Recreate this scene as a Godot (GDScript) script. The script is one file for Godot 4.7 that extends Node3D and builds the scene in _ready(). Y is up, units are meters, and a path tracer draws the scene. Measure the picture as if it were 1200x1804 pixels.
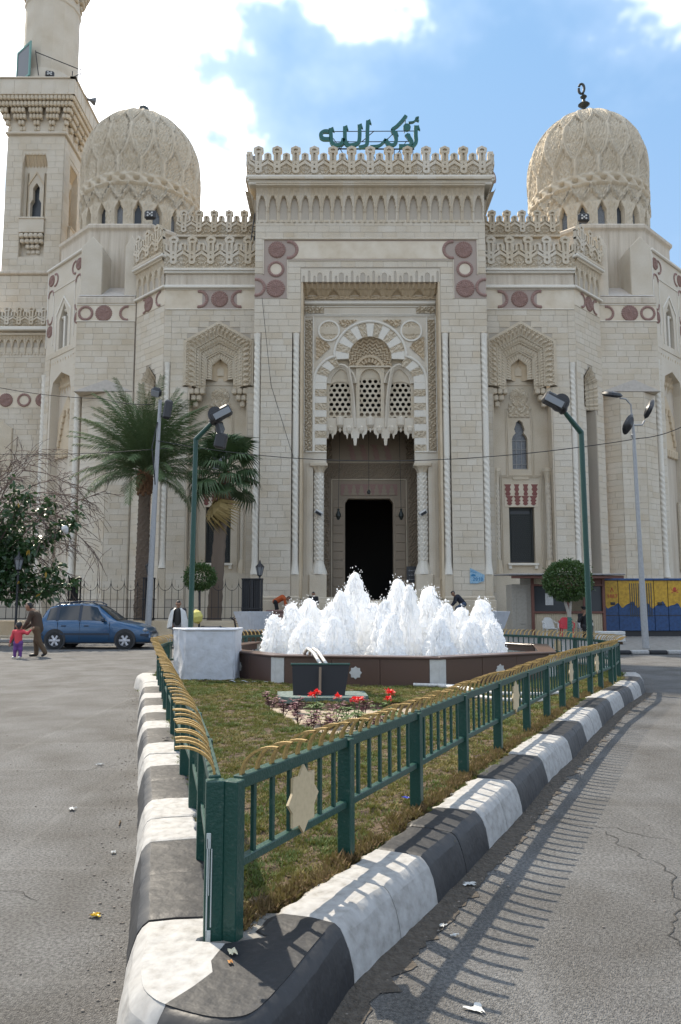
extends Node3D

# ---------------------------------------------------------------- mesh builder
class Mb:
	var v := PackedVector3Array()
	var n := PackedVector3Array()
	var t := Transform3D()

	func tri(a: Vector3, b: Vector3, c: Vector3) -> void:
		var A := t * a
		var B := t * b
		var C := t * c
		var k := (B - A).cross(C - A).normalized()
		v.append(A); v.append(C); v.append(B)
		n.append(k); n.append(k); n.append(k)

	func quad(a: Vector3, b: Vector3, c: Vector3, d: Vector3) -> void:
		tri(a, b, c)
		tri(a, c, d)

	func stri(a: Vector3, b: Vector3, c: Vector3, na: Vector3, nb: Vector3, nc: Vector3) -> void:
		v.append(t * a); v.append(t * c); v.append(t * b)
		n.append((t.basis * na).normalized()); n.append((t.basis * nc).normalized()); n.append((t.basis * nb).normalized())

	func box(c: Vector3, s: Vector3) -> void:
		cbox(c, s, 0.0)

	# a box whose edges are chamfered by b
	func cbox(c: Vector3, s: Vector3, b: float) -> void:
		var h := s * 0.5
		b = minf(b, minf(h.x, minf(h.y, h.z)) * 0.9)
		for ax in 3:
			var i := (ax + 1) % 3
			var j := (ax + 2) % 3
			for sg in [-1.0, 1.0]:
				var p := []
				for k in [[-1, -1], [1, -1], [1, 1], [-1, 1]]:
					var q := Vector3()
					q[ax] = sg * h[ax]
					q[i] = k[0] * (h[i] - b)
					q[j] = k[1] * (h[j] - b)
					p.append(c + q)
				if sg > 0:
					quad(p[0], p[1], p[2], p[3])
				else:
					quad(p[3], p[2], p[1], p[0])
		if b <= 0.0:
			return
		for ax in 3:
			var i := (ax + 1) % 3
			var j := (ax + 2) % 3
			for si in [-1.0, 1.0]:
				for sj in [-1.0, 1.0]:
					var p := []
					for e in [[-1.0, 0], [1.0, 0], [1.0, 1], [-1.0, 1]]:
						var q := Vector3()
						q[ax] = e[0] * (h[ax] - b)
						q[i] = si * (h[i] - (b if e[1] == 1 else 0.0))
						q[j] = sj * (h[j] - (0.0 if e[1] == 1 else b))
						p.append(c + q)
					if si * sj < 0:
						quad(p[0], p[1], p[2], p[3])
					else:
						quad(p[3], p[2], p[1], p[0])
		for sx in [-1.0, 1.0]:
			for sy in [-1.0, 1.0]:
				for sz in [-1.0, 1.0]:
					var a := c + Vector3(sx * h.x, sy * (h.y - b), sz * (h.z - b))
					var d := c + Vector3(sx * (h.x - b), sy * h.y, sz * (h.z - b))
					var e := c + Vector3(sx * (h.x - b), sy * (h.y - b), sz * h.z)
					if sx * sy * sz > 0:
						tri(a, d, e)
					else:
						tri(a, e, d)

	# a box between two corners
	func bb(a: Vector3, b: Vector3, bev := 0.0) -> void:
		cbox((a + b) * 0.5, (b - a).abs(), bev)

	# a round bar along a path, radius per point
	func tube(p: Array, r: Array, sides := 8, cap := true) -> void:
		var rings := []
		var up := Vector3.UP
		for i in p.size():
			var d: Vector3 = (p[mini(i + 1, p.size() - 1)] - p[maxi(i - 1, 0)]).normalized()
			if absf(d.dot(up)) > 0.95:
				up = Vector3.RIGHT if absf(d.x) < 0.9 else Vector3.BACK
			var x := up.cross(d).normalized()
			var y := d.cross(x).normalized()
			up = y
			var ring := []
			for k in sides:
				var a := TAU * k / sides
				ring.append(x * cos(a) + y * sin(a))
			rings.append(ring)
		for i in p.size() - 1:
			var ra: float = r[mini(i, r.size() - 1)]
			var rb: float = r[mini(i + 1, r.size() - 1)]
			for k in sides:
				var l := (k + 1) % sides
				var na: Vector3 = rings[i][k]
				var nb: Vector3 = rings[i][l]
				var nc: Vector3 = rings[i + 1][l]
				var nd: Vector3 = rings[i + 1][k]
				var A: Vector3 = p[i] + na * ra
				var B: Vector3 = p[i] + nb * ra
				var C: Vector3 = p[i + 1] + nc * rb
				var D: Vector3 = p[i + 1] + nd * rb
				stri(A, B, C, na, nb, nc)
				stri(A, C, D, na, nc, nd)
		if cap:
			var e := p.size() - 1
			for k in sides:
				var l := (k + 1) % sides
				tri(p[0], p[0] + rings[0][l] * r[0], p[0] + rings[0][k] * r[0])
				tri(p[e], p[e] + rings[e][k] * r[-1], p[e] + rings[e][l] * r[-1])

	# a bar of rectangular section between two points
	func bar(a: Vector3, b: Vector3, w: float, h: float, up := Vector3.UP) -> void:
		var d := (b - a).normalized()
		var x := d.cross(up).normalized()
		var y := x.cross(d).normalized()
		var keep := t
		t = t * Transform3D(Basis(x, y, -d), (a + b) * 0.5)
		box(Vector3.ZERO, Vector3(w, h, (b - a).length()))
		t = keep

	# a profile of Vector2(radius, height) turned round the y axis
	func lathe(prof: Array, seg := 16, smooth := true, a0 := 0.0, a1 := TAU) -> void:
		for i in prof.size() - 1:
			var p: Vector2 = prof[i]
			var q: Vector2 = prof[i + 1]
			var e := (q - p).normalized()
			var nn := Vector2(e.y, -e.x)
			for k in seg:
				var b0 := a0 + (a1 - a0) * k / seg
				var b1 := a0 + (a1 - a0) * (k + 1) / seg
				var A := Vector3(p.x * cos(b0), p.y, -p.x * sin(b0))
				var B := Vector3(p.x * cos(b1), p.y, -p.x * sin(b1))
				var C := Vector3(q.x * cos(b1), q.y, -q.x * sin(b1))
				var D := Vector3(q.x * cos(b0), q.y, -q.x * sin(b0))
				if smooth:
					var n0 := Vector3(nn.x * cos(b0), nn.y, -nn.x * sin(b0))
					var n1 := Vector3(nn.x * cos(b1), nn.y, -nn.x * sin(b1))
					if p.x > 0.0001: stri(A, B, C, n0, n1, n1)
					if q.x > 0.0001: stri(A, C, D, n0, n1, n0)
				else:
					if p.x > 0.0001: tri(A, B, C)
					if q.x > 0.0001: tri(A, C, D)

	# a polygon in the xy plane, from z0 (back) to z1 (front), with an optional chamfer at the front
	func prism(poly: PackedVector2Array, z0: float, z1: float, bev := 0.0, back := false) -> void:
		var p := poly
		if Geometry2D.is_polygon_clockwise(p):
			p = p.duplicate()
			p.reverse()
		var top := p
		var zb := z1
		if bev > 0.0:
			var inner := Geometry2D.offset_polygon(p, -bev, Geometry2D.JOIN_MITER)
			if inner.size() == 1 and inner[0].size() == p.size():
				var q: PackedVector2Array = inner[0]
				if Geometry2D.is_polygon_clockwise(q):
					q.reverse()
				# line the inset up with the outline
				var best := 0
				var bd := 1e9
				for s in q.size():
					var d := 0.0
					for i in q.size():
						d += q[(i + s) % q.size()].distance_squared_to(p[i])
					if d < bd:
						bd = d
						best = s
				top = PackedVector2Array()
				for i in q.size():
					top.append(q[(i + best) % q.size()])
				zb = z1 - bev
		var idx := Geometry2D.triangulate_polygon(top)
		for i in range(0, idx.size(), 3):
			var a := top[idx[i]]
			var b := top[idx[i + 1]]
			var c := top[idx[i + 2]]
			if (b - a).cross(c - a) < 0:
				var x := b
				b = c
				c = x
			tri(Vector3(a.x, a.y, z1), Vector3(b.x, b.y, z1), Vector3(c.x, c.y, z1))
			if back:
				tri(Vector3(a.x, a.y, z0), Vector3(c.x, c.y, z0), Vector3(b.x, b.y, z0))
		for i in p.size():
			var j := (i + 1) % p.size()
			quad(Vector3(p[i].x, p[i].y, z0), Vector3(p[j].x, p[j].y, z0), Vector3(p[j].x, p[j].y, zb), Vector3(p[i].x, p[i].y, zb))
			if zb < z1:
				quad(Vector3(p[i].x, p[i].y, zb), Vector3(p[j].x, p[j].y, zb), Vector3(top[j].x, top[j].y, z1), Vector3(top[i].x, top[i].y, z1))

	# a sheet of nx by ny quads through f(u, v), u and v from 0 to 1 (u to the right, v up, seen from the front)
	func sheet(nx: int, ny: int, f: Callable, smooth := true) -> void:
		var p := PackedVector3Array()
		p.resize((nx + 1) * (ny + 1))
		for j in ny + 1:
			for i in nx + 1:
				p[j * (nx + 1) + i] = f.call(float(i) / nx, float(j) / ny)
		grid(p, nx, ny, smooth)

	func grid(p: PackedVector3Array, nx: int, ny: int, smooth := true) -> void:
		var w := nx + 1
		if smooth:
			var m := PackedVector3Array()
			m.resize(p.size())
			for j in ny + 1:
				for i in w:
					var dx := p[j * w + mini(i + 1, nx)] - p[j * w + maxi(i - 1, 0)]
					var dy := p[mini(j + 1, ny) * w + i] - p[maxi(j - 1, 0) * w + i]
					m[j * w + i] = dx.cross(dy).normalized()
			for j in ny:
				for i in nx:
					var a := j * w + i
					stri(p[a], p[a + 1], p[a + w + 1], m[a], m[a + 1], m[a + w + 1])
					stri(p[a], p[a + w + 1], p[a + w], m[a], m[a + w + 1], m[a + w])
		else:
			for j in ny:
				for i in nx:
					var a := j * w + i
					quad(p[a], p[a + 1], p[a + w + 1], p[a + w])

	func add(mesh: Mesh, at: Transform3D) -> void:
		for s in mesh.get_surface_count():
			var a := mesh.surface_get_arrays(s)
			var vv: PackedVector3Array = a[Mesh.ARRAY_VERTEX]
			var nn: PackedVector3Array = a[Mesh.ARRAY_NORMAL]
			var x := t * at
			v.append_array(x * vv)
			for k in nn:
				n.append((x.basis * k).normalized())

	func mesh() -> ArrayMesh:
		var m := ArrayMesh.new()
		if v.is_empty():
			return m
		var a := []
		a.resize(Mesh.ARRAY_MAX)
		a[Mesh.ARRAY_VERTEX] = v
		a[Mesh.ARRAY_NORMAL] = n
		m.add_surface_from_arrays(Mesh.PRIMITIVE_TRIANGLES, a)
		return m

# ---------------------------------------------------------------- nodes
var rng := RandomNumberGenerator.new()
var M := {}
var taken := {}

func numbered(called: String) -> String:
	var k: int = taken.get(called, 0)
	taken[called] = k + 1
	return called if k == 0 else "%s_%03d" % [called, k]

func tag(o: Node3D, label: String, category := "", group := "", kind := "") -> Node3D:
	if label: o.set_meta("label", label)
	if category: o.set_meta("category", category)
	if group: o.set_meta("group", group)
	if kind: o.set_meta("kind", kind)
	return o

func thing(called: String, label: String, category: String, at := Vector3.ZERO, turn := 0.0, group := "") -> Node3D:
	var o := Node3D.new()
	o.name = numbered(called)
	add_child(o)
	o.position = at
	o.rotation.y = turn
	return tag(o, label, category, group)

func obj(called: String, m: Mesh, mat: Material, parent: Node3D = null, x := Transform3D()) -> MeshInstance3D:
	var o := MeshInstance3D.new()
	o.mesh = m
	o.material_override = mat
	o.transform = x
	if parent == null:
		o.name = numbered(called)
		add_child(o)
	else:
		o.name = called
		parent.add_child(o, true)
	return o

func put(called: String, b: Mb, mat: Material, parent: Node3D = null, x := Transform3D()) -> MeshInstance3D:
	return obj(called, b.mesh(), mat, parent, x)

func stuff(o: Node3D) -> Node3D:
	o.set_meta("kind", "stuff")
	return o

func struct(called: String, b: Mb, mat: Material) -> MeshInstance3D:
	var o := put(called, b, mat)
	o.set_meta("kind", "structure")
	return o

func part(called: String, parent: Node3D, x := Transform3D()) -> Node3D:
	var o := Node3D.new()
	o.name = called
	o.transform = x
	parent.add_child(o, true)
	return o

func many(called: String, m: Mesh, mat: Material, xs: Array, parent: Node3D = null) -> MultiMeshInstance3D:
	var mm := MultiMesh.new()
	mm.transform_format = MultiMesh.TRANSFORM_3D
	mm.mesh = m
	mm.instance_count = xs.size()
	for i in xs.size():
		mm.set_instance_transform(i, xs[i])
	var o := MultiMeshInstance3D.new()
	o.multimesh = mm
	o.material_override = mat
	o.name = called if parent else numbered(called)
	if parent: parent.add_child(o, true)
	else: add_child(o)
	o.set_meta("kind", "stuff")
	return o

func at(p: Vector3, turn := 0.0, s := Vector3.ONE) -> Transform3D:
	return Transform3D(Basis(Vector3.UP, turn).scaled_local(s), p)

func pv(a: Array) -> PackedVector2Array:
	var p := PackedVector2Array()
	for i in range(0, a.size(), 2):
		p.append(Vector2(a[i], a[i + 1]))
	return p

func arc(c: Vector2, r: float, a0: float, a1: float, k: int) -> PackedVector2Array:
	var p := PackedVector2Array()
	for i in k + 1:
		var a := deg_to_rad(lerpf(a0, a1, float(i) / k))
		p.append(c + Vector2(cos(a), sin(a)) * r)
	return p

func ring(c: Vector2, r0: float, r1: float, a0: float, a1: float, k: int) -> PackedVector2Array:
	var p := arc(c, r1, a0, a1, k)
	var q := arc(c, r0, a0, a1, k)
	q.reverse()
	p.append_array(q)
	return p

# ---------------------------------------------------------------- materials
func ntex(sd: int, freq: float, oct: int, ca: Color, cb: Color, size := 512, gamma := 1.0, sy := 1.0, linear := false) -> ImageTexture:
	var f := FastNoiseLite.new()
	f.seed = sd
	f.noise_type = FastNoiseLite.TYPE_SIMPLEX_SMOOTH
	f.frequency = freq
	f.fractal_octaves = oct
	f.fractal_gain = 0.55
	var h := int(size * sy)
	var im := f.get_seamless_image(size, h)
	im.convert(Image.FORMAT_L8)
	var d := im.get_data()
	var lut := []
	for i in 256:
		var c := ca.lerp(cb, pow(i / 255.0, gamma))
		if not linear: c = c.linear_to_srgb()
		lut.append([int(clampf(c.r, 0, 1) * 255), int(clampf(c.g, 0, 1) * 255), int(clampf(c.b, 0, 1) * 255)])
	var o := PackedByteArray()
	o.resize(size * h * 3)
	for i in size * h:
		var l: Array = lut[d[i]]
		o[i * 3] = l[0]
		o[i * 3 + 1] = l[1]
		o[i * 3 + 2] = l[2]
	var im2 := Image.create_from_data(size, h, false, Image.FORMAT_RGB8, o)
	if sy != 1.0:
		im2.resize(size, size)
	return ImageTexture.create_from_image(im2)

func mat(key: String, r: float, g: float, b: float, rough := 0.85, tex: Texture2D = null, scale := 1.0, bump: Texture2D = null, bump_cm := 0.0) -> StandardMaterial3D:
	var m := StandardMaterial3D.new()
	m.resource_name = key
	m.albedo_color = Color(r, g, b).linear_to_srgb()
	m.roughness = rough
	if tex or bump:
		m.uv1_triplanar = true
		m.uv1_world_triplanar = true
		m.uv1_scale = Vector3.ONE * scale
		m.uv1_triplanar_sharpness = 4.0
	if tex: m.albedo_texture = tex
	if bump:
		m.heightmap_enabled = true
		m.heightmap_texture = bump
		m.heightmap_scale = bump_cm
	M[key] = m
	return m

func G(v: float) -> Color:
	return Color(v, v, v)

func detail(m: StandardMaterial3D, tex: Texture2D, scale: Vector3) -> void:
	m.detail_enabled = true
	m.detail_albedo = tex
	m.detail_blend_mode = BaseMaterial3D.BLEND_MODE_MUL
	m.detail_uv_layer = BaseMaterial3D.DETAIL_UV_2
	m.uv2_triplanar = true
	m.uv2_world_triplanar = true
	m.uv2_scale = scale
	m.uv2_triplanar_sharpness = 4.0

var T := {}

func make_materials() -> void:
	T.grain = ntex(11, 0.05, 5, G(0.8), G(1.0), 512)
	T.mild = ntex(18, 0.02, 6, Color(0.74, 0.72, 0.69), G(1.0), 512, 0.5)
	T.soft = ntex(12, 0.012, 5, Color(0.80, 0.75, 0.67), G(1.0), 512, 0.7)
	T.streak = ntex(13, 0.016, 4, Color(0.5, 0.43, 0.36), G(1.0), 512, 0.45)
	T.bump = ntex(14, 0.08, 5, G(0.0), G(1.0), 512, 1.0, 1.0, true)
	T.coarse = ntex(15, 0.02, 6, G(0.0), G(1.0), 512, 1.0, 1.0, true)
	T.dirt = ntex(16, 0.02, 6, Color(0.42, 0.36, 0.3), G(1.0), 512, 0.6)
	T.rust = ntex(17, 0.03, 5, Color(0.35, 0.22, 0.12), G(1.0), 512, 0.35)
	# limestone in a few tones, laid block by block
	var tones := [[0.69, 0.615, 0.50], [0.675, 0.595, 0.475], [0.70, 0.63, 0.52], [0.655, 0.57, 0.445], [0.685, 0.615, 0.505]]
	for i in tones.size():
		var m := mat("limestone_%d" % i, tones[i][0], tones[i][1], tones[i][2], 0.88, T.grain, 0.5, T.bump, 1.2)
		detail(m, T.soft, Vector3(0.06, 0.06, 0.06))
	var m2 := mat("stained_stone", 0.68, 0.60, 0.485, 0.9, T.grain, 0.5, T.bump, 1.0)
	detail(m2, T.streak, Vector3(0.35, 0.02, 0.35))
	detail(mat("carved", 0.68, 0.59, 0.455, 0.9, T.grain, 0.6, T.bump, 2.0), T.soft, Vector3(0.09, 0.09, 0.09))
	detail(mat("carved_warm", 0.68, 0.56, 0.40, 0.9, T.grain, 0.6, T.bump, 2.0), T.soft, Vector3(0.12, 0.12, 0.12))
	detail(mat("cream", 0.72, 0.645, 0.53, 0.85, T.soft, 0.15, T.bump, 0.4), T.soft, Vector3(0.05, 0.05, 0.05))
	mat("pale_marble", 0.72, 0.665, 0.565, 0.6, T.grain, 0.4)
	mat("joint", 0.47, 0.41, 0.33, 0.95, T.grain, 0.5)
	mat("taupe", 0.43, 0.345, 0.29, 0.9, T.grain, 0.7, T.bump, 1.0)
	mat("porphyry", 0.33, 0.205, 0.17, 0.8, T.grain, 0.9, T.bump, 1.5)
	mat("red_inlay", 0.22, 0.075, 0.06, 0.7, T.grain, 0.9)
	mat("slate_cap", 0.52, 0.475, 0.42, 0.9, T.mild, 0.3, T.bump, 1.0)
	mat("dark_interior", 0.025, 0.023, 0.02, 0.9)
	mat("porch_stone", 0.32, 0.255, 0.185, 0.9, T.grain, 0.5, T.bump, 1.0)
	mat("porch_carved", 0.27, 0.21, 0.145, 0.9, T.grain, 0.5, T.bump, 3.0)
	mat("window_dark", 0.03, 0.034, 0.038, 0.35)
	mat("glass_panel", 0.16, 0.17, 0.18, 0.2, T.dirt, 0.7)
	mat("grille", 0.028, 0.032, 0.028, 0.55, T.rust, 2.0)
	mat("mullion", 0.3, 0.29, 0.27, 0.6)
	mat("bronze", 0.02, 0.026, 0.022, 0.5, T.grain, 2.0)
	# painted metal and others
	mat("green_paint", 1, 1, 1, 0.4, ntex(19, 0.035, 6, Color(0.0045, 0.047, 0.035), Color(0.13, 0.16, 0.13), 512, 9.0), 1.2, T.bump, 0.15)
	mat("green_sign", 0.012, 0.10, 0.085, 0.5)
	mat("gold_paint", 1, 1, 1, 0.55, ntex(20, 0.03, 6, Color(0.40, 0.255, 0.075), Color(0.07, 0.035, 0.015), 512, 2.6), 4.0, T.bump, 0.2)
	mat("cream_paint", 0.55, 0.44, 0.27, 0.6, T.mild, 2.5)
	mat("black_iron", 0.012, 0.012, 0.014, 0.5)
	mat("black_plastic", 0.02, 0.02, 0.022, 0.45)
	mat("galvanised", 0.34, 0.345, 0.35, 0.5, T.mild, 0.8)
	M.galvanised.metallic = 0.3
	mat("lamp_glass", 0.2, 0.21, 0.22, 0.15)
	mat("cable", 0.02, 0.02, 0.02, 0.6)
	# streets
	T.asph = ntex(21, 0.008, 7, Color(0.5, 0.46, 0.41), Color(1.1, 1.1, 1.1), 1024, 0.9)
	T.asph_f = ntex(22, 0.055, 6, G(0.22), Color(1.3, 1.3, 1.3), 1024, 1.0)
	T.asph_b = ntex(23, 0.14, 4, G(0.0), G(1.0), 1024, 1.0, 1.0, true)
	var a := mat("asphalt", 0.165, 0.164, 0.161, 0.9, T.asph_f, 0.7, T.asph_b, 1.3)
	detail(a, T.asph, Vector3(0.11, 0.11, 0.11))
	mat("pavement", 0.25, 0.24, 0.22, 0.9, T.dirt, 0.35, T.bump, 0.4)
	mat("soil", 0.10, 0.068, 0.04, 1.0, T.dirt, 0.8, T.coarse, 5.0)
	mat("sand", 0.40, 0.34, 0.265, 1.0, T.dirt, 1.2, T.coarse, 2.0)
	T.chipw = ntex(24, 0.02, 6, Color(0.30, 0.27, 0.22), G(1.0), 1024, 0.42)
	mat("kerb_white", 0.385, 0.38, 0.37, 0.75, T.chipw, 0.55, T.coarse, 0.7)
	T.chipb = ntex(25, 0.03, 6, Color(0.2, 0.21, 0.235), G(1.0), 1024, 6.0)
	mat("kerb_black", 0.045, 0.047, 0.053, 0.55, T.chipb, 0.8, T.coarse, 0.35)
	mat("brown_granite", 0.105, 0.062, 0.047, 0.3, T.grain, 1.6)
	mat("white_marble", 0.55, 0.55, 0.53, 0.4, T.mild, 0.6)
	mat("white_sheet", 0.52, 0.54, 0.58, 0.6, T.mild, 0.45, T.coarse, 0.8)

# ---------------------------------------------------------------- sky, sun, camera
const SUN := Vector3(-0.417, 0.707, -0.571)

func sky_image() -> ImageTexture:
	var w := 2048
	var h := 1024
	var f := FastNoiseLite.new()
	f.seed = 5
	f.noise_type = FastNoiseLite.TYPE_SIMPLEX_SMOOTH
	f.frequency = 1.0
	f.fractal_octaves = 6
	f.fractal_gain = 0.6
	f.fractal_lacunarity = 2.1
	var f2 := FastNoiseLite.new()
	f2.seed = 9
	f2.noise_type = FastNoiseLite.TYPE_SIMPLEX_SMOOTH
	f2.frequency = 0.55
	f2.fractal_octaves = 2
	var d := PackedFloat32Array()
	d.resize(w * h * 3)
	# where cloud banks stand: azimuth, height, width, depth (degrees), strength
	var banks := [[-22.0, 32.0, 22.0, 24.0, 0.17], [3.5, 38.0, 6.5, 4.2, 0.42], [-12.0, 22.0, 10.0, 8.0, 0.2], [18.0, 40.0, 4.0, 2.0, 0.3], [15.0, 26.0, 14.0, 10.0, -0.55], [1.0, 28.0, 6.0, 4.0, -0.22], [-12.0, 36.0, 4.5, 3.0, -0.42], [-22.5, 36.0, 4.0, 2.6, -0.4], [-3.2, 36.5, 3.0, 2.4, -0.3], [-9.5, 31.0, 5.0, 2.0, -0.3], [-16.0, 31.6, 4.0, 2.0, -0.3], [-2.0, 33.5, 3.0, 1.2, -0.3], [10.0, 36.0, 8.0, 4.0, -0.35]]
	for j in h:
		var el := PI * (0.5 - (j + 0.5) / h)
		var y := sin(el)
		var ce := cos(el)
		var eld := rad_to_deg(el)
		for i in w:
			var k := (j * w + i) * 3
			if j > h / 2:
				d[k] = 0.3; d[k + 1] = 0.29; d[k + 2] = 0.27
				continue
			var az := TAU * (i + 0.5) / w
			var x := sin(az) * ce
			var z := -cos(az) * ce
			var to_sun := x * SUN.x + y * SUN.y + z * SUN.z
			var t := pow(clampf(1.0 - y, 0, 1), 2.2)
			var glow := pow(maxf(to_sun, 0.0), 5.0)
			var r := lerpf(0.085, 0.27, t) + 0.07 * glow
			var g := lerpf(0.18, 0.34, t) + 0.08 * glow
			var b := lerpf(0.33, 0.42, t) + 0.06 * glow
			# clouds on a layer far above
			var q := 1.0 / (y + 0.22)
			var px := x * q * 2.3
			var pz := z * q * 2.3
			var n := f.get_noise_3d(px, y * 1.2, pz)
			var big := f2.get_noise_3d(px, 3.0, pz)
			var azd := rad_to_deg(az)
			var c := n * 0.95 + big * 0.28
			for bk in banks:
				var ax: float = (wrapf(azd - bk[0], -180, 180)) / bk[2]
				var ay: float = (eld - bk[1]) / bk[3]
				var e := ax * ax + ay * ay
				if e < 6.0:
					c += bk[4] * exp(-e)
			var cov := smoothstep(-0.12, 0.42, c)
			cov *= smoothstep(-0.02, 0.12, y)
			var thick := smoothstep(0.1, 0.7, c)
			cov = maxf(cov, 0.10 * smoothstep(-0.5, 0.5, c + 0.5 * big)) * 0.97
			var lum := 0.96 + 0.9 * pow(maxf(to_sun, 0.0), 9.0) - 0.22 * thick + 0.25 * n
			r = lerpf(r, lum * 1.0, cov)
			g = lerpf(g, lum * 1.0, cov)
			b = lerpf(b, lum * 1.01, cov)
			d[k] = r; d[k + 1] = g; d[k + 2] = b
	var im := Image.create_from_data(w, h, false, Image.FORMAT_RGBF, d.to_byte_array())
	return ImageTexture.create_from_image(im)

func make_view() -> void:
	var cam := Camera3D.new()
	cam.name = "camera"
	cam.position = Vector3(0, 1.55, 0)
	cam.rotation.x = atan(164.0 / 1400.0)
	cam.fov = rad_to_deg(2.0 * atan(902.0 / 1400.0))
	cam.far = 2000.0
	cam.current = true
	add_child(cam)
	var e := Environment.new()
	e.background_mode = Environment.BG_SKY
	var sk := Sky.new()
	var pm := PanoramaSkyMaterial.new()
	pm.panorama = sky_image()
	pm.energy_multiplier = 1.0
	sk.sky_material = pm
	e.sky = sk
	e.tonemap_mode = Environment.TONE_MAPPER_LINEAR
	e.tonemap_exposure = 2.6
	e.sdfgi_enabled = true
	e.ssao_enabled = true
	e.ssil_enabled = true
	var we := WorldEnvironment.new()
	we.name = "environment"
	we.environment = e
	add_child(we)
	var sun := DirectionalLight3D.new()
	sun.name = "sun"
	sun.light_energy = 0.95
	sun.light_angular_distance = 0.5
	sun.light_color = Color(1.0, 0.95, 0.87)
	sun.shadow_enabled = true
	add_child(sun)
	sun.look_at_from_position(SUN * 100.0, Vector3.ZERO)

# ---------------------------------------------------------------- stonework
func ara(x: float, y: float) -> float:      # scrolling interlace, 0 (ground) to 1 (ribbon), one repeat per unit
	var a := absf(sin(PI * (x * 2.0 + 0.42 * sin(TAU * y))))
	var b := absf(sin(PI * (y * 2.0 + 0.42 * sin(TAU * x + 1.0))))
	var c := absf(sin(PI * (x + y + 0.2 * sin(TAU * (x - y)))))
	return smoothstep(0.3, 0.55, minf(maxf(a, 0.25), minf(b, c + 0.25)) + 0.06)

func carved(w: float, h: float, unit: float, depth: float, cell := 0.06) -> ArrayMesh:   # a carved slab w by h, from its lower left corner
	var b := Mb.new()
	b.sheet(maxi(2, int(w / cell)), maxi(2, int(h / cell)), func(u: float, v: float): return Vector3(u * w, v * h, 1.8 * depth * ara(u * w / unit, v * h / unit)), false)
	return b.mesh()

var block_mesh := []
var blocks_left := 285

func ashlar(parent: Node3D, u0: float, u1: float, y0: float, y1: float, z: float, blocked = null, single := true, ch := 0.375) -> void:
	if block_mesh.is_empty():
		for w in [0.62, 0.85, 1.05]:
			var b := Mb.new()
			b.cbox(Vector3.ZERO, Vector3(w, 0.361, 0.05), 0.006)
			block_mesh.append([w, b.mesh()])
	var rest := [Mb.new(), Mb.new(), Mb.new(), Mb.new(), Mb.new()]
	var rows := maxi(1, int(round((y1 - y0) / ch)))
	var rh := (y1 - y0) / rows
	for r in rows:
		var ya := y0 + r * rh
		var spans := [[u0, u1]]
		if blocked != null:
			for cut in blocked.call(ya, ya + rh):
				var next := []
				for s in spans:
					if cut[1] <= s[0] or cut[0] >= s[1]: next.append(s)
					else:
						if cut[0] > s[0]: next.append([s[0], cut[0]])
						if cut[1] < s[1]: next.append([cut[1], s[1]])
				spans = next
		for s in spans:
			var x: float = s[0]
			var first := r % 2 == 1
			while x < s[1] - 0.02:
				var k := rng.randi() % 3
				var w: float = block_mesh[k][0]
				if first: w *= 0.55
				first = false
				if s[1] - x - w < 0.3: w = s[1] - x
				var tone := [0, 0, 1, 2, 3, 4, 4][rng.randi() % 7] as int
				var c := Vector3(x + w / 2, ya + rh / 2, z - 0.022 + rng.randf_range(-0.003, 0.003))
				if single and blocks_left > 0 and w > 0.25:
					blocks_left -= 1
					obj("stone_block", block_mesh[k][1], M["limestone_%d" % tone], parent, Transform3D(Basis.from_scale(Vector3((w - 0.014) / block_mesh[k][0], (rh - 0.014) / 0.361, 1)), c))
				elif w > 0.03:
					var h := Vector3(w - 0.014, rh - 0.014, 0.05) / 2
					var m: Mb = rest[tone]
					m.quad(c + Vector3(-h.x, -h.y, h.z), c + Vector3(h.x, -h.y, h.z), c + Vector3(h.x, h.y, h.z), c + Vector3(-h.x, h.y, h.z))
					m.quad(c + Vector3(-h.x, h.y, h.z), c + Vector3(h.x, h.y, h.z), c + Vector3(h.x, h.y, -h.z), c + Vector3(-h.x, h.y, -h.z))
					m.quad(c + Vector3(-h.x, -h.y, -h.z), c + Vector3(h.x, -h.y, -h.z), c + Vector3(h.x, -h.y, h.z), c + Vector3(-h.x, -h.y, h.z))
					m.quad(c + Vector3(h.x, -h.y, h.z), c + Vector3(h.x, -h.y, -h.z), c + Vector3(h.x, h.y, -h.z), c + Vector3(h.x, h.y, h.z))
					m.quad(c + Vector3(-h.x, -h.y, -h.z), c + Vector3(-h.x, -h.y, h.z), c + Vector3(-h.x, h.y, h.z), c + Vector3(-h.x, h.y, -h.z))
				x += w
	for k in 5:
		if rest[k].v.size():
			stuff(put("stone_blocks", rest[k], M["limestone_%d" % k], parent))

# a wall strip from x0 to x1, y0 to y1, with an opening symmetric about cx whose right half runs from its foot to its apex
func holed(b: Mb, x0: float, x1: float, y0: float, y1: float, cx: float, half: PackedVector2Array, z0: float, z1: float) -> void:
	var e := half.size() - 1
	for s in [-1.0, 1.0]:
		var p := PackedVector2Array()
		var edge := x0 if s < 0 else x1
		p.append(Vector2(edge, y0))
		if half[0].y <= y0 + 0.001:
			p.append(Vector2(cx + s * half[0].x, y0))
			for i in range(1, e + 1): p.append(Vector2(cx + s * half[i].x, half[i].y))
		else:
			p.append(Vector2(cx, y0))
			p.append(Vector2(cx, half[0].y))
			for i in e + 1: p.append(Vector2(cx + s * half[i].x, half[i].y))
		if half[e].x > 0.001: p.append(Vector2(cx, half[e].y))
		p.append(Vector2(cx, y1))
		p.append(Vector2(edge, y1))
		b.prism(p, z0, z1)

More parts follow.
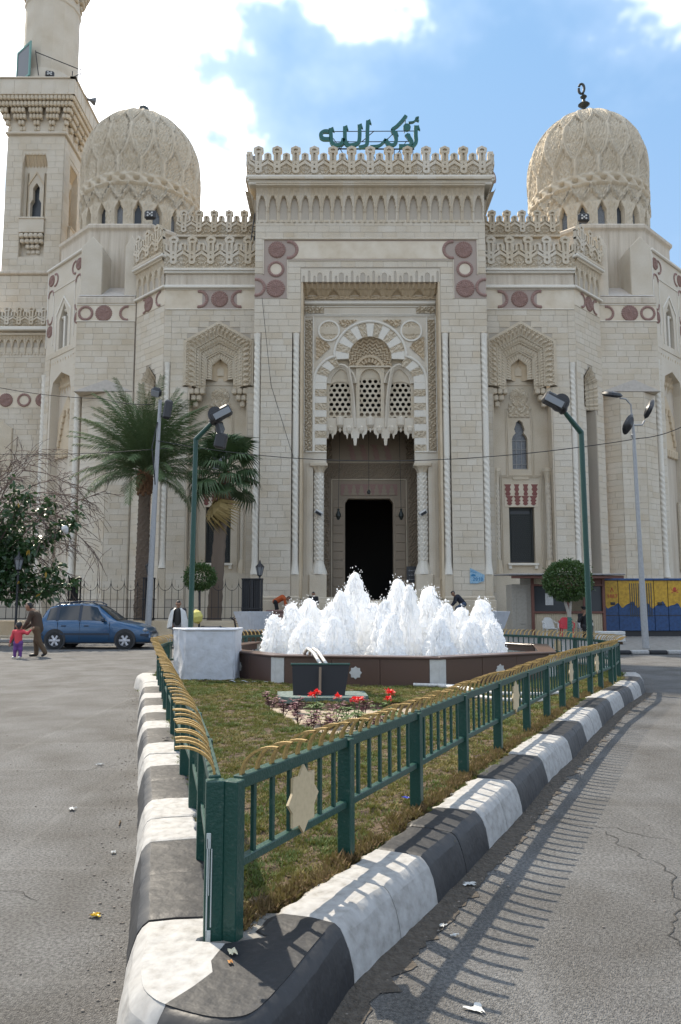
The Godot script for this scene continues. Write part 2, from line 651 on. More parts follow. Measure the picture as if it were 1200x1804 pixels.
# ---------------------------------------------------------------- battlements, 1 unit = the distance between two tall merlons
func crenel_mesh() -> ArrayMesh:
	var b := Mb.new()
	var z := 0.09
	# backing: low wall, shafts, heads
	b.bb(Vector3(-0.5, -0.1, -0.2), Vector3(0.5, 0.5, -0.06))
	b.prism(pv([-0.5, 0.5, 0.5, 0.5, 0.5, 0.9, 0.3, 0.78, -0.3, 0.78, -0.5, 0.9]), -0.2, -0.02, 0.0, true)
	b.prism(pv([-0.15, 0.7, 0.15, 0.7, 0.15, 1.4, 0.22, 1.47, 0.22, 1.61, 0, 1.71, -0.22, 1.61, -0.22, 1.47, -0.15, 1.4]), -0.2, -0.02, 0.0, true)
	for s in [-1.0, 1.0]:
		b.prism(pv([s * 0.5, 0.8, s * 0.36, 0.8, s * 0.36, 1.26, s * 0.5, 1.33]), -0.2, -0.02, 0.0, true)
	# tall merlon: head ring, two bars beside the slot, the pendant with its hole
	for s in [-1.0, 1.0]:
		b.prism(pv([0, 1.763, s * 0.26, 1.64, s * 0.26, 1.45, s * 0.185, 1.342, 0, 1.342, 0, 1.47, s * 0.11, 1.47, s * 0.11, 1.55, 0, 1.6]), -0.2, z, 0.014, true)
		b.prism(pv([s * 0.185, 1.342, s * 0.055, 1.342, s * 0.055, 0.895, s * 0.185, 0.895]), -0.2, z, 0.012)
		b.prism(pv([0, 0.895, s * 0.185, 0.895, s * 0.185, 0.29, s * 0.13, 0.22, 0, 0.184, 0, 0.36, s * 0.06, 0.38, s * 0.075, 0.43, s * 0.05, 0.48, 0, 0.5, 0, 0.64, s * 0.05, 0.69, 0, 0.74]), -0.06, z, 0.01)
		# half of a small merlon on each side, with its slot and the chevron arms
		var w: float = s
		b.prism(pv([w * 0.5, 1.368, w * 0.315, 1.29, w * 0.315, 0.98, w * 0.185, 0.9, w * 0.185, 0.8, w * 0.44, 0.97, w * 0.44, 1.25, w * 0.5, 1.27]), -0.2, z, 0.012)
		b.prism(pv([w * 0.5, 0.93, w * 0.185, 0.72, w * 0.185, 0.52, w * 0.27, 0.6, w * 0.5, 0.74]), -0.06, z, 0.012)
	# foot ledge and the carved field behind
	b.bb(Vector3(-0.5, -0.14, -0.2), Vector3(0.5, -0.0, z + 0.03), 0.01)
	b.sheet(22, 15, func(u: float, v: float): return Vector3(u - 0.5, v * 0.72, -0.055 + 0.075 * ara(u * 2.2 - 1.1, v * 1.7)), false)
	return b.mesh()

var crenel: ArrayMesh

func crenels(parent: Node3D, u0: float, u1: float, pitch: float, y: float, z: float, x := Transform3D()) -> void:
	var n := int(round((u1 - u0) / pitch))
	var p := (u1 - u0) / n
	for i in n:
		obj("merlon", crenel, M.carved if i % 3 else M.limestone_4, parent, x * Transform3D(Basis.from_scale(Vector3(p, pitch, 1.0)), Vector3(u0 + (i + 0.5) * p, y, z)))

# ---------------------------------------------------------------- stalactite cornice, one bay: pitch by height, leaning out by lean
func cornice_mesh(w: float, h: float, lean: float) -> ArrayMesh:
	var b := Mb.new()
	b.sheet(18, 36, func(u: float, v: float):
		var x: float = absf(u - 0.5) * 2.0                # 0 in the middle of the niche, 1 on the rib
		var out := 0.0
		if v < 0.72:
			var half := 0.72 if v < 0.3 else 0.72 * sqrt(maxf(0.0, 1.0 - pow((v - 0.3) / 0.42, 1.6)))
			if v > 0.06 and x < half:
				out = -0.07 + 0.028 * ara(u * 1.6, v * 3.0)
			else:
				var tier := floorf((v - 0.3) / 0.14) if v > 0.3 else -1.0
				out = 0.03 + (0.07 * (tier + 1.0) + 0.05 * smoothstep(0.0, 0.9, fposmod(v - 0.3, 0.14) / 0.14) if tier >= 0 else 0.0) * lean
				out += 0.03 * cos(x * PI * 2.0)
		elif v < 0.9:
			var k := (v - 0.72) / 0.18
			var col := absf(fposmod(u * 2.0, 1.0) - 0.5) * 2.0
			out = lean * (0.36 + 0.3 * k * k) - 0.09 * (1.0 - col * col) * (1.0 - k * k * 0.6)
		else:
			out = lean * (0.9 if v < 0.95 else 1.0)
		return Vector3((u - 0.5) * w, v * h, out), false)
	return b.mesh()

# ---------------------------------------------------------------- small stone pieces
func disc_mesh(r: float) -> ArrayMesh:      # a carved roundel with a petalled rim
	var b := Mb.new()
	b.sheet(48, 9, func(u: float, v: float):
		var a: float = -u * TAU
		var rr: float = r * (1.0 - v) * (1.0 + 0.035 * cos(a * 24) * (1.0 if v < 0.05 else 0.0))
		var z := 0.07
		if v < 0.02: z = 0.0
		elif v > 0.25: z = 0.05 + 0.03 * ara(cos(a) * (1 - v) * 2.0, sin(a) * (1 - v) * 2.0)
		else: z = 0.07 + 0.02 * cos(a * 24)
		return Vector3(cos(a) * rr, sin(a) * rr, z), false)
	return b.mesh()

var disc: ArrayMesh
var annulus: ArrayMesh
var crescent: ArrayMesh

func roundel(parent: Node3D, x: float, y: float, r: float, z: float, open := false) -> void:
	if open:
		obj("ring", annulus, M.porphyry, parent, Transform3D(Basis.from_scale(Vector3(r, r, 1)), Vector3(x, y, z)))
	else:
		obj("roundel", disc, M.porphyry, parent, Transform3D(Basis.from_scale(Vector3(r, r, 1)), Vector3(x, y, z)))

func bow(parent: Node3D, x: float, y: float, r: float, z: float, turn: float) -> void:   # a crescent that bulges to turn (radians)
	obj("crescent", crescent, M.porphyry, parent, Transform3D(Basis(Vector3.BACK, turn).scaled_local(Vector3(r, r, 1)), Vector3(x, y, z)))

# a slender engaged column; twisted near both ends, a bell foot
func colonnette_mesh(h: float, r: float) -> ArrayMesh:
	var b := Mb.new()
	var ny := int(h / 0.07)
	b.sheet(20, ny, func(u: float, v: float):
		var y: float = v * h
		var a: float = u * TAU
		var rr := r
		if y < 0.9: rr = r * (1.0 + 0.5 * pow(1.0 - y / 0.9, 1.5))
		elif y > h - 0.5: rr = r * (1.0 + 0.25 * smoothstep(h - 0.5, h, y))
		elif (y > 1.5 and y < h * 0.48) or y > h * 0.66:
			rr = r * (1.0 + 0.1 * sin(a * 3.0 + y * 17.0))
		else:
			rr = r * (1.0 + 0.06 * absf(cos(a * 4.0)))
		return Vector3(sin(a) * rr, y, cos(a) * rr), true)
	return b.mesh()

func zigzag_mesh(h: float, r: float) -> ArrayMesh:
	var b := Mb.new()
	b.sheet(40, int(h / 0.045), func(u: float, v: float):
		var y: float = v * h
		var a: float = u * TAU
		var tri: float = absf(fposmod(u * 8.0, 1.0) - 0.5) * 2.0
		var k := fposmod(y / 0.30 + tri * 0.55, 1.0)
		var rr := r * (1.0 + 0.2 * smoothstep(0.0, 0.85, k) * (1.0 - smoothstep(0.86, 1.0, k)))
		return Vector3(sin(a) * rr, y, cos(a) * rr), false)
	return b.mesh()

# star lattice (three families of bars) cut to an outline
func lattice(b: Mb, outline: PackedVector2Array, pitch: float, w: float, z0: float, z1: float) -> void:
	var c := Vector2()
	for p in outline: c += p
	c /= outline.size()
	for k in 3:
		var d := Vector2.from_angle(k * PI / 3.0)
		var nn := Vector2(-d.y, d.x)
		for i in range(-14, 15):
			var o := c + nn * (i + 0.5) * pitch
			for s in Geometry2D.intersect_polyline_with_polygon(PackedVector2Array([o - d * 9.0, o + d * 9.0]), outline):
				var p: Vector2 = s[0]
				var q: Vector2 = s[s.size() - 1]
				if p.distance_to(q) > 0.02:
					var m: Vector2 = nn * w / 2
					b.prism(PackedVector2Array([p - m, q - m, q + m, p + m]), z0, z1 + k * 0.003)

func pointed(hw: float, y0: float, ys: float, ya: float) -> PackedVector2Array:   # the right half of a pointed opening
	var p := PackedVector2Array([Vector2(hw, y0), Vector2(hw, ys)])
	for i in range(1, 6):
		var k := i / 6.0
		p.append(Vector2(hw * (1.0 - pow(k, 1.9)), lerpf(ys, ya, sin(k * PI / 2))))
	p.append(Vector2(0, ya))
	return p

func mirrored(half: PackedVector2Array, cx := 0.0) -> PackedVector2Array:
	var p := PackedVector2Array()
	for q in half: p.append(Vector2(cx + q.x, q.y))
	for i in range(half.size() - 1, -1, -1):
		if half[i].x > 0.001: p.append(Vector2(cx - half[i].x, half[i].y))
	return p

# ---------------------------------------------------------------- the tall recess with its stepped pointed hood (centre x = 0, wall face z = 0)
func bay(P: Node3D, X: Transform3D, sx: float, own_pieces := true) -> void:
	var D := 0.95
	var ys := [[2.11, 14.613, 17.394, 18.638, 0.10], [1.95, 14.648, 17.323, 18.459, 0.08], [1.40, 14.578, 17.004, 17.819, -0.10], [1.14, 14.543, 16.828, 17.429, -0.34], [0.88, 14.543, 16.545, 17.004, -0.5], [0.80, 15.173, 16.439, 16.898, -0.52], [0.47, 15.173, 16.087, 16.474, -0.62]]
	var b := Mb.new()
	b.t = X
	# nested house-shaped bands, ribbed across
	for k in 6:
		var A = ys[k]
		var B = ys[k + 1]
		var pa := [Vector2(-A[0], A[1]), Vector2(-A[0], A[2]), Vector2(0, A[3]), Vector2(A[0], A[2]), Vector2(A[0], A[1])]
		var pb := [Vector2(-B[0], B[1]), Vector2(-B[0], B[2]), Vector2(0, B[3]), Vector2(B[0], B[2]), Vector2(B[0], B[1])]
		for s in 4:
			var L: float = pa[s].distance_to(pa[s + 1])
			var ribs := int(L / (0.36 if k == 1 else 0.2)) + 1
			var nx := 2 if k == 0 else ribs * 5
			b.sheet(nx, 6, func(u: float, v: float):
				var p: Vector2 = pa[s].lerp(pa[s + 1], 1.0 - u).lerp(pb[s].lerp(pb[s + 1], 1.0 - u), 1.0 - v)
				p.x *= sx
				var z: float = lerpf(A[4], B[4], pow(1.0 - v, 3.5))
				if k > 0:
					var q: float = absf(fposmod(u * ribs, 1.0) - 0.5) * 2.0
					if k == 1:
						z += 0.09 * ara(u * ribs * 1.0, v * 1.3) if q * q + pow((v - 0.25) * 1.6, 2) > 0.5 else -0.05
					else:
						z += -0.07 * (1.0 - q * q) * (0.4 + 0.6 * v)
				return Vector3(p.x, p.y, z), false)
	# sides of the frame that stand proud of the wall
	var H := PackedVector2Array()
	for p in [Vector2(2.11, 14.613), Vector2(2.11, 17.394), Vector2(0, 18.638), Vector2(-2.11, 17.394), Vector2(-2.11, 14.613)]:
		H.append(Vector2(p.x * sx, p.y))
	for i in 5:
		var p := H[i]
		var q := H[(i + 1) % 5]
		b.quad(Vector3(p.x, p.y, -0.05), Vector3(q.x, q.y, -0.05), Vector3(q.x, q.y, 0.1), Vector3(p.x, p.y, 0.1))
	for k in range(1, 6):
		var A = ys[k]
		b.tube([Vector3(-A[0] * sx, A[1], A[4] + 0.01), Vector3(-A[0] * sx, A[2], A[4] + 0.01), Vector3(0, A[3], A[4] + 0.01), Vector3(A[0] * sx, A[2], A[4] + 0.01), Vector3(A[0] * sx, A[1], A[4] + 0.01)], [0.05], 6)
	put("hood", b, M.carved, P)
	# the flat of the tympanum, its little panel, the half round niche
	b = Mb.new()
	b.t = X
	b.sheet(16, 20, func(u: float, v: float):
		var a := (u - 0.5) * PI
		var y: float = lerpf(15.173, 16.439, v)
		var hw := 0.47 if v < 0.7 else 0.47 * (1.0 - (v - 0.7) / 0.3 * 0.95)
		var rib := 0.02 * sin(v * 60.0)
		return Vector3(sin(a) * hw * sx, y, -0.62 - cos(a) * (0.35 + rib)), true)
	put("niche", b, M.carved_warm, P)
	b = Mb.new()
	b.t = X
	b.prism(mirrored(PackedVector2Array([Vector2(0.2 * sx, 15.489), Vector2(0.2 * sx, 15.911), Vector2(0, 16.052)])), -0.98, -0.9, 0.02)
	put("panel", b, M.carved, P)
	# back of the recess, its curved sides
	b = Mb.new()
	b.t = X
	var yb := 3.393
	var yt := 14.543
	var win := PackedVector2Array([Vector2(0.47 * sx, 9.709), Vector2(0.47 * sx, 11.56), Vector2(0.40 * sx, 11.767), Vector2(0.24 * sx, 11.939), Vector2(0.33 * sx, 12.181), Vector2(0.22 * sx, 12.457), Vector2(0.2 * sx, 12.596), Vector2(0, 12.769)])
	var big := PackedVector2Array([Vector2(0.76 * sx, 4.056), Vector2(0.76 * sx, 7.402), Vector2(0, 7.402)])
	holed(b, -1.72 * sx, 1.72 * sx, 9.232, yt + 0.8, 0.0, win, -D - 0.5, -D)
	holed(b, -1.72 * sx, 1.72 * sx, yb, 9.232, 0.0, big, -D - 0.5, -D)
	put("recess_wall", b, M.limestone_3, P)
	# jambs: splayed below, stepping in at the springing of the hood
	b = Mb.new()
	b.t = X
	for s in [-1.0, 1.0]:
		b.bb(Vector3(s * 1.72 * sx, yb, -D), Vector3(s * 1.795 * sx, yt, -0.02))
	# corbels under the hood
	for s in [-1.0, 1.0]:
		for k in 3:
			for j in 3 - k:
				var cx: float = s * (1.62 - j * 0.33 - 0.1 * k) * sx
				b.cbox(Vector3(cx, 14.334 - k * 0.36, -0.28 - 0.12 * k), Vector3(0.3 * sx, 0.36, 0.5 - 0.1 * k), 0.06)
	put("jamb", b, M.limestone_3, P)
	# moulded frames and the blank cartouche
	b = Mb.new()
	b.t = X
	for f in [[0.72, 9.164, 13.359], [1.16, 3.724, 9.232]]:
		for k in 2:
			var w: float = (f[0] + 0.1 * k) * sx
			for s in [-1.0, 1.0]:
				b.bb(Vector3(s * w - 0.025, f[1], -D - 0.02), Vector3(s * w + 0.025, f[2] + 0.1 * k, -D + 0.05), 0.01)
			b.bb(Vector3(-w, f[2] + 0.1 * k - 0.03, -D - 0.02), Vector3(w, f[2] + 0.1 * k + 0.022, -D + 0.052), 0.01)
	b.prism(pv([-0.45 * sx, 9.062, -0.52 * sx, 9.13, -0.45 * sx, 9.232, 0.45 * sx, 9.232, 0.52 * sx, 9.13, 0.45 * sx, 9.062]), -D, -D + 0.05, 0.02)
	put("moulding", b, M.carved, P)
	# carved roundel with script-like interlace, and the carved spandrel over the small window
	b = Mb.new()
	b.t = X * Transform3D(Basis.from_scale(Vector3(sx, 1, 1)), Vector3(0, 14.194, -D))
	b.sheet(40, 12, func(u: float, v: float):
		var a: float = -u * TAU
		var r: float = 0.56 * (1.0 - v)
		var x := cos(a) * r
		var y := sin(a) * r
		var z: float = 0.02 + 0.05 * (ara(x * 2.2, y * 2.2) if absf(y) > 0.17 else (1.0 if fposmod(x * 7.0 + 0.6 * sin(y * 22.0), 1.0) > 0.45 else 0.0))
		return Vector3(x, y, z), false)
	put("carved_roundel", b, M.carved, P)
	obj("carved_spandrel", carved(1.3 * sx, 0.85, 0.7, 0.05, 0.05), M.carved, P, X * Transform3D(Basis(), Vector3(-0.65 * sx, 12.873 + 0.05, -D + 0.01)))
	# small window: dark pane behind, glazing bars
	b = Mb.new()
	b.t = X
	b.bb(Vector3(-0.6 * sx, 9.572, -D - 0.42), Vector3(0.6 * sx, 12.873, -D - 0.36))
	var pane := put("window", b, M.glass_panel, P)
	b = Mb.new()
	b.t = X
	for x in [-0.16, 0.16]: b.bb(Vector3(x * sx - 0.015, 9.709, -D - 0.36), Vector3(x * sx + 0.015, 11.526, -D - 0.32))
	for y in [9.777, 10.05, 10.975, 11.526]: b.bb(Vector3(-0.47 * sx, y, -D - 0.36), Vector3(0.47 * sx, y + 0.03, -D - 0.315))
	put("glazing_bar", b, M.mullion, P)
	# interlocking red lintel: two rows
	b = Mb.new()
	b.t = X
	b.bb(Vector3(-1.0 * sx, 7.402 + 0.02, -D - 0.01), Vector3(1.0 * sx, 8.824, -D + 0.03))
	put("lintel", b, M.cream, P)
	b = Mb.new()
	b.t = X
	var step := 0.48 * sx
	for i in 4:
		var cx := (i - 1.5) * step
		var p := PackedVector2Array()
		var y0 := 7.503
		var y1 := 8.077
		for q in [[0.02, 0.0], [0.10, 0.08], [0.16, 0.2], [0.12, 0.28], [0.09, 0.36], [0.17, 0.46], [0.18, 0.58], [0.1, 0.66], [0.16, 0.8], [0.24, 1.0]]:
			p.append(Vector2(q[0] * sx, lerpf(y0, y1, q[1])))
		b.prism(mirrored(p, cx), -D, -D + 0.05)
	for i in 4:
		var p := PackedVector2Array()
		var cx := (i - 1.5) * step * 1.12
		for q in [[0.09, 0.02], [0.14, 0.2], [0.07, 0.35], [0.15, 0.55], [0.10, 0.75], [0.17, 1.0]]:
			p.append(Vector2(q[0] * sx * (1.25 if i == 0 or i == 3 else 1.0), lerpf(8.077, 8.79, q[1])))
		b.prism(mirrored(p, cx), -D, -D + 0.047)
	put("red_inlay", b, M.red_inlay, P)
	# big window: bronze grille before the dark, stone sill on brackets
	b = Mb.new()
	b.t = X
	b.bb(Vector3(-0.9 * sx, 3.923, -D - 0.5), Vector3(0.9 * sx, 7.469, -D - 0.44))
	put("window_back", b, M.window_dark, P)
	b = Mb.new()
	b.t = X
	var gx := 0.74 * sx
	lattice(b, pv([-0.55 * sx, 4.255, 0.55 * sx, 4.255, 0.55 * sx, 6.963, -0.55 * sx, 6.963]), 0.12, 0.045, -D - 0.34, -D - 0.30)
	for s in [-1.0, 1.0]:
		b.bb(Vector3(s * gx, 4.056, -D - 0.36), Vector3(s * (gx - 0.12), 7.402, -D - 0.28), 0.01)
		b.bb(Vector3(s * 0.56 * sx - 0.02, 4.222, -D - 0.35), Vector3(s * 0.56 * sx + 0.02, 6.997, -D - 0.285))
	for y in [4.089, 4.255, 6.997, 7.3]:
		b.bb(Vector3(-gx, y - 0.03, -D - 0.355), Vector3(gx, y + 0.03, -D - 0.29))
	put("window_grille", b, M.grille, P)
	b = Mb.new()
	b.t = X
	b.cbox(Vector3(0, 3.989 - 0.03, -D + 0.05), Vector3(1.85 * sx, 0.13, 0.3), 0.02)
	for s in [-1.0, 1.0]: b.cbox(Vector3(s * 0.78 * sx, 3.857 - 0.06, -D + 0.04), Vector3(0.2 * sx, 0.24, 0.2), 0.03)
	put("sill", b, M.pale_marble, P)
	# the zigzag columns in the corners
	for s in [-1.0, 1.0]:
		var c := part("column", P, X * Transform3D(Basis(), Vector3(s * 1.55 * sx, 0, -D + 0.3)))
		obj("shaft", zigzag_small, M.limestone_4, c, Transform3D(Basis(), Vector3(0, 4.222, 0)))
		b = Mb.new()
		b.lathe([Vector2(0.17, 8.824), Vector2(0.17, 8.926), Vector2(0.19, 9.164), Vector2(0.27, 9.47), Vector2(0.3, 9.504), Vector2(0.3, 9.709), Vector2(0.0, 9.709)], 8, false)
		b.lathe([Vector2(0.3, yb), Vector2(0.3, 3.724), Vector2(0.2, 4.222)], 8, false)
		put("capital", b, M.carved, c)
	b = Mb.new()
	b.t = X
	b.bb(Vector3(-1.9 * sx, 0.0, -D - 0.5), Vector3(1.9 * sx, yb, -0.12))
	put("base", b, M.limestone_1, P)

var zigzag_small: ArrayMesh
var colonnette: ArrayMesh

# ---------------------------------------------------------------- the mosque
func block(called: String, c: Vector3, size: Vector3, bev: float, m: Material, parent: Node3D) -> void:
	var b := Mb.new()
	b.cbox(c, size, bev)
	put(called, b, m, parent)

func make_mosque() -> void:
	crenel = crenel_mesh()
	disc = disc_mesh(1.0)
	var b := Mb.new()
	b.sheet(40, 8, func(u: float, v: float):
		var a: float = -u * TAU
		var r: float = lerpf(1.0, 0.66, v)
		return Vector3(cos(a) * r, sin(a) * r, 0.02 + 0.05 * sin(v * PI) + 0.012 * cos(a * 20)), false)
	annulus = b.mesh()
	b = Mb.new()
	b.sheet(24, 6, func(u: float, v: float):
		var a: float = deg_to_rad(lerpf(100, -100, u))
		var r: float = lerpf(1.0, 0.68, v)
		return Vector3(cos(a) * r, sin(a) * r, 0.02 + 0.05 * sin(v * PI) + 0.012 * cos(a * 20)), false)
	crescent = b.mesh()
	zigzag_small = zigzag_mesh(8.824 - 4.222, 0.15)
	colonnette = colonnette_mesh(17.398 - 3.27, 0.2)
	var A := thing("mosque", "cream limestone mosque with a tall arched portal and two carved domes", "mosque", Vector3(1.77, 0, -45))
	portal(A)
	for s in [-1.0, 1.0]:
		wing(A, s)
		tower(A, s)
	far_wing(A, -1.0)
	far_wing(A, 1.0)

func portal(A: Node3D) -> void:
	var P := part("portal", A)
	var b := Mb.new()
	var yc := 17.398            # corbels over the corner columns
	var yt := 24.429            # foot of the cornice
	var yr := 20.516            # top of the great recess
	# core
	for s in [-1.0, 1.0]:
		b.bb(Vector3(s * 4.6, 0, -1.4), Vector3(s * 6.4, yc, -0.03))
		b.bb(Vector3(s * 4.1, 0, -1.4), Vector3(s * 4.598, yc, -0.5))
		b.bb(Vector3(s * 6.402, 0, -1.4), Vector3(s * 6.85, yc, -0.5))
		b.bb(Vector3(s * 4.1, yc, -1.4), Vector3(s * 6.83, yr, -0.03))
		b.bb(Vector3(s * 6.2, 0, -5.0), Vector3(s * 6.8, yt, -1.402))
	b.bb(Vector3(-6.83, yr, -5.0), Vector3(6.83, 26.36 + 0.2, -0.03))
	b.bb(Vector3(-6.83, 26.36 + 0.2, -4.0), Vector3(6.83, 27.044, -0.03))
	put("wall", b, M.joint, P)
	# ashlar: piers, shoulders, the courses below the cornice, the margins and the inner frame
	for s in [-1.0, 1.0]:
		ashlar(P, minf(s * 4.6, s * 6.4), maxf(s * 4.6, s * 6.4), 2.0, yc, 0.0)
		ashlar(P, minf(s * 4.13, s * 6.83), maxf(s * 4.13, s * 6.83), yc, 19.436, 0.0)
		ashlar(P, minf(s * 6.36, s * 6.83), maxf(s * 6.36, s * 6.83), 21.005, 23.187, 0.0)
		ashlar(P, minf(s * 4.13, s * 4.9), maxf(s * 4.13, s * 4.9), 19.436, 21.777 - 0.375, 0.0)
	ashlar(P, -6.83, 6.83, 23.187, 24.358, 0.0)
	ashlar(P, -4.9, 4.9, 21.777 - 0.375, 21.777, 0.0)
	# corbelled shoulders, corner columns, plinth
	for s in [-1.0, 1.0]:
		for c in [4.36, 6.62]:
			block("corbel", Vector3(s * c, yc + 0.02, -0.22), Vector3(0.46, 0.3, 0.5), 0.12, M.limestone_3, P)
			block("column_base", Vector3(s * c, 2.66, -0.24), Vector3(0.48, 1.36, 0.5), 0.06, M.limestone_3, P)
		block("plinth", Vector3(s * 5.5, 0.93, -0.3), Vector3(3.0, 1.86, 0.85), 0.05, M.limestone_3, P)
		block("plinth_course", Vector3(s * 5.5, 1.95, -0.3), Vector3(2.85, 0.2, 0.75), 0.06, M.limestone_3, P)
	for s in [-1.0, 1.0]:
		for c in [4.36, 6.62]:
			obj("corner_column", colonnette, M.pale_marble, P, Transform3D(Basis(), Vector3(s * c, 3.27, -0.22)))
	# the long frame: brown ground, cream field with bitten ends, roundels and crescents
	b = Mb.new()
	var y3 := 23.116
	var y2 := 21.812
	var y1 := 19.506
	b.bb(Vector3(-6.36, y2, -0.031), Vector3(6.36, y3, -0.01))
	for s in [-1.0, 1.0]:
		b.bb(Vector3(s * 4.92, y1, -0.031), Vector3(s * 6.36, y2 - 0.001, -0.01))
		b.bb(Vector3(s * 6.361, y1, -0.031), Vector3(s * 6.8, 20.935, -0.011))
	put("frame_ground", b, M.taupe, P)
	b = Mb.new()
	var f := PackedVector2Array()
	for k in 13:
		var a := deg_to_rad(lerpf(-80, 80, k / 12.0))
		f.append(Vector2(-4.95 + 0.55 * cos(a), (y2 + y3) / 2 + 0.55 * sin(a)))
	for k in 13:
		var a := deg_to_rad(lerpf(100, 260, k / 12.0))
		f.append(Vector2(4.95 + 0.55 * cos(a), (y2 + y3) / 2 + 0.55 * sin(a)))
	b.prism(f, -0.02, 0.012)
	put("cream_field", b, M.cream, P)
	b = Mb.new()
	b.cbox(Vector3(0, y3 + 0.03, 0.02), Vector3(12.8, 0.12, 0.16), 0.03)
	for s in [-1.0, 1.0]:
		b.cbox(Vector3(s * 6.33, (20.935 + y3) / 2, 0.01), Vector3(0.07, y3 - 20.935, 0.1), 0.02)
		b.cbox(Vector3(s * 4.91, (y1 + y2) / 2, 0.012), Vector3(0.06, y2 - y1 + 0.1, 0.08), 0.02)
	b.cbox(Vector3(0, y2 + 0.0, 0.013), Vector3(9.76, 0.06, 0.08), 0.02)
	put("moulding", b, M.limestone_2, P)
	for s in [-1.0, 1.0]:
		roundel(P, s * 5.535, 22.481, 0.52, 0.0)
		roundel(P, s * 5.581, 21.285, 0.5, 0.0, true)
		roundel(P, s * 5.593, 20.097, 0.55, 0.0)
		bow(P, s * 4.85, 22.481, 0.6, 0.0, 0.0 if s < 0 else PI)
		bow(P, s * 6.75, 20.167, 0.58, 0.0, 0.0 if s < 0 else PI)
		b = Mb.new()
		b.prism(arc(Vector2(s * 5.581, 21.285), 0.34, 0, 350, 24), -0.02, 0.015)
		put("cream_disc", b, M.cream, P)
	# cornice and battlements
	var cm := cornice_mesh(0.64, 26.36 - 24.18, 0.72)
	for i in 21:
		obj("stalactite_niche", cm, M.carved if i % 4 else M.limestone_4, P, Transform3D(Basis(), Vector3((i - 10) * 0.645, 24.18, 0.0)))
	for s in [-1.0, 1.0]:
		for i in 6:
			obj("stalactite_niche", cm, M.carved, P, Transform3D(Basis(Vector3.UP, s * PI / 2), Vector3(s * 6.8, 24.18, -0.35 - i * 0.645)))
	b = Mb.new()
	for k in 3:
		var o := 0.42 + 0.07 * k
		b.cbox(Vector3(0, 26.36 + 0.1 + 0.17 * k, -2.0 + o / 2), Vector3(13.64 + 2 * o, 0.2, 4.0 + o), 0.04)
	put("cornice", b, M.pale_marble, P)
	crenels(P, -7.2, 7.2, 1.11, 26.669 + 0.08, 0.5)
	for s in [-1.0, 1.0]:
		crenels(P, -2.2, 2.2, 1.11, 26.669 + 0.08, 0.0, Transform3D(Basis(Vector3.UP, s * PI / 2), Vector3(s * 7.3, 0, -1.75)))
	iwan(P)

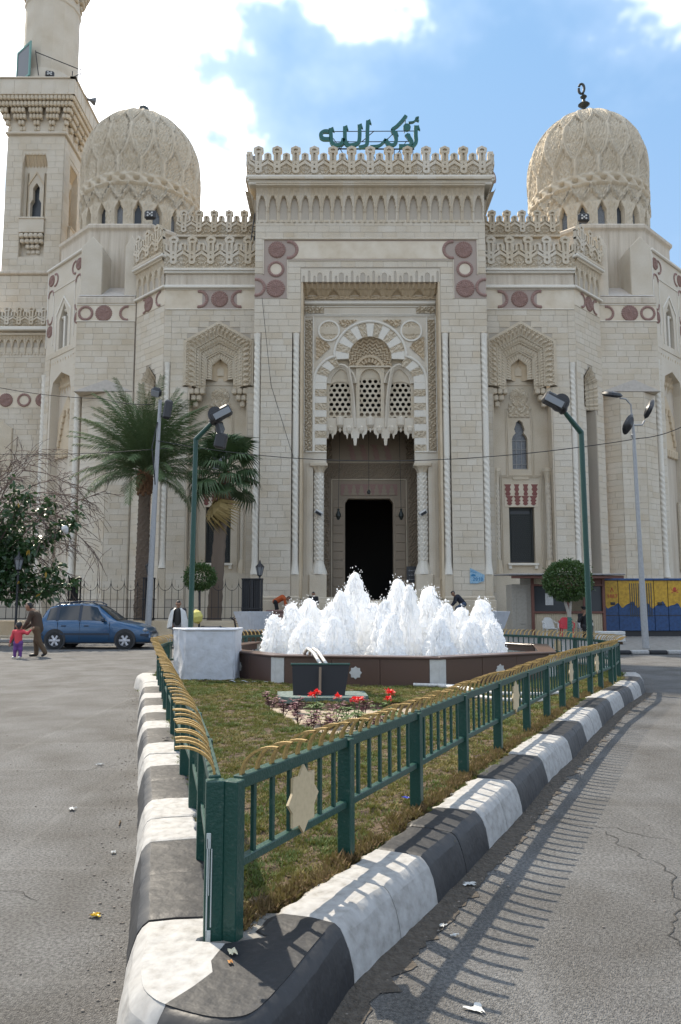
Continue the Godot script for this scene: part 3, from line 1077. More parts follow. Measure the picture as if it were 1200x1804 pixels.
func iwan(P: Node3D) -> void:
	var yr := 20.516
	var K := 0.0337
	var q := func(x: float, y: float) -> Vector2: return Vector2(x * K, 15.861 - (y - 640.0) * 0.0346)
	# pointed pockets above the hood
	var b := Mb.new()
	var x := -4.1
	var k := 0
	while x < 4.0:
		var w: float = [0.32, 0.32, 0.31, 0.32][k % 4]
		var hw: float = [0.075, 0.075, 0.075, 0.15][k % 4]
		var yt: float = yr + [0.38, 0.68, 0.38, 0.56][k % 4]
		if x + w > 4.1: w = 4.1 - x
		holed(b, x, x + w, yr - 0.02, 21.285, x + w / 2, PackedVector2Array([Vector2(hw, yr - 0.02), Vector2(hw, yt - 0.16), Vector2(hw * 0.7, yt - 0.05), Vector2(0, yt)]), -0.25, -0.004)
		x += w
		k += 1
	put("pocket_frieze", b, M.limestone_2, P)
	b = Mb.new()
	b.bb(Vector3(-4.1, yr - 0.02, -0.3), Vector3(4.1, 21.285, -0.2))
	for i in 26:
		var px := -4.0 + i * 0.32
		b.lathe([Vector2(0.0, 0), Vector2(0.1, 0.0), Vector2(0.1, 0.4), Vector2(0.0, 0.62)], 6, false) if i < 0 else null
	put("pocket_back", b, M.taupe, P)
	# scalloped hood, sloping back into the recess
	b = Mb.new()
	var rows := 26
	b.sheet(260, rows, func(u: float, v: float):
		var X: float = lerpf(-4.12, 4.12, u)
		var y: float = lerpf(19.798, yr, v)
		var c := fposmod((X + 4.1) / 0.318, 1.0) - 0.5
		var z := lerpf(-1.02, -0.03, pow(v, 0.8))
		if v > 0.62: z -= 0.26 * (1.0 - 4.0 * c * c) * (0.5 + 0.5 * v)
		elif v > 0.3:
			var g := fposmod((X + 4.1) / 1.272, 1.0) - 0.5
			z = lerpf(-1.02, -0.5, (v - 0.1) / 0.55)
			if absf(g) < 0.22 * (1.0 - pow((v - 0.3) / 0.34, 2.0)): z -= 0.3
			else: z -= 0.1 * (1.0 - 4.0 * c * c)
		else:
			z = -0.97 + 0.07 * ara(X * 0.8, v * 2.0) * (1.0 if v < 0.26 else 0.4)
		return Vector3(X, y, z), false)
	put("hood", b, M.carved_warm, P)
	# sides of the recess
	b = Mb.new()
	for s in [-1.0, 1.0]:
		b.bb(Vector3(s * 3.98, 1.9, -1.35), Vector3(s * 4.12, yr, -0.035))
		for j in 3: b.bb(Vector3(s * (3.94 - 0.0 * j), 3.0, -0.3 - j * 0.26), Vector3(s * 3.98, yr - 0.6, -0.24 - j * 0.26))
	put("jamb", b, M.carved_warm, P)
	# back of the recess: frame
	b = Mb.new()
	var za := -1.0
	b.bb(Vector3(-3.98, q.call(0, 556).y, -1.5), Vector3(3.98, yr, za - 0.02))
	for s in [-1.0, 1.0]:
		b.bb(Vector3(s * 3.38, q.call(0, 1070).y, -1.5), Vector3(s * 3.98, q.call(0, 556).y - 0.002, za - 0.02))
		b.bb(Vector3(s * 2.6, q.call(0, 814).y, -1.5), Vector3(s * 3.38, q.call(0, 796).y, za))
	put("frame", b, M.limestone_2, P)
	b = Mb.new()
	for s in [-1.0, 1.0]:
		for xx in [116.5, 101.0]: b.cbox(Vector3(s * xx * K, q.call(0, 675).y, za), Vector3(0.07, 8.3, 0.1), 0.02)
	for yy in [556.0, 539.0, 553.0]: b.cbox(Vector3(0, q.call(0, yy).y, za + 0.005), Vector3(7.8, 0.07, 0.1), 0.02)
	b.cbox(Vector3(0, q.call(0, 533).y, za + 0.05), Vector3(7.9, 0.22, 0.26), 0.06)
	for s in [-1.0, 1.0]: b.cbox(Vector3(s * 3.22, q.call(0, 795).y, za), Vector3(1.26, 0.09, 0.14), 0.02)
	put("moulding", b, M.pale_marble, P)
	var strip := carved(13.0 * K, 8.0, 0.44, 0.06, 0.045)
	for s in [-1.0, 1.0]:
		obj("carved_band", strip, M.carved, P, Transform3D(Basis(), Vector3(s * 108.7 * K - 6.5 * K, q.call(0, 795).y + 0.06, za - 0.02)))
		obj("carved_square", carved(0.5, 0.5, 0.5, 0.06, 0.04), M.carved, P, Transform3D(Basis(), Vector3(s * 108.7 * K - 0.25, q.call(0, 552).y - 0.0, za - 0.015)))
		obj("carved_square", carved(0.7, 0.42, 0.5, 0.06, 0.04), M.carved, P, Transform3D(Basis(), Vector3(s * 93 * K - 0.35, q.call(0, 551).y - 0.0, za - 0.015)))
	# spandrels over the three-lobed arch
	var outer := PackedVector2Array()
	for v in arc(Vector2(-52.5, -674), 47.5, 180, 102, 8): outer.append(v)
	for v in arc(Vector2(0, -630), 64.5, 174, 90, 14): outer.append(v)
	b = Mb.new()
	for s in [-1.0, 1.0]:
		var p := PackedVector2Array()
		p.append(q.call(s * 100.0, 674.0))
		for v in outer: p.append(q.call(s * -v.x, -v.y))
		p.append(q.call(0, 557.0))
		p.append(q.call(s * 100.0, 557.0))
		p.remove_at(1)
		b.prism(p, -1.4, za)
	put("spandrel", b, M.limestone_4, P)
	b = Mb.new()
	for s in [-1.0, 1.0]:
		var path := [Vector3(s * 100 * K, q.call(0, 795).y, za)]
		for v in outer:
			var m: Vector2 = q.call(s * -v.x, -v.y)
			path.append(Vector3(m.x, m.y, za))
		b.tube(path, [0.09], 8)
	for s in [-1.0, 1.0]:
		b.t = Transform3D(Basis(), Vector3(0, 0, za))
		b.prism(ring(q.call(s * 73.0, 582.5), 0.56, 0.66, 0, 360, 40), 0.0, 0.09)
	b.t = Transform3D()
	put("arch_moulding", b, M.pale_marble, P)
	for s in [-1.0, 1.0]:
		var c: Vector2 = q.call(s * 73.0, 582.5)
		b = Mb.new()
		b.t = Transform3D(Basis(), Vector3(c.x, c.y, za + 0.01))
		b.sheet(36, 8, func(u: float, v: float):
			var a: float = -u * TAU
			var r: float = 0.56 * (1.0 - v)
			var X := cos(a) * r
			var Y := sin(a) * r
			return Vector3(X, Y, 0.0 + (0.06 * ara(X * 2.6, Y * 2.6) if absf(Y) > 0.24 else 0.07)), false)
		put("carved_roundel", b, M.carved, P)
		# carved scrollwork in the corners of the spandrel
		b = Mb.new()
		for tri in [[[-96, 592], [-96, 636], [-70, 612], [-76, 604]], [[-55, 563], [-22, 563], [-46, 577], [-54, 571]]]:
			var a: Vector2 = q.call(s * -tri[0][0], tri[0][1])
			var e: Vector2 = q.call(s * -tri[1][0], tri[1][1])
			var g: Vector2 = q.call(s * -tri[2][0], tri[2][1])
			var h: Vector2 = q.call(s * -tri[3][0], tri[3][1])
			b.sheet(20, 20, func(u: float, v: float):
				var m: Vector2 = a.lerp(e, u).lerp(h.lerp(g, u), v)
				return Vector3(m.x, m.y, za + 0.01 + 0.08 * ara(m.x * 1.9, m.y * 1.9)), false)
		put("carved_scroll", b, M.carved_warm, P)
	# voussoirs: white and carved in turn
	var cnt := [0]
	var vous := func(p: PackedVector2Array, white: bool):
		var vb := Mb.new()
		vb.prism(p, -1.4, za - (0.0 if white else 0.05), 0.02)
		if not white:
			var o := p[0]
			var ux := p[1] - p[0]
			var mid := p.size() / 2
			var n := p.size()
			vb.sheet(8, 8, func(u: float, v: float):
				var lo: Vector2 = p[0].lerp(p[mid - 1], u)
				var hi: Vector2 = p[n - 1].lerp(p[mid], u)
				var m: Vector2 = lo.lerp(hi, v).lerp((lo + hi) / 2, 0.0)
				return Vector3(m.x, m.y, za - 0.045 + 0.07 * ara(m.x * 1.7, m.y * 1.7)), false)
		put("voussoir", vb, M.pale_marble if white else M.carved, P)
	for s in [-1.0, 1.0]:
		for i in 10:
			var ya: float = q.call(0, 795.0 - i * 12.1).y
			var yb: float = q.call(0, 795.0 - (i + 1) * 12.1).y
			vous.call(PackedVector2Array([Vector2(s * 100 * K - 0.05 * s, ya), Vector2(s * 77 * K, ya), Vector2(s * 77 * K, yb), Vector2(s * 100 * K - 0.05 * s, yb)]) if s > 0 else PackedVector2Array([Vector2(s * 77 * K, ya), Vector2(s * 100 * K - 0.05 * s, ya), Vector2(s * 100 * K - 0.05 * s, yb), Vector2(s * 77 * K, yb)]), i % 2 == 1)
		# lower lobe
		for i in 4:
			var p := PackedVector2Array()
			var t0 := 180.0 - i * 20.0
			var t1 := 180.0 - (i + 1) * 20.0
			for v in arc(Vector2(-52.5, -674), 45.5, t0, t1, 4): p.append(q.call(-s * v.x, -v.y))
			for v in arc(Vector2(-47, -674), 30.0, t1 + (4.0 if i == 3 else 0.0), t0, 4): p.append(q.call(-s * v.x, -v.y))
			vous.call(p, i % 2 == 0)
	for i in 13:
		var p := PackedVector2Array()
		var t0 := 183.0 - i * (186.0 / 13)
		var t1 := 183.0 - (i + 1) * (186.0 / 13)
		for v in arc(Vector2(0, -630), 62.5, t0, t1, 4): p.append(q.call(v.x, -v.y))
		for v in arc(Vector2(0, -630), 37.8, t1, t0, 4): p.append(q.call(v.x, -v.y))
		vous.call(p, i % 2 == 0)
	# shell niche with chevrons
	b = Mb.new()
	b.sheet(150, 90, func(u: float, v: float):
		var xx := lerpf(-1.0, 1.0, u)
		var y := lerpf(645.5, 592.4, v)
		var ox := xx * (37.8 if y > 630.0 else sqrt(maxf(0.0, 37.8 * 37.8 - (630.0 - y) * (630.0 - y))))
		var m: Vector2 = q.call(ox, y)
		var deep := -0.6 * sqrt(maxf(0.0, 1.0 - xx * xx)) * sqrt(maxf(0.0, 1.0 - pow(v, 2.5)))
		var rad := Vector2(ox, 646.0 - y).length() / 53.0
		var ang := atan2(646.0 - y, ox) / PI
		var chev := fposmod(rad * 9.0 + absf(fposmod(ang * 13.0, 1.0) - 0.5) * 1.5, 1.0)
		var rel := 0.10 if chev > 0.42 else 0.0
		if rad < 0.4: rel = 0.08 * (1.0 if fposmod(ang * 9.0, 1.0) > 0.4 else 0.0) - (0.15 if rad < 0.25 else 0.0)
		elif rad < 0.5: rel = 0.14
		return Vector3(m.x, m.y, za - 0.14 + deep + rel), false)
	put("shell_niche", b, M.carved_warm, P)
	# wall with the three latticed windows
	b = Mb.new()
	var zw := -1.3
	var foot: float = q.call(0, 772.0).y
	var bays := [[-53.5, 18.5, 676.0, 662.0, 644.0], [0.0, 18.5, 664.0, 652.0, 644.0], [53.5, 18.5, 676.0, 662.0, 644.0]]
	for B in bays:
		var w := PackedVector2Array()
		var hw: float = B[1] * K
		w.append(Vector2(hw, q.call(0, 748).y))
		var ys: float = q.call(0, B[2] + 6).y
		var ya: float = q.call(0, B[3] - (4.0 if B[0] == 0.0 else -8.0)).y
		for k2 in range(0, 7):
			var t := k2 / 6.0
			w.append(Vector2(hw * (1.0 - pow(t, 2.0)), lerpf(ys, ya, sin(t * PI / 2))))
		var top: float = q.call(0, 645.0).y
		if B[0] == 0.0: holed(b, -25.0 * K, 25.0 * K, q.call(0, 756).y, top, 0.0, w, zw - 0.2, zw + 0.12)
		else: holed(b, (B[0] - 30.0) * K, (B[0] + 30.0) * K, q.call(0, 756).y, top + 0.02, B[0] * K, w, zw - 0.2, zw)
		var lb := Mb.new()
		lattice(lb, mirrored(w, B[0] * K), 0.29, 0.075, zw - 0.12, zw - 0.05)
		put("window_lattice", lb, M.carved, P)
	b.bb(Vector3(-39.0 * K, q.call(0, 645.5).y - 0.02, -1.36), Vector3(39.0 * K, q.call(0, 643.5).y, -1.09))
	b.bb(Vector3(-38.0 * K, q.call(0, 664.0).y, -1.6), Vector3(38.0 * K, q.call(0, 641.0).y, -1.335))
	for s in [-1.0, 1.0]: b.bb(Vector3(s * 38.0 * K, q.call(0, 664.0).y, -1.602), Vector3(s * 64.0 * K, q.call(0, 618.0).y, -1.337))
	put("window_wall", b, M.carved, P)
	# ribs that fan out between the windows, and the deep arched hoods of the outer two
	b = Mb.new()
	for s in [-1.0, 1.0]:
		for kk in 3:
			var path := []
			for i in 9:
				var t := i / 8.0
				var m: Vector2 = q.call(s * (27.0 + kk * 1.6 + 11.0 * pow(t, 2.2)), lerpf(752, 648, t))
				path.append(Vector3(m.x, m.y, zw + 0.1 + 0.2 * pow(t, 1.5) + 0.06 * (1 - kk)))
			b.tube(path, [0.07], 6)
		for kk in 3:
			var path := []
			for i in 15:
				var t := i / 14.0
				var a := deg_to_rad(lerpf(180, 0, t))
				var r := 20.5 + kk * 2.6
				var py := 674.0 - sin(a) * (r + 2.0 + 5.0 * pow(sin(a), 6))
				var m: Vector2 = q.call(s * 51.5 - cos(a) * r * -1.0, py)
				path.append(Vector3(m.x, m.y, zw + 0.02 + kk * 0.06))
			b.tube(path, [0.085], 6)
	put("arch_rib", b, M.limestone_2, P)
	# stalactite fringe
	b = Mb.new()
	for layer in 2:
		var dz: float = -1.42 + layer * 0.26
		var up: float = 6.0 if layer == 0 else 0.0
		for B in bays:
			for s in [-1.0, 1.0]:
				var pts := [[0.0, 735.0], [0.0, 759.0], [0.6, 759.5], [1.4, 758.0], [1.6, 751.0], [3.0, 748.0], [5.2, 750.0], [5.8, 759.0], [7.5, 763.0], [10.8, 764.5], [12.2, 771.0], [13.4, 770.5], [14.6, 764.0], [15.6, 760.5], [18.2, 760.0], [19.6, 764.0], [20.2, 770.0], [23.4, 770.5], [24.6, 782.0], [25.8, 783.0], [26.75, 782.5], [26.75, 735.0]]
				var p := PackedVector2Array()
				for v in pts:
					p.append(q.call(B[0] + s * v[0], v[1] - (up if v[1] > 740 and layer == 0 else 0.0)))
				b.prism(p, dz - 0.2, dz, 0.0, true)
	for B in bays:
		var c: Vector2 = q.call(B[0], 742.0)
		b.t = Transform3D(Basis(), Vector3(c.x, c.y - 0.25, -1.2))
		b.lathe([Vector2(0.1, -0.1), Vector2(0.24, 0.05), Vector2(0.24, 0.5), Vector2(0.0, 0.62)], 10, false)
		for s in [-1.0, 1.0]:
			var g: Vector2 = q.call(B[0] + s * 16.0, 756.0)
			b.t = Transform3D(Basis(), Vector3(g.x, g.y - 0.1, -1.2))
			b.lathe([Vector2(0.08, -0.12), Vector2(0.17, 0.05), Vector2(0.17, 0.25), Vector2(0.0, 0.42)], 8, false)
	b.t = Transform3D()
	put("stalactite_fringe", b, M.limestone_2, P)
	# lower sides: frame wall, column pockets, the great zigzag columns
	b = Mb.new()
	var yl: float = q.call(0, 814.0).y
	for s in [-1.0, 1.0]:
		b = Mb.new()
		b.bb(Vector3(s * 3.58, 1.9, -1.5), Vector3(s * 3.978, yl, za))
		b.bb(Vector3(s * 3.66, 1.9, -2.4), Vector3(s * 3.8, yl, -1.502))
		b.cbox(Vector3(s * 3.08, 1.75, -1.25), Vector3(1.0, 3.5 - 0.35, 0.8), 0.03)
		b.cbox(Vector3(s * 3.1, 1.0, -1.0), Vector3(1.9, 2.0, 0.7), 0.04)
		for j in 2: b.bb(Vector3(s * (3.72 + j * 0.14), 3.2, za), Vector3(s * (3.76 + j * 0.14), yl, za + 0.035))
		put("frame_foot", b, M.limestone_1, P)
	var zz := zigzag_mesh(5.2, 0.27)
	for s in [-1.0, 1.0]:
		var c := part("column", P, Transform3D(Basis(), Vector3(s * 3.05, 3.32, -1.3)))
		obj("shaft", zz, M.pale_marble, c, Transform3D(Basis(), Vector3(0, 0.75, 0)))
		b = Mb.new()
		b.lathe([Vector2(0.52, 0.0), Vector2(0.5, 0.12), Vector2(0.42, 0.35), Vector2(0.33, 0.62), Vector2(0.3, 0.76), Vector2(0.27, 0.78)], 12, false)
		put("foot", b, M.pale_marble, c)
		b = Mb.new()
		var h: float = yl - 3.32
		b.sheet(48, 12, func(u: float, v: float):
			var a: float = u * TAU
			var r: float = lerpf(0.28, 0.5, pow(v, 2.2)) * (1.0 + 0.07 * cos(a * 8.0) * (1.0 if v > 0.25 and v < 0.9 else 0.2))
			return Vector3(sin(a) * r, lerpf(5.9, h - 0.2, v), cos(a) * r), false)
		b.cbox(Vector3(0, h - 0.1, 0), Vector3(1.04, 0.2, 0.8), 0.03)
		put("capital", b, M.carved, c)
	# the porch behind
	b = Mb.new()
	for s in [-1.0, 1.0]:
		b.bb(Vector3(s * 3.8, 1.2, -5.0), Vector3(s * 4.2, 14.0, -1.5))
	b.bb(Vector3(-4.0, 12.6, -4.0), Vector3(4.0, 13.0, -1.5))
	b.bb(Vector3(-4.2, 0.0, -5.0), Vector3(4.2, 1.85, -1.05))
	var door := PackedVector2Array([Vector2(1.49, 1.85), Vector2(1.49, 7.85), Vector2(1.3, 8.12), Vector2(0.0, 8.12)])
	holed(b, -4.0, 4.0, 1.85, 12.9, 0.0, door, -4.6, -3.9)
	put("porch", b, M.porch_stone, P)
	for s in [-1.0, 1.0]:
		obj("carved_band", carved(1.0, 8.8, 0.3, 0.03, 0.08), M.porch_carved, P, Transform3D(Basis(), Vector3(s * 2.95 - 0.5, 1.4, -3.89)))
		b = Mb.new()
		for r in 11: b.cbox(Vector3(s * 1.92, 2.4 + r * 0.54, -3.87), Vector3(0.62, 0.515, 0.06), 0.012)
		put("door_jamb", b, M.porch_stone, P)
	b = Mb.new()
	for f in [[2.32, 9.3], [3.5, 10.4]]:
		for s in [-1.0, 1.0]: b.bb(Vector3(s * f[0] - 0.03, 2.0, -3.9), Vector3(s * f[0] + 0.03, f[1], -3.83), 0.01)
		b.bb(Vector3(-f[0], f[1] - 0.03, -3.9), Vector3(f[0], f[1] + 0.03, -3.828), 0.01)
	put("moulding", b, M.carved, P)
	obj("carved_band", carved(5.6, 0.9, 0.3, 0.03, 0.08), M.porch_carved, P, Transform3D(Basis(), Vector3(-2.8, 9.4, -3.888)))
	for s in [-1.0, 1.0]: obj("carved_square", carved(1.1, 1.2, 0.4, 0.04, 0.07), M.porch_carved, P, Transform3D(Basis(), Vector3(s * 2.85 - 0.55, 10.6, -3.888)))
	# two friezes of interlocking brown stones
	b = Mb.new()
	b.bb(Vector3(-1.75, 8.32, -3.9), Vector3(1.75, 9.02, -3.86))
	put("frieze", b, M.porphyry, P)
	b = Mb.new()
	for i in 7:
		var p := PackedVector2Array()
		for v in [[0.17, 0.0], [0.2, 0.15], [0.1, 0.3], [0.17, 0.45], [0.07, 0.62], [0.1, 0.78], [0.0, 0.95]]: p.append(Vector2(v[0], 8.32 + v[1] * 0.7))
		b.prism(mirrored(p, (i - 3) * 0.47), -3.88, -3.84)
	put("frieze_inlay", b, M.porch_stone, P)
	b = Mb.new()
	for i in 4:
		var cx := -1.15 + i * 0.74
		for s in 3: b.prism(pv([cx - 0.25 + 0.09 * s, 11.5 - 0.32 * s, cx + 0.2 + 0.07 * s, 11.5 - 0.32 * s, cx + 0.12 + 0.09 * s, 11.32 - 0.32 * s, cx + 0.24 + 0.06 * s, 11.18 - 0.32 * s, cx - 0.12 + 0.05 * s, 11.18 - 0.32 * s, cx - 0.04 + 0.05 * s, 11.34 - 0.32 * s]), -3.9, -3.85)
	put("frieze", b, M.porphyry, P)
	# the dark hall seen through the door, the dark behind the latticed windows
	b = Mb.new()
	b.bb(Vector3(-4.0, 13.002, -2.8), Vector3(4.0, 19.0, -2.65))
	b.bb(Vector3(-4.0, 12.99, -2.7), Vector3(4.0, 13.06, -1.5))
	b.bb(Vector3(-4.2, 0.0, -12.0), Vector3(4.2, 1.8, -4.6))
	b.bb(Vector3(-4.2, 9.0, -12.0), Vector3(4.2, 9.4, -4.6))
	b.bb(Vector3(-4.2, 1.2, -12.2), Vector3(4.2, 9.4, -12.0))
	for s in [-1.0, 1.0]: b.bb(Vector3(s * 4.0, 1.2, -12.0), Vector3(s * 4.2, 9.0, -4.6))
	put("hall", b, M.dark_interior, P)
	# steps
	b = Mb.new()
	for i in 9:
		b = Mb.new()
		b.cbox(Vector3(0, 0.1 + i * 0.2, 1.6 - i * 0.3), Vector3(7.6, 0.2, 2.2), 0.02)
		put("step", b, M.limestone_1, P)
	b = Mb.new()
	b.bb(Vector3(3.9, 0.0, 0.2), Vector3(6.9, 0.9, 2.0), 0.03)
	put("terrace", b, M.limestone_1, P)

func wing(A: Node3D, s: float) -> void:
	var P := part("wing", A, Transform3D(Basis(), Vector3(0, 0, -1.5)))
	var cx := s * 9.12
	var ye := 12.45
	var top := 20.715
	var b := Mb.new()
	var half := PackedVector2Array([Vector2(1.8, 0.0), Vector2(1.8, 14.543), Vector2(2.05, 14.578), Vector2(2.05, 17.358), Vector2(0, 18.566)])
	var x0 := minf(s * 6.8, s * 12.0)
	var x1 := maxf(s * 6.8, s * 12.0)
	holed(b, x0, x1, 0.0, 19.387, cx, half, -1.3, -0.03)
	b.bb(Vector3(s * 12.002, 0, -1.3), Vector3(s * ye, 16.087, -0.45))
	b.bb(Vector3(s * 12.002, 16.087, -1.3), Vector3(s * ye, 19.387, -0.03))
	b.bb(Vector3(s * 6.8, 19.387, -1.3), Vector3(s * ye, 21.762, -0.03))
	b.bb(Vector3(s * 6.8, 0, -3.0), Vector3(s * 11.0, 21.762, -1.6))
	put("wall", b, M.joint, P)
	var ya := 18.638
	var ys := 17.394
	ashlar(P, x0, x1, 1.9, 19.387, 0.0, func(p: float, q: float) -> Array:
		if p > ya: return []
		if q < 14.613: return [[cx - 1.81, cx + 1.81]]
		if p < ys: return [[cx - 2.12, cx + 2.12]]
		var w := 2.14 * (ya - p) / (ya - ys)
		return [[cx - w, cx + w]])
	ashlar(P, minf(s * 12.0, s * ye), maxf(s * 12.0, s * ye), 16.087, 19.387, 0.0)
	bay(P, Transform3D(Basis(), Vector3(cx, 0, 0)), 1.0)
	b = Mb.new()
	b.cbox(Vector3(s * 12.22, 1.86, -0.24), Vector3(0.48, 3.7, 0.5), 0.06)
	put("column_base", b, M.limestone_3, P)
	obj("corner_column", colonnette, M.pale_marble, P, Transform3D(Basis.from_scale(Vector3(1, (16.087 - 3.7) / (17.398 - 3.27), 1)), Vector3(s * 12.22, 3.7, -0.22)))
	# roundel band
	b = Mb.new()
	b.bb(Vector3(s * 6.8, 19.387 + 0.003, -0.031), Vector3(s * ye, 20.643, 0.0))
	put("band", b, M.cream, P)
	b = Mb.new()
	b.bb(Vector3(cx - 1.05, 19.423, -0.02), Vector3(cx + 1.05, 20.607, 0.01))
	put("band_ground", b, M.taupe, P)
	var yb := 20.032
	roundel(P, cx, yb, 0.52, 0.012)
	for k in [-1.0, 1.0]: bow(P, cx + k * 1.25, yb, 0.58, 0.012, 0.0 if k < 0 else PI)
	b = Mb.new()
	for y in [19.387, 20.643]: b.cbox(Vector3(s * 9.6, y, 0.01), Vector3(5.6, 0.06, 0.1), 0.02)
	b.cbox(Vector3(s * 9.65, 20.751, 0.05), Vector3(5.75, 0.16, 0.3), 0.05)
	b.cbox(Vector3(s * 9.65, 20.859, 0.02), Vector3(5.7, 0.12, 0.2), 0.04)
	b.cbox(Vector3(s * 9.65, 21.69, 0.03), Vector3(5.75, 0.12, 0.26), 0.04)
	b.cbox(Vector3(s * 9.65, 21.798 + 0.05, 0.05), Vector3(5.8, 0.14, 0.3), 0.04)
	put("cornice", b, M.pale_marble, P)
	b = Mb.new()
	b.bb(Vector3(s * 6.8, 20.896, -0.03), Vector3(s * ye, 21.617, 0.0))
	put("frieze", b, M.stained_stone, P)
	crenels(P, minf(s * 6.85, s * 12.55), maxf(s * 6.85, s * 12.55), 1.16, 21.835 + 0.15, 0.05)
	# the second row, on the roof behind
	b = Mb.new()
	b.bb(Vector3(s * 6.0, 20.0, -3.0), Vector3(s * 12.2, 24.908, -2.1))
	put("upper_wall", b, M.limestone_4, P)
	crenels(P, minf(s * 6.5, s * 12.3), maxf(s * 6.5, s * 12.3), 0.97, 24.946 + 0.12, -2.0)
	# the slanting return
	var R := part("return_wall", A, Transform3D(Basis(Vector3.UP, s * PI / 4), Vector3(s * 13.6, 0, -2.65)))
	b = Mb.new()
	var rh := PackedVector2Array([Vector2(0.62, 0.0), Vector2(0.62, 13.496), Vector2(0.8, 13.531), Vector2(0.8, 15.352), Vector2(0, 16.179)])
	holed(b, -1.62, 1.62, 0.0, 19.663, 0.0, rh, -0.8, -0.03)
	b.bb(Vector3(-1.62, 19.663, -0.8), Vector3(1.62, 21.685, -0.03))
	b.bb(Vector3(-1.0, 0.0, -0.8), Vector3(1.0, 16.287, -0.7))
	put("wall", b, M.joint, R)
	var ra := 16.179
	ashlar(R, -1.62, 1.62, 1.9, 19.663, 0.0, func(p: float, q: float) -> Array:
		if p > ra: return []
		if q < 13.496: return [[-0.66, 0.66]]
		if p < 15.352: return [[-0.84, 0.84]]
		var w: float = 0.84 * (ra - p) / (ra - 15.352)
		return [[-w, w]], false)
	b = Mb.new()
	for k in 3:
		var w := 0.8 - 0.2 * k
		var z := 0.06 - 0.2 * k
		var hy := PackedVector2Array([Vector2(w, 13.531), Vector2(w, 15.352 - 0.1 * k), Vector2(0, 16.179 - 0.28 * k)])
		var hi := PackedVector2Array([Vector2(w - 0.2, 13.531), Vector2(w - 0.2, 15.352 - 0.1 * (k + 1)), Vector2(0, 16.179 - 0.28 * (k + 1))])
		for sg in [-1.0, 1.0]:
			for i in 2:
				b.sheet(16, 4, func(u: float, v: float):
					var p: Vector2 = hy[i].lerp(hy[i + 1], u if sg > 0 else 1.0 - u).lerp(hi[i].lerp(hi[i + 1], u if sg > 0 else 1.0 - u), v)
					return Vector3(p.x * sg, p.y, z - 0.18 * v + 0.05 * sin(u * 40.0)), false)
	put("hood", b, M.carved, R)
	b = Mb.new()
	b.bb(Vector3(-0.4, 8.301, -0.72), Vector3(0.4, 10.672, -0.66))
	b.bb(Vector3(-0.42, 4.115, -0.72), Vector3(0.42, 7.023, -0.66))
	put("window", b, M.window_dark, R)
	b = Mb.new()
	b.bb(Vector3(-0.5, 7.092, -0.7), Vector3(0.5, 8.163, -0.6))
	for i in 3:
		for j in 2: b.cbox(Vector3(-0.3 + i * 0.3, 7.367 + j * 0.45, -0.6), Vector3(0.16, 0.34, 0.06), 0.02)
	put("red_inlay", b, M.red_inlay, R)
	b = Mb.new()
	b.bb(Vector3(-1.62, 19.7, -0.031), Vector3(1.62, 20.727, 0.0))
	put("band", b, M.cream, R)
	roundel(R, 0.2 * s, 20.213, 0.48, 0.005)
	bow(R, -0.75, 20.213, 0.5, 0.005, 0.0)
	bow(R, 1.1, 20.213, 0.5, 0.005, PI)
	var cm := cornice_mesh(0.64, 1.75, 0.3)
	for i in 5: obj("stalactite_niche", cm, M.carved, R, Transform3D(Basis(), Vector3((i - 2) * 0.645, 20.801 + 0.1, 0.0)))
	b = Mb.new()
	block("string_course", Vector3(0, 20.801, 0.06), Vector3(3.5, 0.16, 0.3), 0.04, M.pale_marble, R)
	block("cornice", Vector3(0, 20.801 + 1.92, 0.1), Vector3(3.5, 0.2, 0.6), 0.05, M.pale_marble, R)
	crenels(R, -1.65, 1.65, 1.12, 20.801 + 2.12, 0.3)

var dome_mesh: ArrayMesh

func dome_r(y: float) -> float:
	if y < 33.0: return lerpf(4.14, 4.24, clampf((y - 27.0) / 5.5, 0, 1))
	return 4.24 * pow(maxf(0.0, 1.0 - pow((y - 33.0) / 5.25, 2.4)), 0.7)

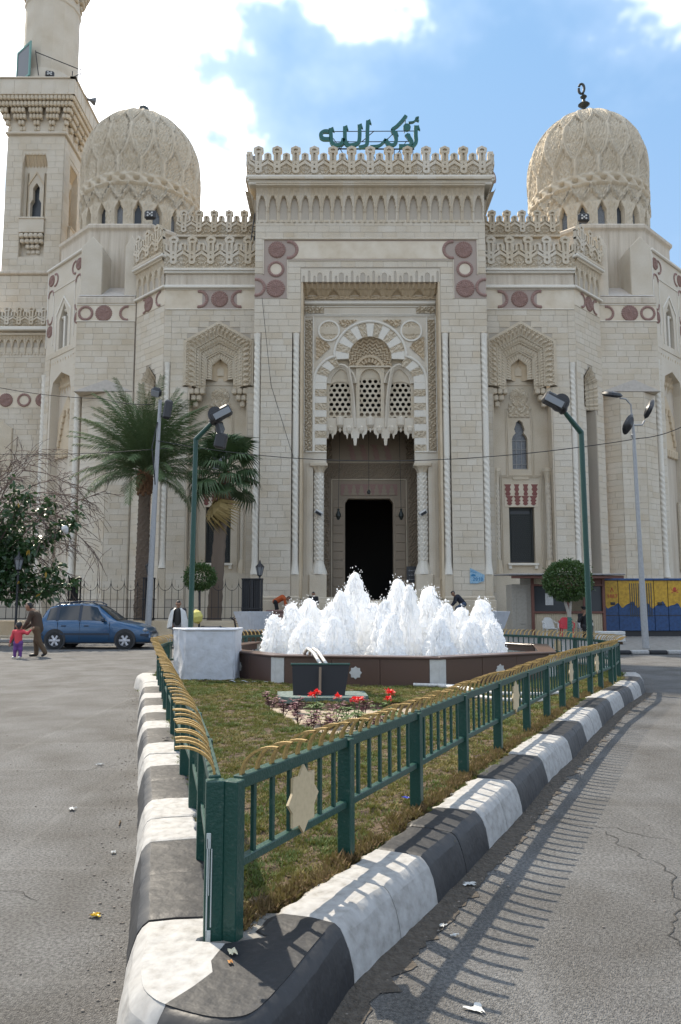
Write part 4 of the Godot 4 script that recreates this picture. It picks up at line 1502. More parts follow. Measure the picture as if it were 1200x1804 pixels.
func make_dome() -> ArrayMesh:
	var b := Mb.new()
	var yy := []
	for j in 61: yy.append(26.9 + 6.6 * j / 60.0)
	for j in range(1, 66): yy.append(33.5 + 4.75 * sin(j / 65.0 * PI / 2))
	var nx := 448
	var ny := yy.size() - 1
	var p := PackedVector3Array()
	p.resize((nx + 1) * (ny + 1))
	for j in ny + 1:
		var y: float = yy[j]
		var r := dome_r(y)
		for i in nx + 1:
			var th := float(i) / nx
			var h := 0.0
			if y < 29.25:              # arched windows between carved panels
				var c := absf(fposmod(th * 20.0, 1.0) - 0.5) * 2.0
				var open := 0.42 if y < 28.55 else 0.42 * (1.0 - (y - 28.55) / 0.6)
				if y > 27.4 and c < open: h = -0.34
				elif c > 0.58 and y > 27.5: h = 0.05 * ara(th * 60.0, y * 1.3)
				else: h = 0.06
			elif y < 30.45:            # zigzag straps with trapezoid panels
				var t := absf(fposmod(th * 20.0, 1.0) - 0.5) * 2.0
				var line := 29.3 + 0.95 * t
				var d := absf(y - line)
				if d < 0.24: h = 0.13 if absf(d - 0.12) > 0.045 else 0.03
				elif y > line: h = 0.08 * ara(th * 80.0, y * 1.8) - 0.08
				else: h = -0.05 + 0.06 * ara(th * 60.0, y * 1.6)
			elif y < 31.2:             # braided band
				var t := absf(fposmod(th * 28.0, 1.0) - 0.5)
				var e := absf(y - 30.82)
				h = 0.1 if e > 0.27 else (0.06 + 0.06 * cos(th * 28.0 * TAU + (y - 30.82) * 9.0) if t * t * 4.0 + e * e * 12.0 > 0.16 else -0.14)
			elif y < 37.9:             # ogee net
				var s := (y - 31.2) / 6.7
				var k := s * 2.35 - 0.15
				var w := absf(fposmod(k, 2.0) - 1.0)
				w = clampf((w - 0.5) * 1.7 + 0.5, 0.0, 1.0)
				w = 0.5 * w + 0.08 * sin(k * TAU * 1.5) * 0.5
				var a := fposmod(th * 17.0 + w, 1.0)
				var c := fposmod(th * 17.0 - w, 1.0)
				var d := minf(minf(a, 1.0 - a), minf(c, 1.0 - c))
				if d < 0.115:
					h = 0.11 if absf(d - 0.06) > 0.02 else 0.045
				else:
					h = 0.075 * ara(th * 56.0, s * 11.0) - 0.04
				h *= clampf(r / 1.6, 0.1, 1.0)
			var a2 := th * TAU
			h *= 1.15 if h > -0.2 else 1.0
			p[j * (nx + 1) + i] = Vector3(sin(a2) * (r + h), y, cos(a2) * (r + h))
	b.grid(p, nx, ny, true)
	return b.mesh()

func on_plan(b: Mb, pts: Array, y0: float, y1: float) -> void:     # an upright prism from its plan, x and z in turn
	var p := PackedVector2Array()
	for i in range(0, pts.size(), 2): p.append(Vector2(pts[i], -pts[i + 1]))
	var keep := b.t
	b.t = b.t * Transform3D(Basis(Vector3(1, 0, 0), Vector3(0, 0, -1), Vector3(0, 1, 0)), Vector3.ZERO)
	b.prism(p, y0, y1, 0.0, true)
	b.t = keep

func tower(A: Node3D, s: float) -> void:
	if dome_mesh == null: dome_mesh = make_dome()
	var P := part("tower", A, Transform3D(Basis(), Vector3(s * 16.6, 0, -11.0)))
	var b := Mb.new()
	var o := PI / 8
	b.lathe([Vector2(5.41, 0), Vector2(5.41, 26.5), Vector2(5.45, 26.6), Vector2(5.6, 26.75), Vector2(5.62, 26.95), Vector2(5.5, 27.07), Vector2(4.2, 27.08)], 8, false, o, o + TAU)
	put("wall", b, M.stained_stone, P)
	# front pier, sloped ledge, the two gabled spurs
	var y0 := 14.893
	var y1 := 20.57
	b = Mb.new()
	b.bb(Vector3(-1.95, y0, 4.0), Vector3(1.75, 21.135, 7.17))
	on_plan(b, [-1.95 if s > 0 else -1.75, 4.0, -1.95 if s > 0 else -1.75, 6.1, -0.55 * s - 0.3, 7.25, -0.55 * s + 1.2, 7.25, 1.75 if s > 0 else 1.95, 6.3, 1.75, 4.0], 0.0, y0 - 0.02)
	put("pier", b, M.stained_stone, P)
	ashlar(P, -1.95, 1.75, y0, 19.445, 7.2, null, false)
	var fp := [Vector2(-1.95 if s > 0 else -1.75, 6.1), Vector2(-0.55 * s - 0.3, 7.25), Vector2(-0.55 * s + 1.2, 7.25), Vector2(1.75 if s > 0 else 1.95, 6.3)]
	for i in 3:
		var d: Vector2 = fp[i + 1] - fp[i]
		var R := part("pier_face", P, Transform3D(Basis(Vector3.UP, atan2(-d.y, d.x)), Vector3(fp[i].x, 0, fp[i].y)))
		ashlar(R, 0.0, d.length(), 1.9, y0 - 0.03, 0.035, null, false)
	b = Mb.new()
	b.prism(pv([-1.95, y0 - 0.01, 1.75, y0 - 0.01, 0.1, y0 + 0.75]), 7.1, 7.32, 0.0, true)
	put("gable_cap", b, M.slate_cap, P)
	b = Mb.new()
	for k in 1:
		var e := 21.135
		b.quad(Vector3(-1.95, e, 7.22), Vector3(1.75, e, 7.22), Vector3(1.0, 22.584, 5.05), Vector3(-1.2, 22.584, 5.05))
	put("sloped_cap", b, M.slate_cap, P)
	b = Mb.new()
	b.cbox(Vector3(-0.1, 20.834, 7.2), Vector3(3.8, 0.5, 0.2), 0.08)
	put("ledge", b, M.stained_stone, P)
	b = Mb.new()
	for g in [[0.35, 1.72], [-1.95, -1.15]]:
		var xa: float = g[0] if s > 0 else -g[1] - 0.2
		var xb: float = g[1] if s > 0 else -g[0] - 0.2
		var e := 21.135
		b.prism(PackedVector2Array([Vector2(xa, e), Vector2(xb, e), Vector2(xb, 24.574), Vector2((xa + xb) / 2, 25.312), Vector2(xa, 24.574)]), 4.5, 6.9 if xb - xa > 1.0 else 7.0, 0.04)
	put("spur", b, M.limestone_4, P)
	b = Mb.new()
	b.bb(Vector3(-1.97, 19.483, 7.1), Vector3(1.77, y1, 7.21))
	put("band", b, M.cream, P)
	var ym := 20.007
	roundel(P, -0.1 + 0.15 * s, ym, 0.54, 7.21)
	roundel(P, -0.1 + 1.3 * s, ym, 0.5, 7.21, true)
	bow(P, -0.1 - 1.35 * s, ym, 0.52, 7.21, 0.0 if s > 0 else PI)
	b = Mb.new()
	for y in [19.483, y1]: b.cbox(Vector3(-0.1, y, 7.2), Vector3(3.78, 0.07, 0.12), 0.02)
	put("moulding", b, M.pale_marble, P)
	var SB := part("side_face", P, Transform3D(Basis(Vector3.UP, s * PI / 4), Vector3(s * 3.96, 0, 3.96)))
	ashlar(SB, -2.5, 2.5, 1.9, 18.753, 0.04, func(p: float, q: float) -> Array: return [[-1.72, 1.72]] if p < 18.043 else [], false)
	side_face(P, Transform3D(Basis(Vector3.UP, s * PI / 4), Vector3(s * 3.96, 0, 3.96)), s)
	# the dome with its window panes and finial
	var Dm := part("dome", A, Transform3D(Basis(Vector3.UP, 0.06), Vector3(s * 16.6, 0, -11.0)))
	obj("shell", dome_mesh, M.carved, Dm)
	b = Mb.new()
	b.bb(Vector3(-0.33, 27.3, 3.80), Vector3(0.33, 29.2, 3.88))
	var pm := b.mesh()
	for i in 20:
		var a := TAU * (i + 0.5) / 20.0
		obj("window_pane", pm, M.glass_panel if i % 3 else M.window_dark, Dm, Transform3D(Basis(Vector3.UP, a), Vector3()))
	b = Mb.new()
	if s > 0:
		b.lathe([Vector2(0.5, 38.55), Vector2(0.45, 38.9), Vector2(0.3, 39.1), Vector2(0.5, 39.35), Vector2(0.22, 39.6), Vector2(0.2, 39.8), Vector2(0.62, 40.3), Vector2(0.2, 40.75), Vector2(0.16, 41.1), Vector2(0.36, 41.45), Vector2(0.14, 41.75), Vector2(0.0, 42.0)], 10, false)
		var path := []
		for k in 17:
			var a := deg_to_rad(-100 + k * 21.0)
			path.append(Vector3(-0.2 + sin(a) * 0.26, 42.6 - cos(a) * 0.72, 0.1 * sin(a)))
		b.tube(path, [0.14], 6)
		b.t = Transform3D(Basis(Vector3.BACK, 0.09), Vector3(3.5, 0.16, 0))
	else:
		b.lathe([Vector2(0.5, 38.5), Vector2(0.46, 38.85), Vector2(0.36, 39.15), Vector2(0.0, 39.4)], 12)
	put("finial", b, M.bronze, Dm, Transform3D(Basis.from_scale(Vector3(0.72, 0.56, 0.72)), Vector3(0, 38.6 * 0.44 - 0.5, 0)) if s > 0 else Transform3D(Basis.from_scale(Vector3(1.05, 1.1, 1.05)), Vector3(0, -38.5 * 0.1 - 0.45, 0)))

# slanting outer face of a tower: framed pair of windows above a deep arched recess
func side_face(P: Node3D, X: Transform3D, s: float) -> void:
	var b := Mb.new()
	b.t = X
	var hw := 2.55
	var half := PackedVector2Array([Vector2(1.45, 0.0), Vector2(1.45, 15.768), Vector2(1.2, 16.628), Vector2(0, 17.138)])
	holed(b, -hw, hw, 0.0, 17.924, 0.0, half, -0.7, 0.0)
	var pair := PackedVector2Array([Vector2(0.62, 18.832), Vector2(0.62, 20.898), Vector2(0.36, 21.377), Vector2(0.0, 21.978)])
	holed(b, -hw, hw, 17.924, 24.842, 0.0, pair, -0.7, 0.0)
	b.bb(Vector3(-1.5, 0, -0.75), Vector3(1.5, 17.334, -0.7))
	put("side_wall", b, M.limestone_2, P)
	b = Mb.new()
	b.t = X
	b.cbox(Vector3(0, 24.923, 0.02), Vector3(5.2, 0.22, 0.3), 0.06)
	for sg in [-1.0, 1.0]:
		b.cbox(Vector3(sg * 2.5, (24.923 + 19.307) / 2, 0.01), Vector3(0.1, 24.923 - 19.307, 0.1), 0.02)
		b.cbox(Vector3(sg * 1.55, (23.103 + 19.307) / 2, 0.01), Vector3(0.07, 23.103 - 19.307, 0.08), 0.02)
		b.prism(pv([sg * 1.0, 18.832, sg * 1.08, 18.832, sg * 1.08, 21.377, 0, 22.5, 0, 22.339, sg * 1.0, 21.297]), -0.01, 0.06)
	b.cbox(Vector3(0, 23.184, 0.012), Vector3(3.2, 0.07, 0.08), 0.02)
	b.bb(Vector3(-0.11, 18.832, -0.4), Vector3(0.11, 21.058, -0.05), 0.03)
	for k in [[-0.36, 21.058], [0.36, 21.058], [0.0, 21.497]]: b.cbox(Vector3(k[0], k[1] + 0.0, -0.22), Vector3(0.34, 0.26, 0.3), 0.1)
	put("window_frame", b, M.pale_marble, P)
	b = Mb.new()
	b.t = X
	b.bb(Vector3(-0.8, 18.714, -0.69), Vector3(0.8, 22.098, -0.6))
	b.bb(Vector3(-0.9, 8.774, -0.69), Vector3(-0.15, 10.941, -0.64))
	b.bb(Vector3(0.15, 8.774, -0.69), Vector3(0.9, 10.941, -0.64))
	b.bb(Vector3(-0.85, 3.796, -0.69), Vector3(0.85, 6.44, -0.63))
	put("window", b, M.window_dark, P)
	var L := part("roundels", P, X)
	for sg in [-1.0, 1.0]:
		roundel(L, sg * 2.02, 24.112, 0.42, 0.0)
		roundel(L, sg * 2.02, 20.42, 0.42, 0.0)
		bow(L, sg * 1.5, 24.031, 0.5, 0.0, 0.0 if sg < 0 else PI)
		bow(L, sg * 2.02, 22.982, 0.45, 0.0, PI / 2)
		bow(L, sg * 2.02, 21.337, 0.45, 0.0, -PI / 2)
	# stalactite head of the recess and its inner pointed arch
	b = Mb.new()
	b.t = X
	b.sheet(60, 20, func(u: float, v: float):
		var x: float = lerpf(-1.7, 1.7, u)
		var y: float = lerpf(15.768, 18.043, v)
		var c := fposmod(u * 9.0, 1.0) - 0.5
		return Vector3(x, y, lerpf(-0.6, 0.08, v) - 0.25 * (1.0 - 4.0 * c * c) * (1.0 if fposmod(v * 3.0, 1.0) < 0.7 else 0.4)), false)
	b.prism(mirrored(PackedVector2Array([Vector2(1.3, 11.515), Vector2(1.3, 14.019), Vector2(0.0, 15.573)])), -0.7, -0.5, 0.04)
	for k in 6:
		for sg in [-1.0, 1.0]:
			b.cbox(Vector3(sg * (0.25 + 0.14 * k), 14.406 - 0.4 * k, -0.45), Vector3(0.22, 0.5, 0.2), 0.05)
	for k in 7: b.cbox(Vector3(-1.2 + 0.4 * k, 11.63, -0.5), Vector3(0.26, 0.6, 0.25), 0.08)
	put("recess_hood", b, M.carved_warm, P)
	b = Mb.new()
	b.t = X
	for i in 4:
		for j in 3: b.cbox(Vector3(-0.63 + 0.42 * i, 6.59 + 0.1 + 0.33 * j, -0.68), Vector3(0.2, 0.26, 0.05), 0.02)
	put("red_inlay", b, M.red_inlay, P)
	for sg in [-1.0, 1.0]:
		obj("column", zigzag_small, M.limestone_4, P, X * Transform3D(Basis(), Vector3(sg * 1.28, 4.222 - 0.4, -0.45)))
		obj("corner_column", colonnette, M.pale_marble, P, X * Transform3D(Basis(), Vector3(sg * 2.5, 3.27, -0.02)))

func far_wing(A: Node3D, s: float) -> void:
	var D := 60.0
	var P := part("far_wing", A, Transform3D(Basis(), Vector3(0, 0, -10.3)))
	var b := Mb.new()
	var x0 := minf(s * 20.0, s * 34.0)
	var x1 := maxf(s * 20.0, s * 34.0)
	b.bb(Vector3(x0, 0, -12.0), Vector3(x1, 20.266, -0.03))
	put("wall", b, M.joint, P)
	ashlar(P, x0, x1, 1.5, 19.929, 0.0, func(p: float, q: float) -> Array: return [[-1, -1]], false)
	var cm := cornice_mesh(0.48, 1.5, 0.35)
	for i in 29: obj("stalactite_niche", cm, M.carved, P, Transform3D(Basis(), Vector3(x0 + 0.24 + i * 0.48, 19.383, 0.0)))
	b = Mb.new()
	b.cbox(Vector3((x0 + x1) / 2, 21.194, 0.1), Vector3(14.2, 0.3, 0.8), 0.06)
	put("cornice", b, M.pale_marble, P)
	crenels(P, x0, x1, 0.86, 21.321, 0.3)
	b = Mb.new()
	b.bb(Vector3(x0, 15.511, -0.02), Vector3(x1, 16.587, 0.02))
	put("band", b, M.cream, P)
	for i in 7: roundel(P, s * (23.0 + i * 1.3), 16.048, 0.5, 0.03, i % 2 == 1)
	b = Mb.new()
	for i in 2:
		b.t = Transform3D(Basis(), Vector3(s * (26.5 + i * 4.0), 0, 0))
		b.prism(mirrored(PackedVector2Array([Vector2(1.5, 10.929), Vector2(1.5, 13.987), Vector2(0, 15.016)])), 0.0, 0.14, 0.05)
	put("hood", b, M.carved, P)

# ---------------------------------------------------------------- minaret
func make_minaret() -> void:
	var A := thing("minaret", "tall square minaret of cream stone with a round upper shaft", "minaret", Vector3(-23.5, 0, -59.85))
	var b := Mb.new()
	b.bb(Vector3(-2.6, 0, -2.6), Vector3(2.6, 26.28, 2.6))
	b.cbox(Vector3(0, 26.324, 0), Vector3(5.6, 0.3, 5.6), 0.08)
	put("base", b, M.stained_stone, A)
	b = Mb.new()
	var yb := 26.632
	var yt := 37.433
	var sh := PackedVector2Array([Vector2(0.95, 27.8), Vector2(0.95, 35.293), Vector2(0.8, 36.035), Vector2(0, 36.035)])
	for k in 4:
		b.t = Transform3D(Basis(Vector3.UP, k * PI / 2), Vector3())
		holed(b, -2.19, 2.19, yb, yt, 0.0, sh, 1.7, 2.22)
	b.t = Transform3D()
	b.bb(Vector3(-2.15, yt - 0.01, -2.15), Vector3(2.15, 41.0, 2.15))
	put("shaft", b, M.limestone_0, A)
	for k in 2:
		var R := part("shaft_face", A, Transform3D(Basis(Vector3.UP, k * PI / 2), Vector3()))
		ashlar(R, -2.2, 2.2, yb, yt - 0.05, 2.25, func(p: float, q: float) -> Array: return [[-0.98, 0.98]] if q > 27.8 and p < 36.128 else [], false, 0.5)
	ashlar(part("base_face", A), -2.58, 2.58, 12.0, 26.102, 2.63, null, false, 0.5)
	for k in 4:
		var X := Transform3D(Basis(Vector3.UP, k * PI / 2), Vector3())
		b = Mb.new()
		b.t = X
		var win := PackedVector2Array([Vector2(0.42, 30.881), Vector2(0.42, 32.343), Vector2(0.24, 32.664), Vector2(0.26, 33.583), Vector2(0.0, 33.998)])
		holed(b, -1.0, 1.0, 27.8, 36.128, 0.0, win, 1.3, 1.75)
		put("panel", b, M.limestone_4, A)
		b = Mb.new()
		b.t = X
		b.bb(Vector3(-0.6, 30.79, 1.25), Vector3(0.6, 34.183, 1.3))
		put("window", b, M.window_dark, A)
		b = Mb.new()
		b.t = X
		b.sheet(40, 10, func(u: float, v: float):
			var c := fposmod(u * 8.0, 1.0) - 0.5
			return Vector3(lerpf(-1.0, 1.0, u), lerpf(35.2, 36.128, v), lerpf(1.78, 2.28, v) - 0.12 * (1.0 - 4 * c * c)), false)
		for j in 2:
			b.bb(Vector3(-0.72 + 0.04 * j, 30.881, 1.74), Vector3(-0.62 + 0.04 * j, 34.737, 1.82))
			b.bb(Vector3(0.62 - 0.04 * j, 30.881, 1.74), Vector3(0.72 - 0.04 * j, 34.737, 1.82))
		b.prism(pv([-0.6, 33.722, 0, 34.737, 0.6, 33.722, 0.6, 33.906, 0, 34.922, -0.6, 33.906]), 1.74, 1.83)
		put("window_hood", b, M.carved_warm, A)
		b = Mb.new()
		b.t = X
		b.bb(Vector3(-0.95, 29.653, 1.7), Vector3(0.95, 30.79, 2.45), 0.03)
		b.cbox(Vector3(0, 30.79, 2.1), Vector3(2.0, 0.14, 0.85), 0.03)
		for i in 5:
			for j in 4:
				if absf(i - 2.0) + j * 0.5 < 2.6: b.cbox(Vector3((i - 2) * 0.36, 29.426 - j * 0.36, 2.25 - j * 0.16), Vector3(0.34, 0.34, 0.5 - 0.08 * j), 0.08)
		put("balcony", b, M.limestone_2, A)
		# stalactite cornice: tiers of small pockets, cut up by pointed gaps
		b = Mb.new()
		b.t = X
		for t in 6:
			var y := 38.178 + t * 0.42
			var o := 2.2 + 0.16 * t
			var n := 20
			for i in n:
				var x := (i + 0.5) / n * 2.0 * o - o
				var g := absf(fposmod((i + 0.5) / n * 4.0 + 0.5, 1.0) - 0.5) * 2.0
				if t < 4 and g > 0.3 + 0.2 * t: continue
				b.cbox(Vector3(x, y, o - 0.1), Vector3(2.0 * o / n * 0.94, 0.4, 0.36), 0.07)
		put("stalactite_cornice", b, M.carved, A)
	b = Mb.new()
	b.cbox(Vector3(0, 37.775, 0), Vector3(4.75, 0.22, 4.75), 0.06)
	for k in 4:
		b.t = Transform3D(Basis(Vector3.UP, k * PI / 2), Vector3())
		b.bb(Vector3(-3.11, 40.435, 2.85), Vector3(3.11, 41.654, 3.14))
		for i in 6: b.bb(Vector3(-2.6 + i * 1.04 - 0.05, 40.529, 3.13), Vector3(-2.6 + i * 1.04 + 0.05, 41.56, 3.17))
		b.cbox(Vector3(0, 41.748, 3.0), Vector3(6.5, 0.14, 0.5), 0.04)
	b.t = Transform3D()
	b.bb(Vector3(-3.0, 40.4, -3.0), Vector3(3.0, 40.7, 3.0))
	put("parapet", b, M.limestone_2, A)
	b = Mb.new()
	b.lathe([Vector2(2.5, 40.7), Vector2(2.5, 42.4), Vector2(2.12, 43.4), Vector2(2.1, 49.4), Vector2(2.18, 49.5), Vector2(2.18, 49.8), Vector2(2.1, 49.9), Vector2(2.1, 50.6)], 16, false)
	put("round_shaft", b, M.limestone_0, A)
	b = Mb.new()
	for t in 7:
		var r := 2.15 + 0.15 * t
		for i in 24:
			if t < 4 and (i + (t % 2)) % 3 == 0: continue
			b.t = Transform3D(Basis(Vector3.UP, TAU * (i + 0.5 * (t % 2)) / 24), Vector3()) * Transform3D(Basis(), Vector3(0, 50.4 + 0.4 * t, r - 0.1))
			b.cbox(Vector3(), Vector3(0.26 * r * 0.95, 0.4, 0.4), 0.08)
	b.t = Transform3D()
	b.lathe([Vector2(3.2, 53.1), Vector2(3.3, 53.2), Vector2(3.3, 54.4), Vector2(3.1, 54.4), Vector2(3.1, 53.2), Vector2(1.8, 53.2)], 16, false)
	put("gallery", b, M.carved, A)
	b = Mb.new()
	b.lathe([Vector2(1.8, 53.0), Vector2(1.75, 61.5), Vector2(2.3, 62.5), Vector2(2.3, 63.4), Vector2(1.2, 63.4), Vector2(1.2, 67.0), Vector2(1.6, 68.2), Vector2(1.2, 70.0), Vector2(0.2, 71.5), Vector2(0.1, 73.0), Vector2(0, 73.1)], 16, false)
	put("upper_shaft", b, M.limestone_0, A)

# ---------------------------------------------------------------- the traffic island
var kerb_line := PackedVector2Array()     # outer foot of the kerb (x, -z), clockwise from the left far end round the near tip
const TOP := 0.22                         # height of the lawn

func spline(p: PackedVector2Array, step: float, closed := false) -> PackedVector2Array:
	var c := Curve2D.new()
	var n := p.size()
	for i in n:
		var a := p[(i - 1 + n) % n] if closed else p[maxi(i - 1, 0)]
		var b := p[(i + 1) % n] if closed else p[mini(i + 1, n - 1)]
		c.add_point(p[i], -(b - a) / 6.0, (b - a) / 6.0)
	if closed:
		c.add_point(p[0], -(p[1] - p[n - 1]) / 6.0, (p[1] - p[n - 1]) / 6.0)
	c.bake_interval = step
	return c.get_baked_points()

func at_len(p: PackedVector2Array, s: float) -> Vector2:
	var i := 0
	while i < p.size() - 1:
		var d := p[i].distance_to(p[i + 1])
		if s <= d: return p[i].lerp(p[i + 1], s / d)
		s -= d
		i += 1
	return p[-1]

func length_of(p: PackedVector2Array) -> float:
	var t := 0.0
	for i in p.size() - 1: t += p[i].distance_to(p[i + 1])
	return t

func nearest_len(p: PackedVector2Array, q: Vector2) -> float:
	var t := 0.0
	var best := 0.0
	var bd := 1e9
	for i in p.size() - 1:
		var c := Geometry2D.get_closest_point_to_segment(q, p[i], p[i + 1])
		if c.distance_to(q) < bd:
			bd = c.distance_to(q)
			best = t + p[i].distance_to(c)
		t += p[i].distance_to(p[i + 1])
	return best

func wob(seed_: int) -> FastNoiseLite:
	var f := FastNoiseLite.new()
	f.seed = seed_
	f.frequency = 1.0
	f.fractal_octaves = 4
	return f

func make_island() -> void:
	# the kerb's outer foot, from the left far corner round the near tip to the right and back round behind
	var foot := pv([-3.95, 15.6, -3.60, 14.5, -2.92, 11.7, -2.47, 9.9, -1.92, 7.75, -1.38, 5.6, -1.16, 4.64, -0.9, 3.5, -0.80, 2.98, -0.70, 2.78, -0.52, 2.66, -0.36, 2.62, -0.22, 2.68, -0.12, 2.90, 0.0, 3.28, 0.09, 3.51, 0.50, 4.32, 0.95, 5.26, 1.40, 6.22, 1.88, 7.3, 2.42, 8.4, 2.85, 9.35, 3.4, 10.5, 3.95, 11.65, 4.45, 12.6, 5.0, 13.6, 5.5, 14.6, 5.9, 16.0, 5.85, 17.6, 5.2, 19.2, 3.9, 20.6, 2.0, 21.4, 0.4, 21.5, -1.4, 20.9, -2.9, 19.5, -3.75, 17.6])
	kerb_line = spline(foot, 0.05, true)
	# cuts between painted lengths: seen ones first, then an even run behind
	var cuts := []
	for q in [[-3.42, 13.9], [-3.24, 13.06], [-3.03, 12.2], [-2.86, 11.49], [-2.67, 10.7], [-2.46, 9.99], [-2.28, 9.3], [-2.14, 8.72], [-1.9, 7.77], [-1.65, 6.7], [-1.36, 5.59], [-1.14, 4.64], [-0.86, 3.51], [-0.63, 2.72], [0.06, 3.45], [0.49, 4.35], [0.93, 5.27], [1.35, 6.15], [1.8, 7.17], [2.3, 8.25], [2.75, 9.24], [3.27, 10.4], [3.77, 11.46], [4.24, 12.44], [4.71, 13.22], [5.12, 14.0]]:
		cuts.append(nearest_len(kerb_line, Vector2(q[0], q[1])))
	var total := length_of(kerb_line)
	var tail: float = cuts[-1]
	while tail + 1.0 < total:
		tail += 1.0
		cuts.append(tail)
	var K := thing("kerb", "", "")
	K.set_meta("kind", "structure")
	var f := wob(31)
	var white := true
	var sec := [Vector2(0.0, -0.02), Vector2(0.012, 0.06), Vector2(0.03, 0.14), Vector2(0.048, 0.19), Vector2(0.048, 0.19), Vector2(0.068, 0.219), Vector2(0.094, 0.237), Vector2(0.094, 0.237), Vector2(0.20, 0.241), Vector2(0.34, 0.238), Vector2(0.37, 0.225), Vector2(0.38, 0.0)]
	for c in cuts.size():
		var s0: float = cuts[c]
		var s1: float = cuts[c + 1] if c + 1 < cuts.size() else total + float(cuts[0])
		# a painted length is one or two stones
		var stones := 2 if s1 - s0 > 0.75 and c != 12 and c != 13 else 1
		for k in stones:
			var a := lerpf(s0, s1, float(k) / stones) + 0.003
			var e := lerpf(s0, s1, float(k + 1) / stones) - 0.003
			var nx := 26
			var near := s0 > float(cuts[9]) and s0 < float(cuts[20])
			var P := PackedVector3Array()
			var lift := rng.randf_range(-0.006, 0.006)
			for j in sec.size():
				for i in nx + 1:
					var t := lerpf(a, e, float(i) / nx)
					var o := at_len(kerb_line, fposmod(t, total))
					var d := (at_len(kerb_line, fposmod(t + 0.06, total)) - at_len(kerb_line, fposmod(t - 0.06, total))).normalized()
					var inn := Vector2(-d.y, d.x)
					var q: Vector2 = sec[j]
					var edge := minf(i, nx - i)
					var off := q.x + f.get_noise_2d(o.x * 3.0 + q.y * 9.0, o.y * 3.0) * 0.008
					if j >= 10: off += f.get_noise_2d(o.x * 5.0, o.y * 5.0) * 0.05
					var hh := q.y + lift + f.get_noise_2d(o.x * 4.0 + 9.0, o.y * 4.0 + q.x * 8.0) * 0.008
					if edge == 0 and j > 1 and j < 11: hh -= 0.007
					if o.y < 3.3: off = minf(off, 0.16 + 0.25 * maxf(0.0, o.y - 2.75))
					if o.y < 3.4 and j > 5: hh = minf(q.y, 0.2375)
					var m := o + inn * off
					P.append(Vector3(m.x, maxf(hh, -0.02) if j > 0 else -0.02, -m.y))
			var b := Mb.new()
			b.grid(P, nx, sec.size() - 1, true)
			for i in [0, nx]:      # the butt ends
				var ctr := Vector3()
				for j in sec.size(): ctr += P[j * (nx + 1) + i] / sec.size()
				for j in sec.size() - 1:
					b.tri(ctr, P[(j + 1) * (nx + 1) + i], P[j * (nx + 1) + i])
			put("kerb_stone", b, M.kerb_white if white else M.kerb_black, K)
		white = not white

	var tipb := Mb.new()
	tipb.t = Transform3D(Basis(Vector3(1, 0, 0), Vector3(0, 0, -1), Vector3(0, 1, 0)), Vector3.ZERO)
	for pp in Geometry2D.intersect_polygons(Geometry2D.offset_polygon(kerb_line, -0.26)[0], pv([-2, 3.2, 2, 3.2, 2, 3.62, -2, 3.62])): tipb.prism(pp, 0.0, TOP + 0.004)
	struct("kerb_infill", tipb, M.pavement)
	for side in 2:
		var cap := Mb.new()
		cap.t = tipb.t
		for pp in Geometry2D.intersect_polygons(Geometry2D.offset_polygon(kerb_line, -0.093)[0], pv([-2, 2, -0.75, 2, -0.66, 2.66, -0.59, 2.78, -0.51, 2.92, -0.46, 3.03, -0.48, 3.12, -0.45, 3.27, -0.75, 3.33, -2, 3.33]) if side == 0 else pv([2, 2, -0.75, 2, -0.66, 2.66, -0.59, 2.78, -0.51, 2.92, -0.46, 3.03, -0.48, 3.12, -0.45, 3.27, -0.2, 3.38, 2, 3.5])): cap.prism(pp, 0.0, 0.2405)
		put("kerb_stone", cap, M.kerb_white if side == 0 else M.kerb_black, K)
	# lawn soil: the kerb's outline pushed in
	var inner := PackedVector2Array()
	for i in range(0, kerb_line.size(), 3): inner.append(kerb_line[i])
	var shrunk: PackedVector2Array = Geometry2D.offset_polygon(inner, -0.33)[0]
	if Geometry2D.is_polygon_clockwise(shrunk): shrunk.reverse()
	var under: PackedVector2Array = Geometry2D.offset_polygon(inner, -0.22)[0]
	var b := Mb.new()
	var fs := wob(33)
	fs.frequency = 3.0
	var hgt := func(x: float, d: float) -> float: return TOP - 0.03 + 0.03 * fs.get_noise_2d(x, d) + 0.03 * smoothstep(3.4, 7.0, d)
	var bed := bed_outline()
	var step := 0.13
	var xx := -4.6
	while xx < 6.3:
		var dd := 2.6
		while dd < 21.6:
			var c := Vector2(xx + step / 2, dd + step / 2)
			if Geometry2D.is_point_in_polygon(c, under):
				var p := []
				for o in [[0, 0], [step, 0], [step, step], [0, step]]:
					var q := Vector2(xx + o[0], dd + o[1])
					var h: float = hgt.call(q.x, q.y)
					if Geometry2D.is_point_in_polygon(q, bed): h -= 0.10
					p.append(Vector3(q.x, h, -q.y))
				b.quad(p[0], p[1], p[2], p[3])
			dd += step
		xx += step
	struct("lawn_soil", b, M.soil)
	# the sandy floor of the flower bed
	b = Mb.new()
	b.t = Transform3D(Basis(Vector3(1, 0, 0), Vector3(0, 0, -1), Vector3(0, 1, 0)), Vector3.ZERO)
	var sandp: PackedVector2Array = Geometry2D.offset_polygon(bed, -0.05)[0]
	b.prism(sandp, 0.0, TOP - 0.085)
	struct("flower_bed", b, M.sand)
	# short grass: tufts of a few blades
	var tuft := []
	for v in 3:
		b = Mb.new()
		for k in 6:
			var a := rng.randf() * TAU
			var r := rng.randf() * 0.016
			var o := Vector3(cos(a) * r, 0, sin(a) * r)
			var l := rng.randf_range(0.012, 0.024)
			var lean := Vector3(cos(a), 0, sin(a)) * rng.randf_range(0.2, 0.9) * l + Vector3(0, l * 0.75, 0)
			var w := Vector3(-sin(a), 0, cos(a)) * 0.003
			b.tri(o - w, o + w, o + lean)
		tuft.append(b.mesh())
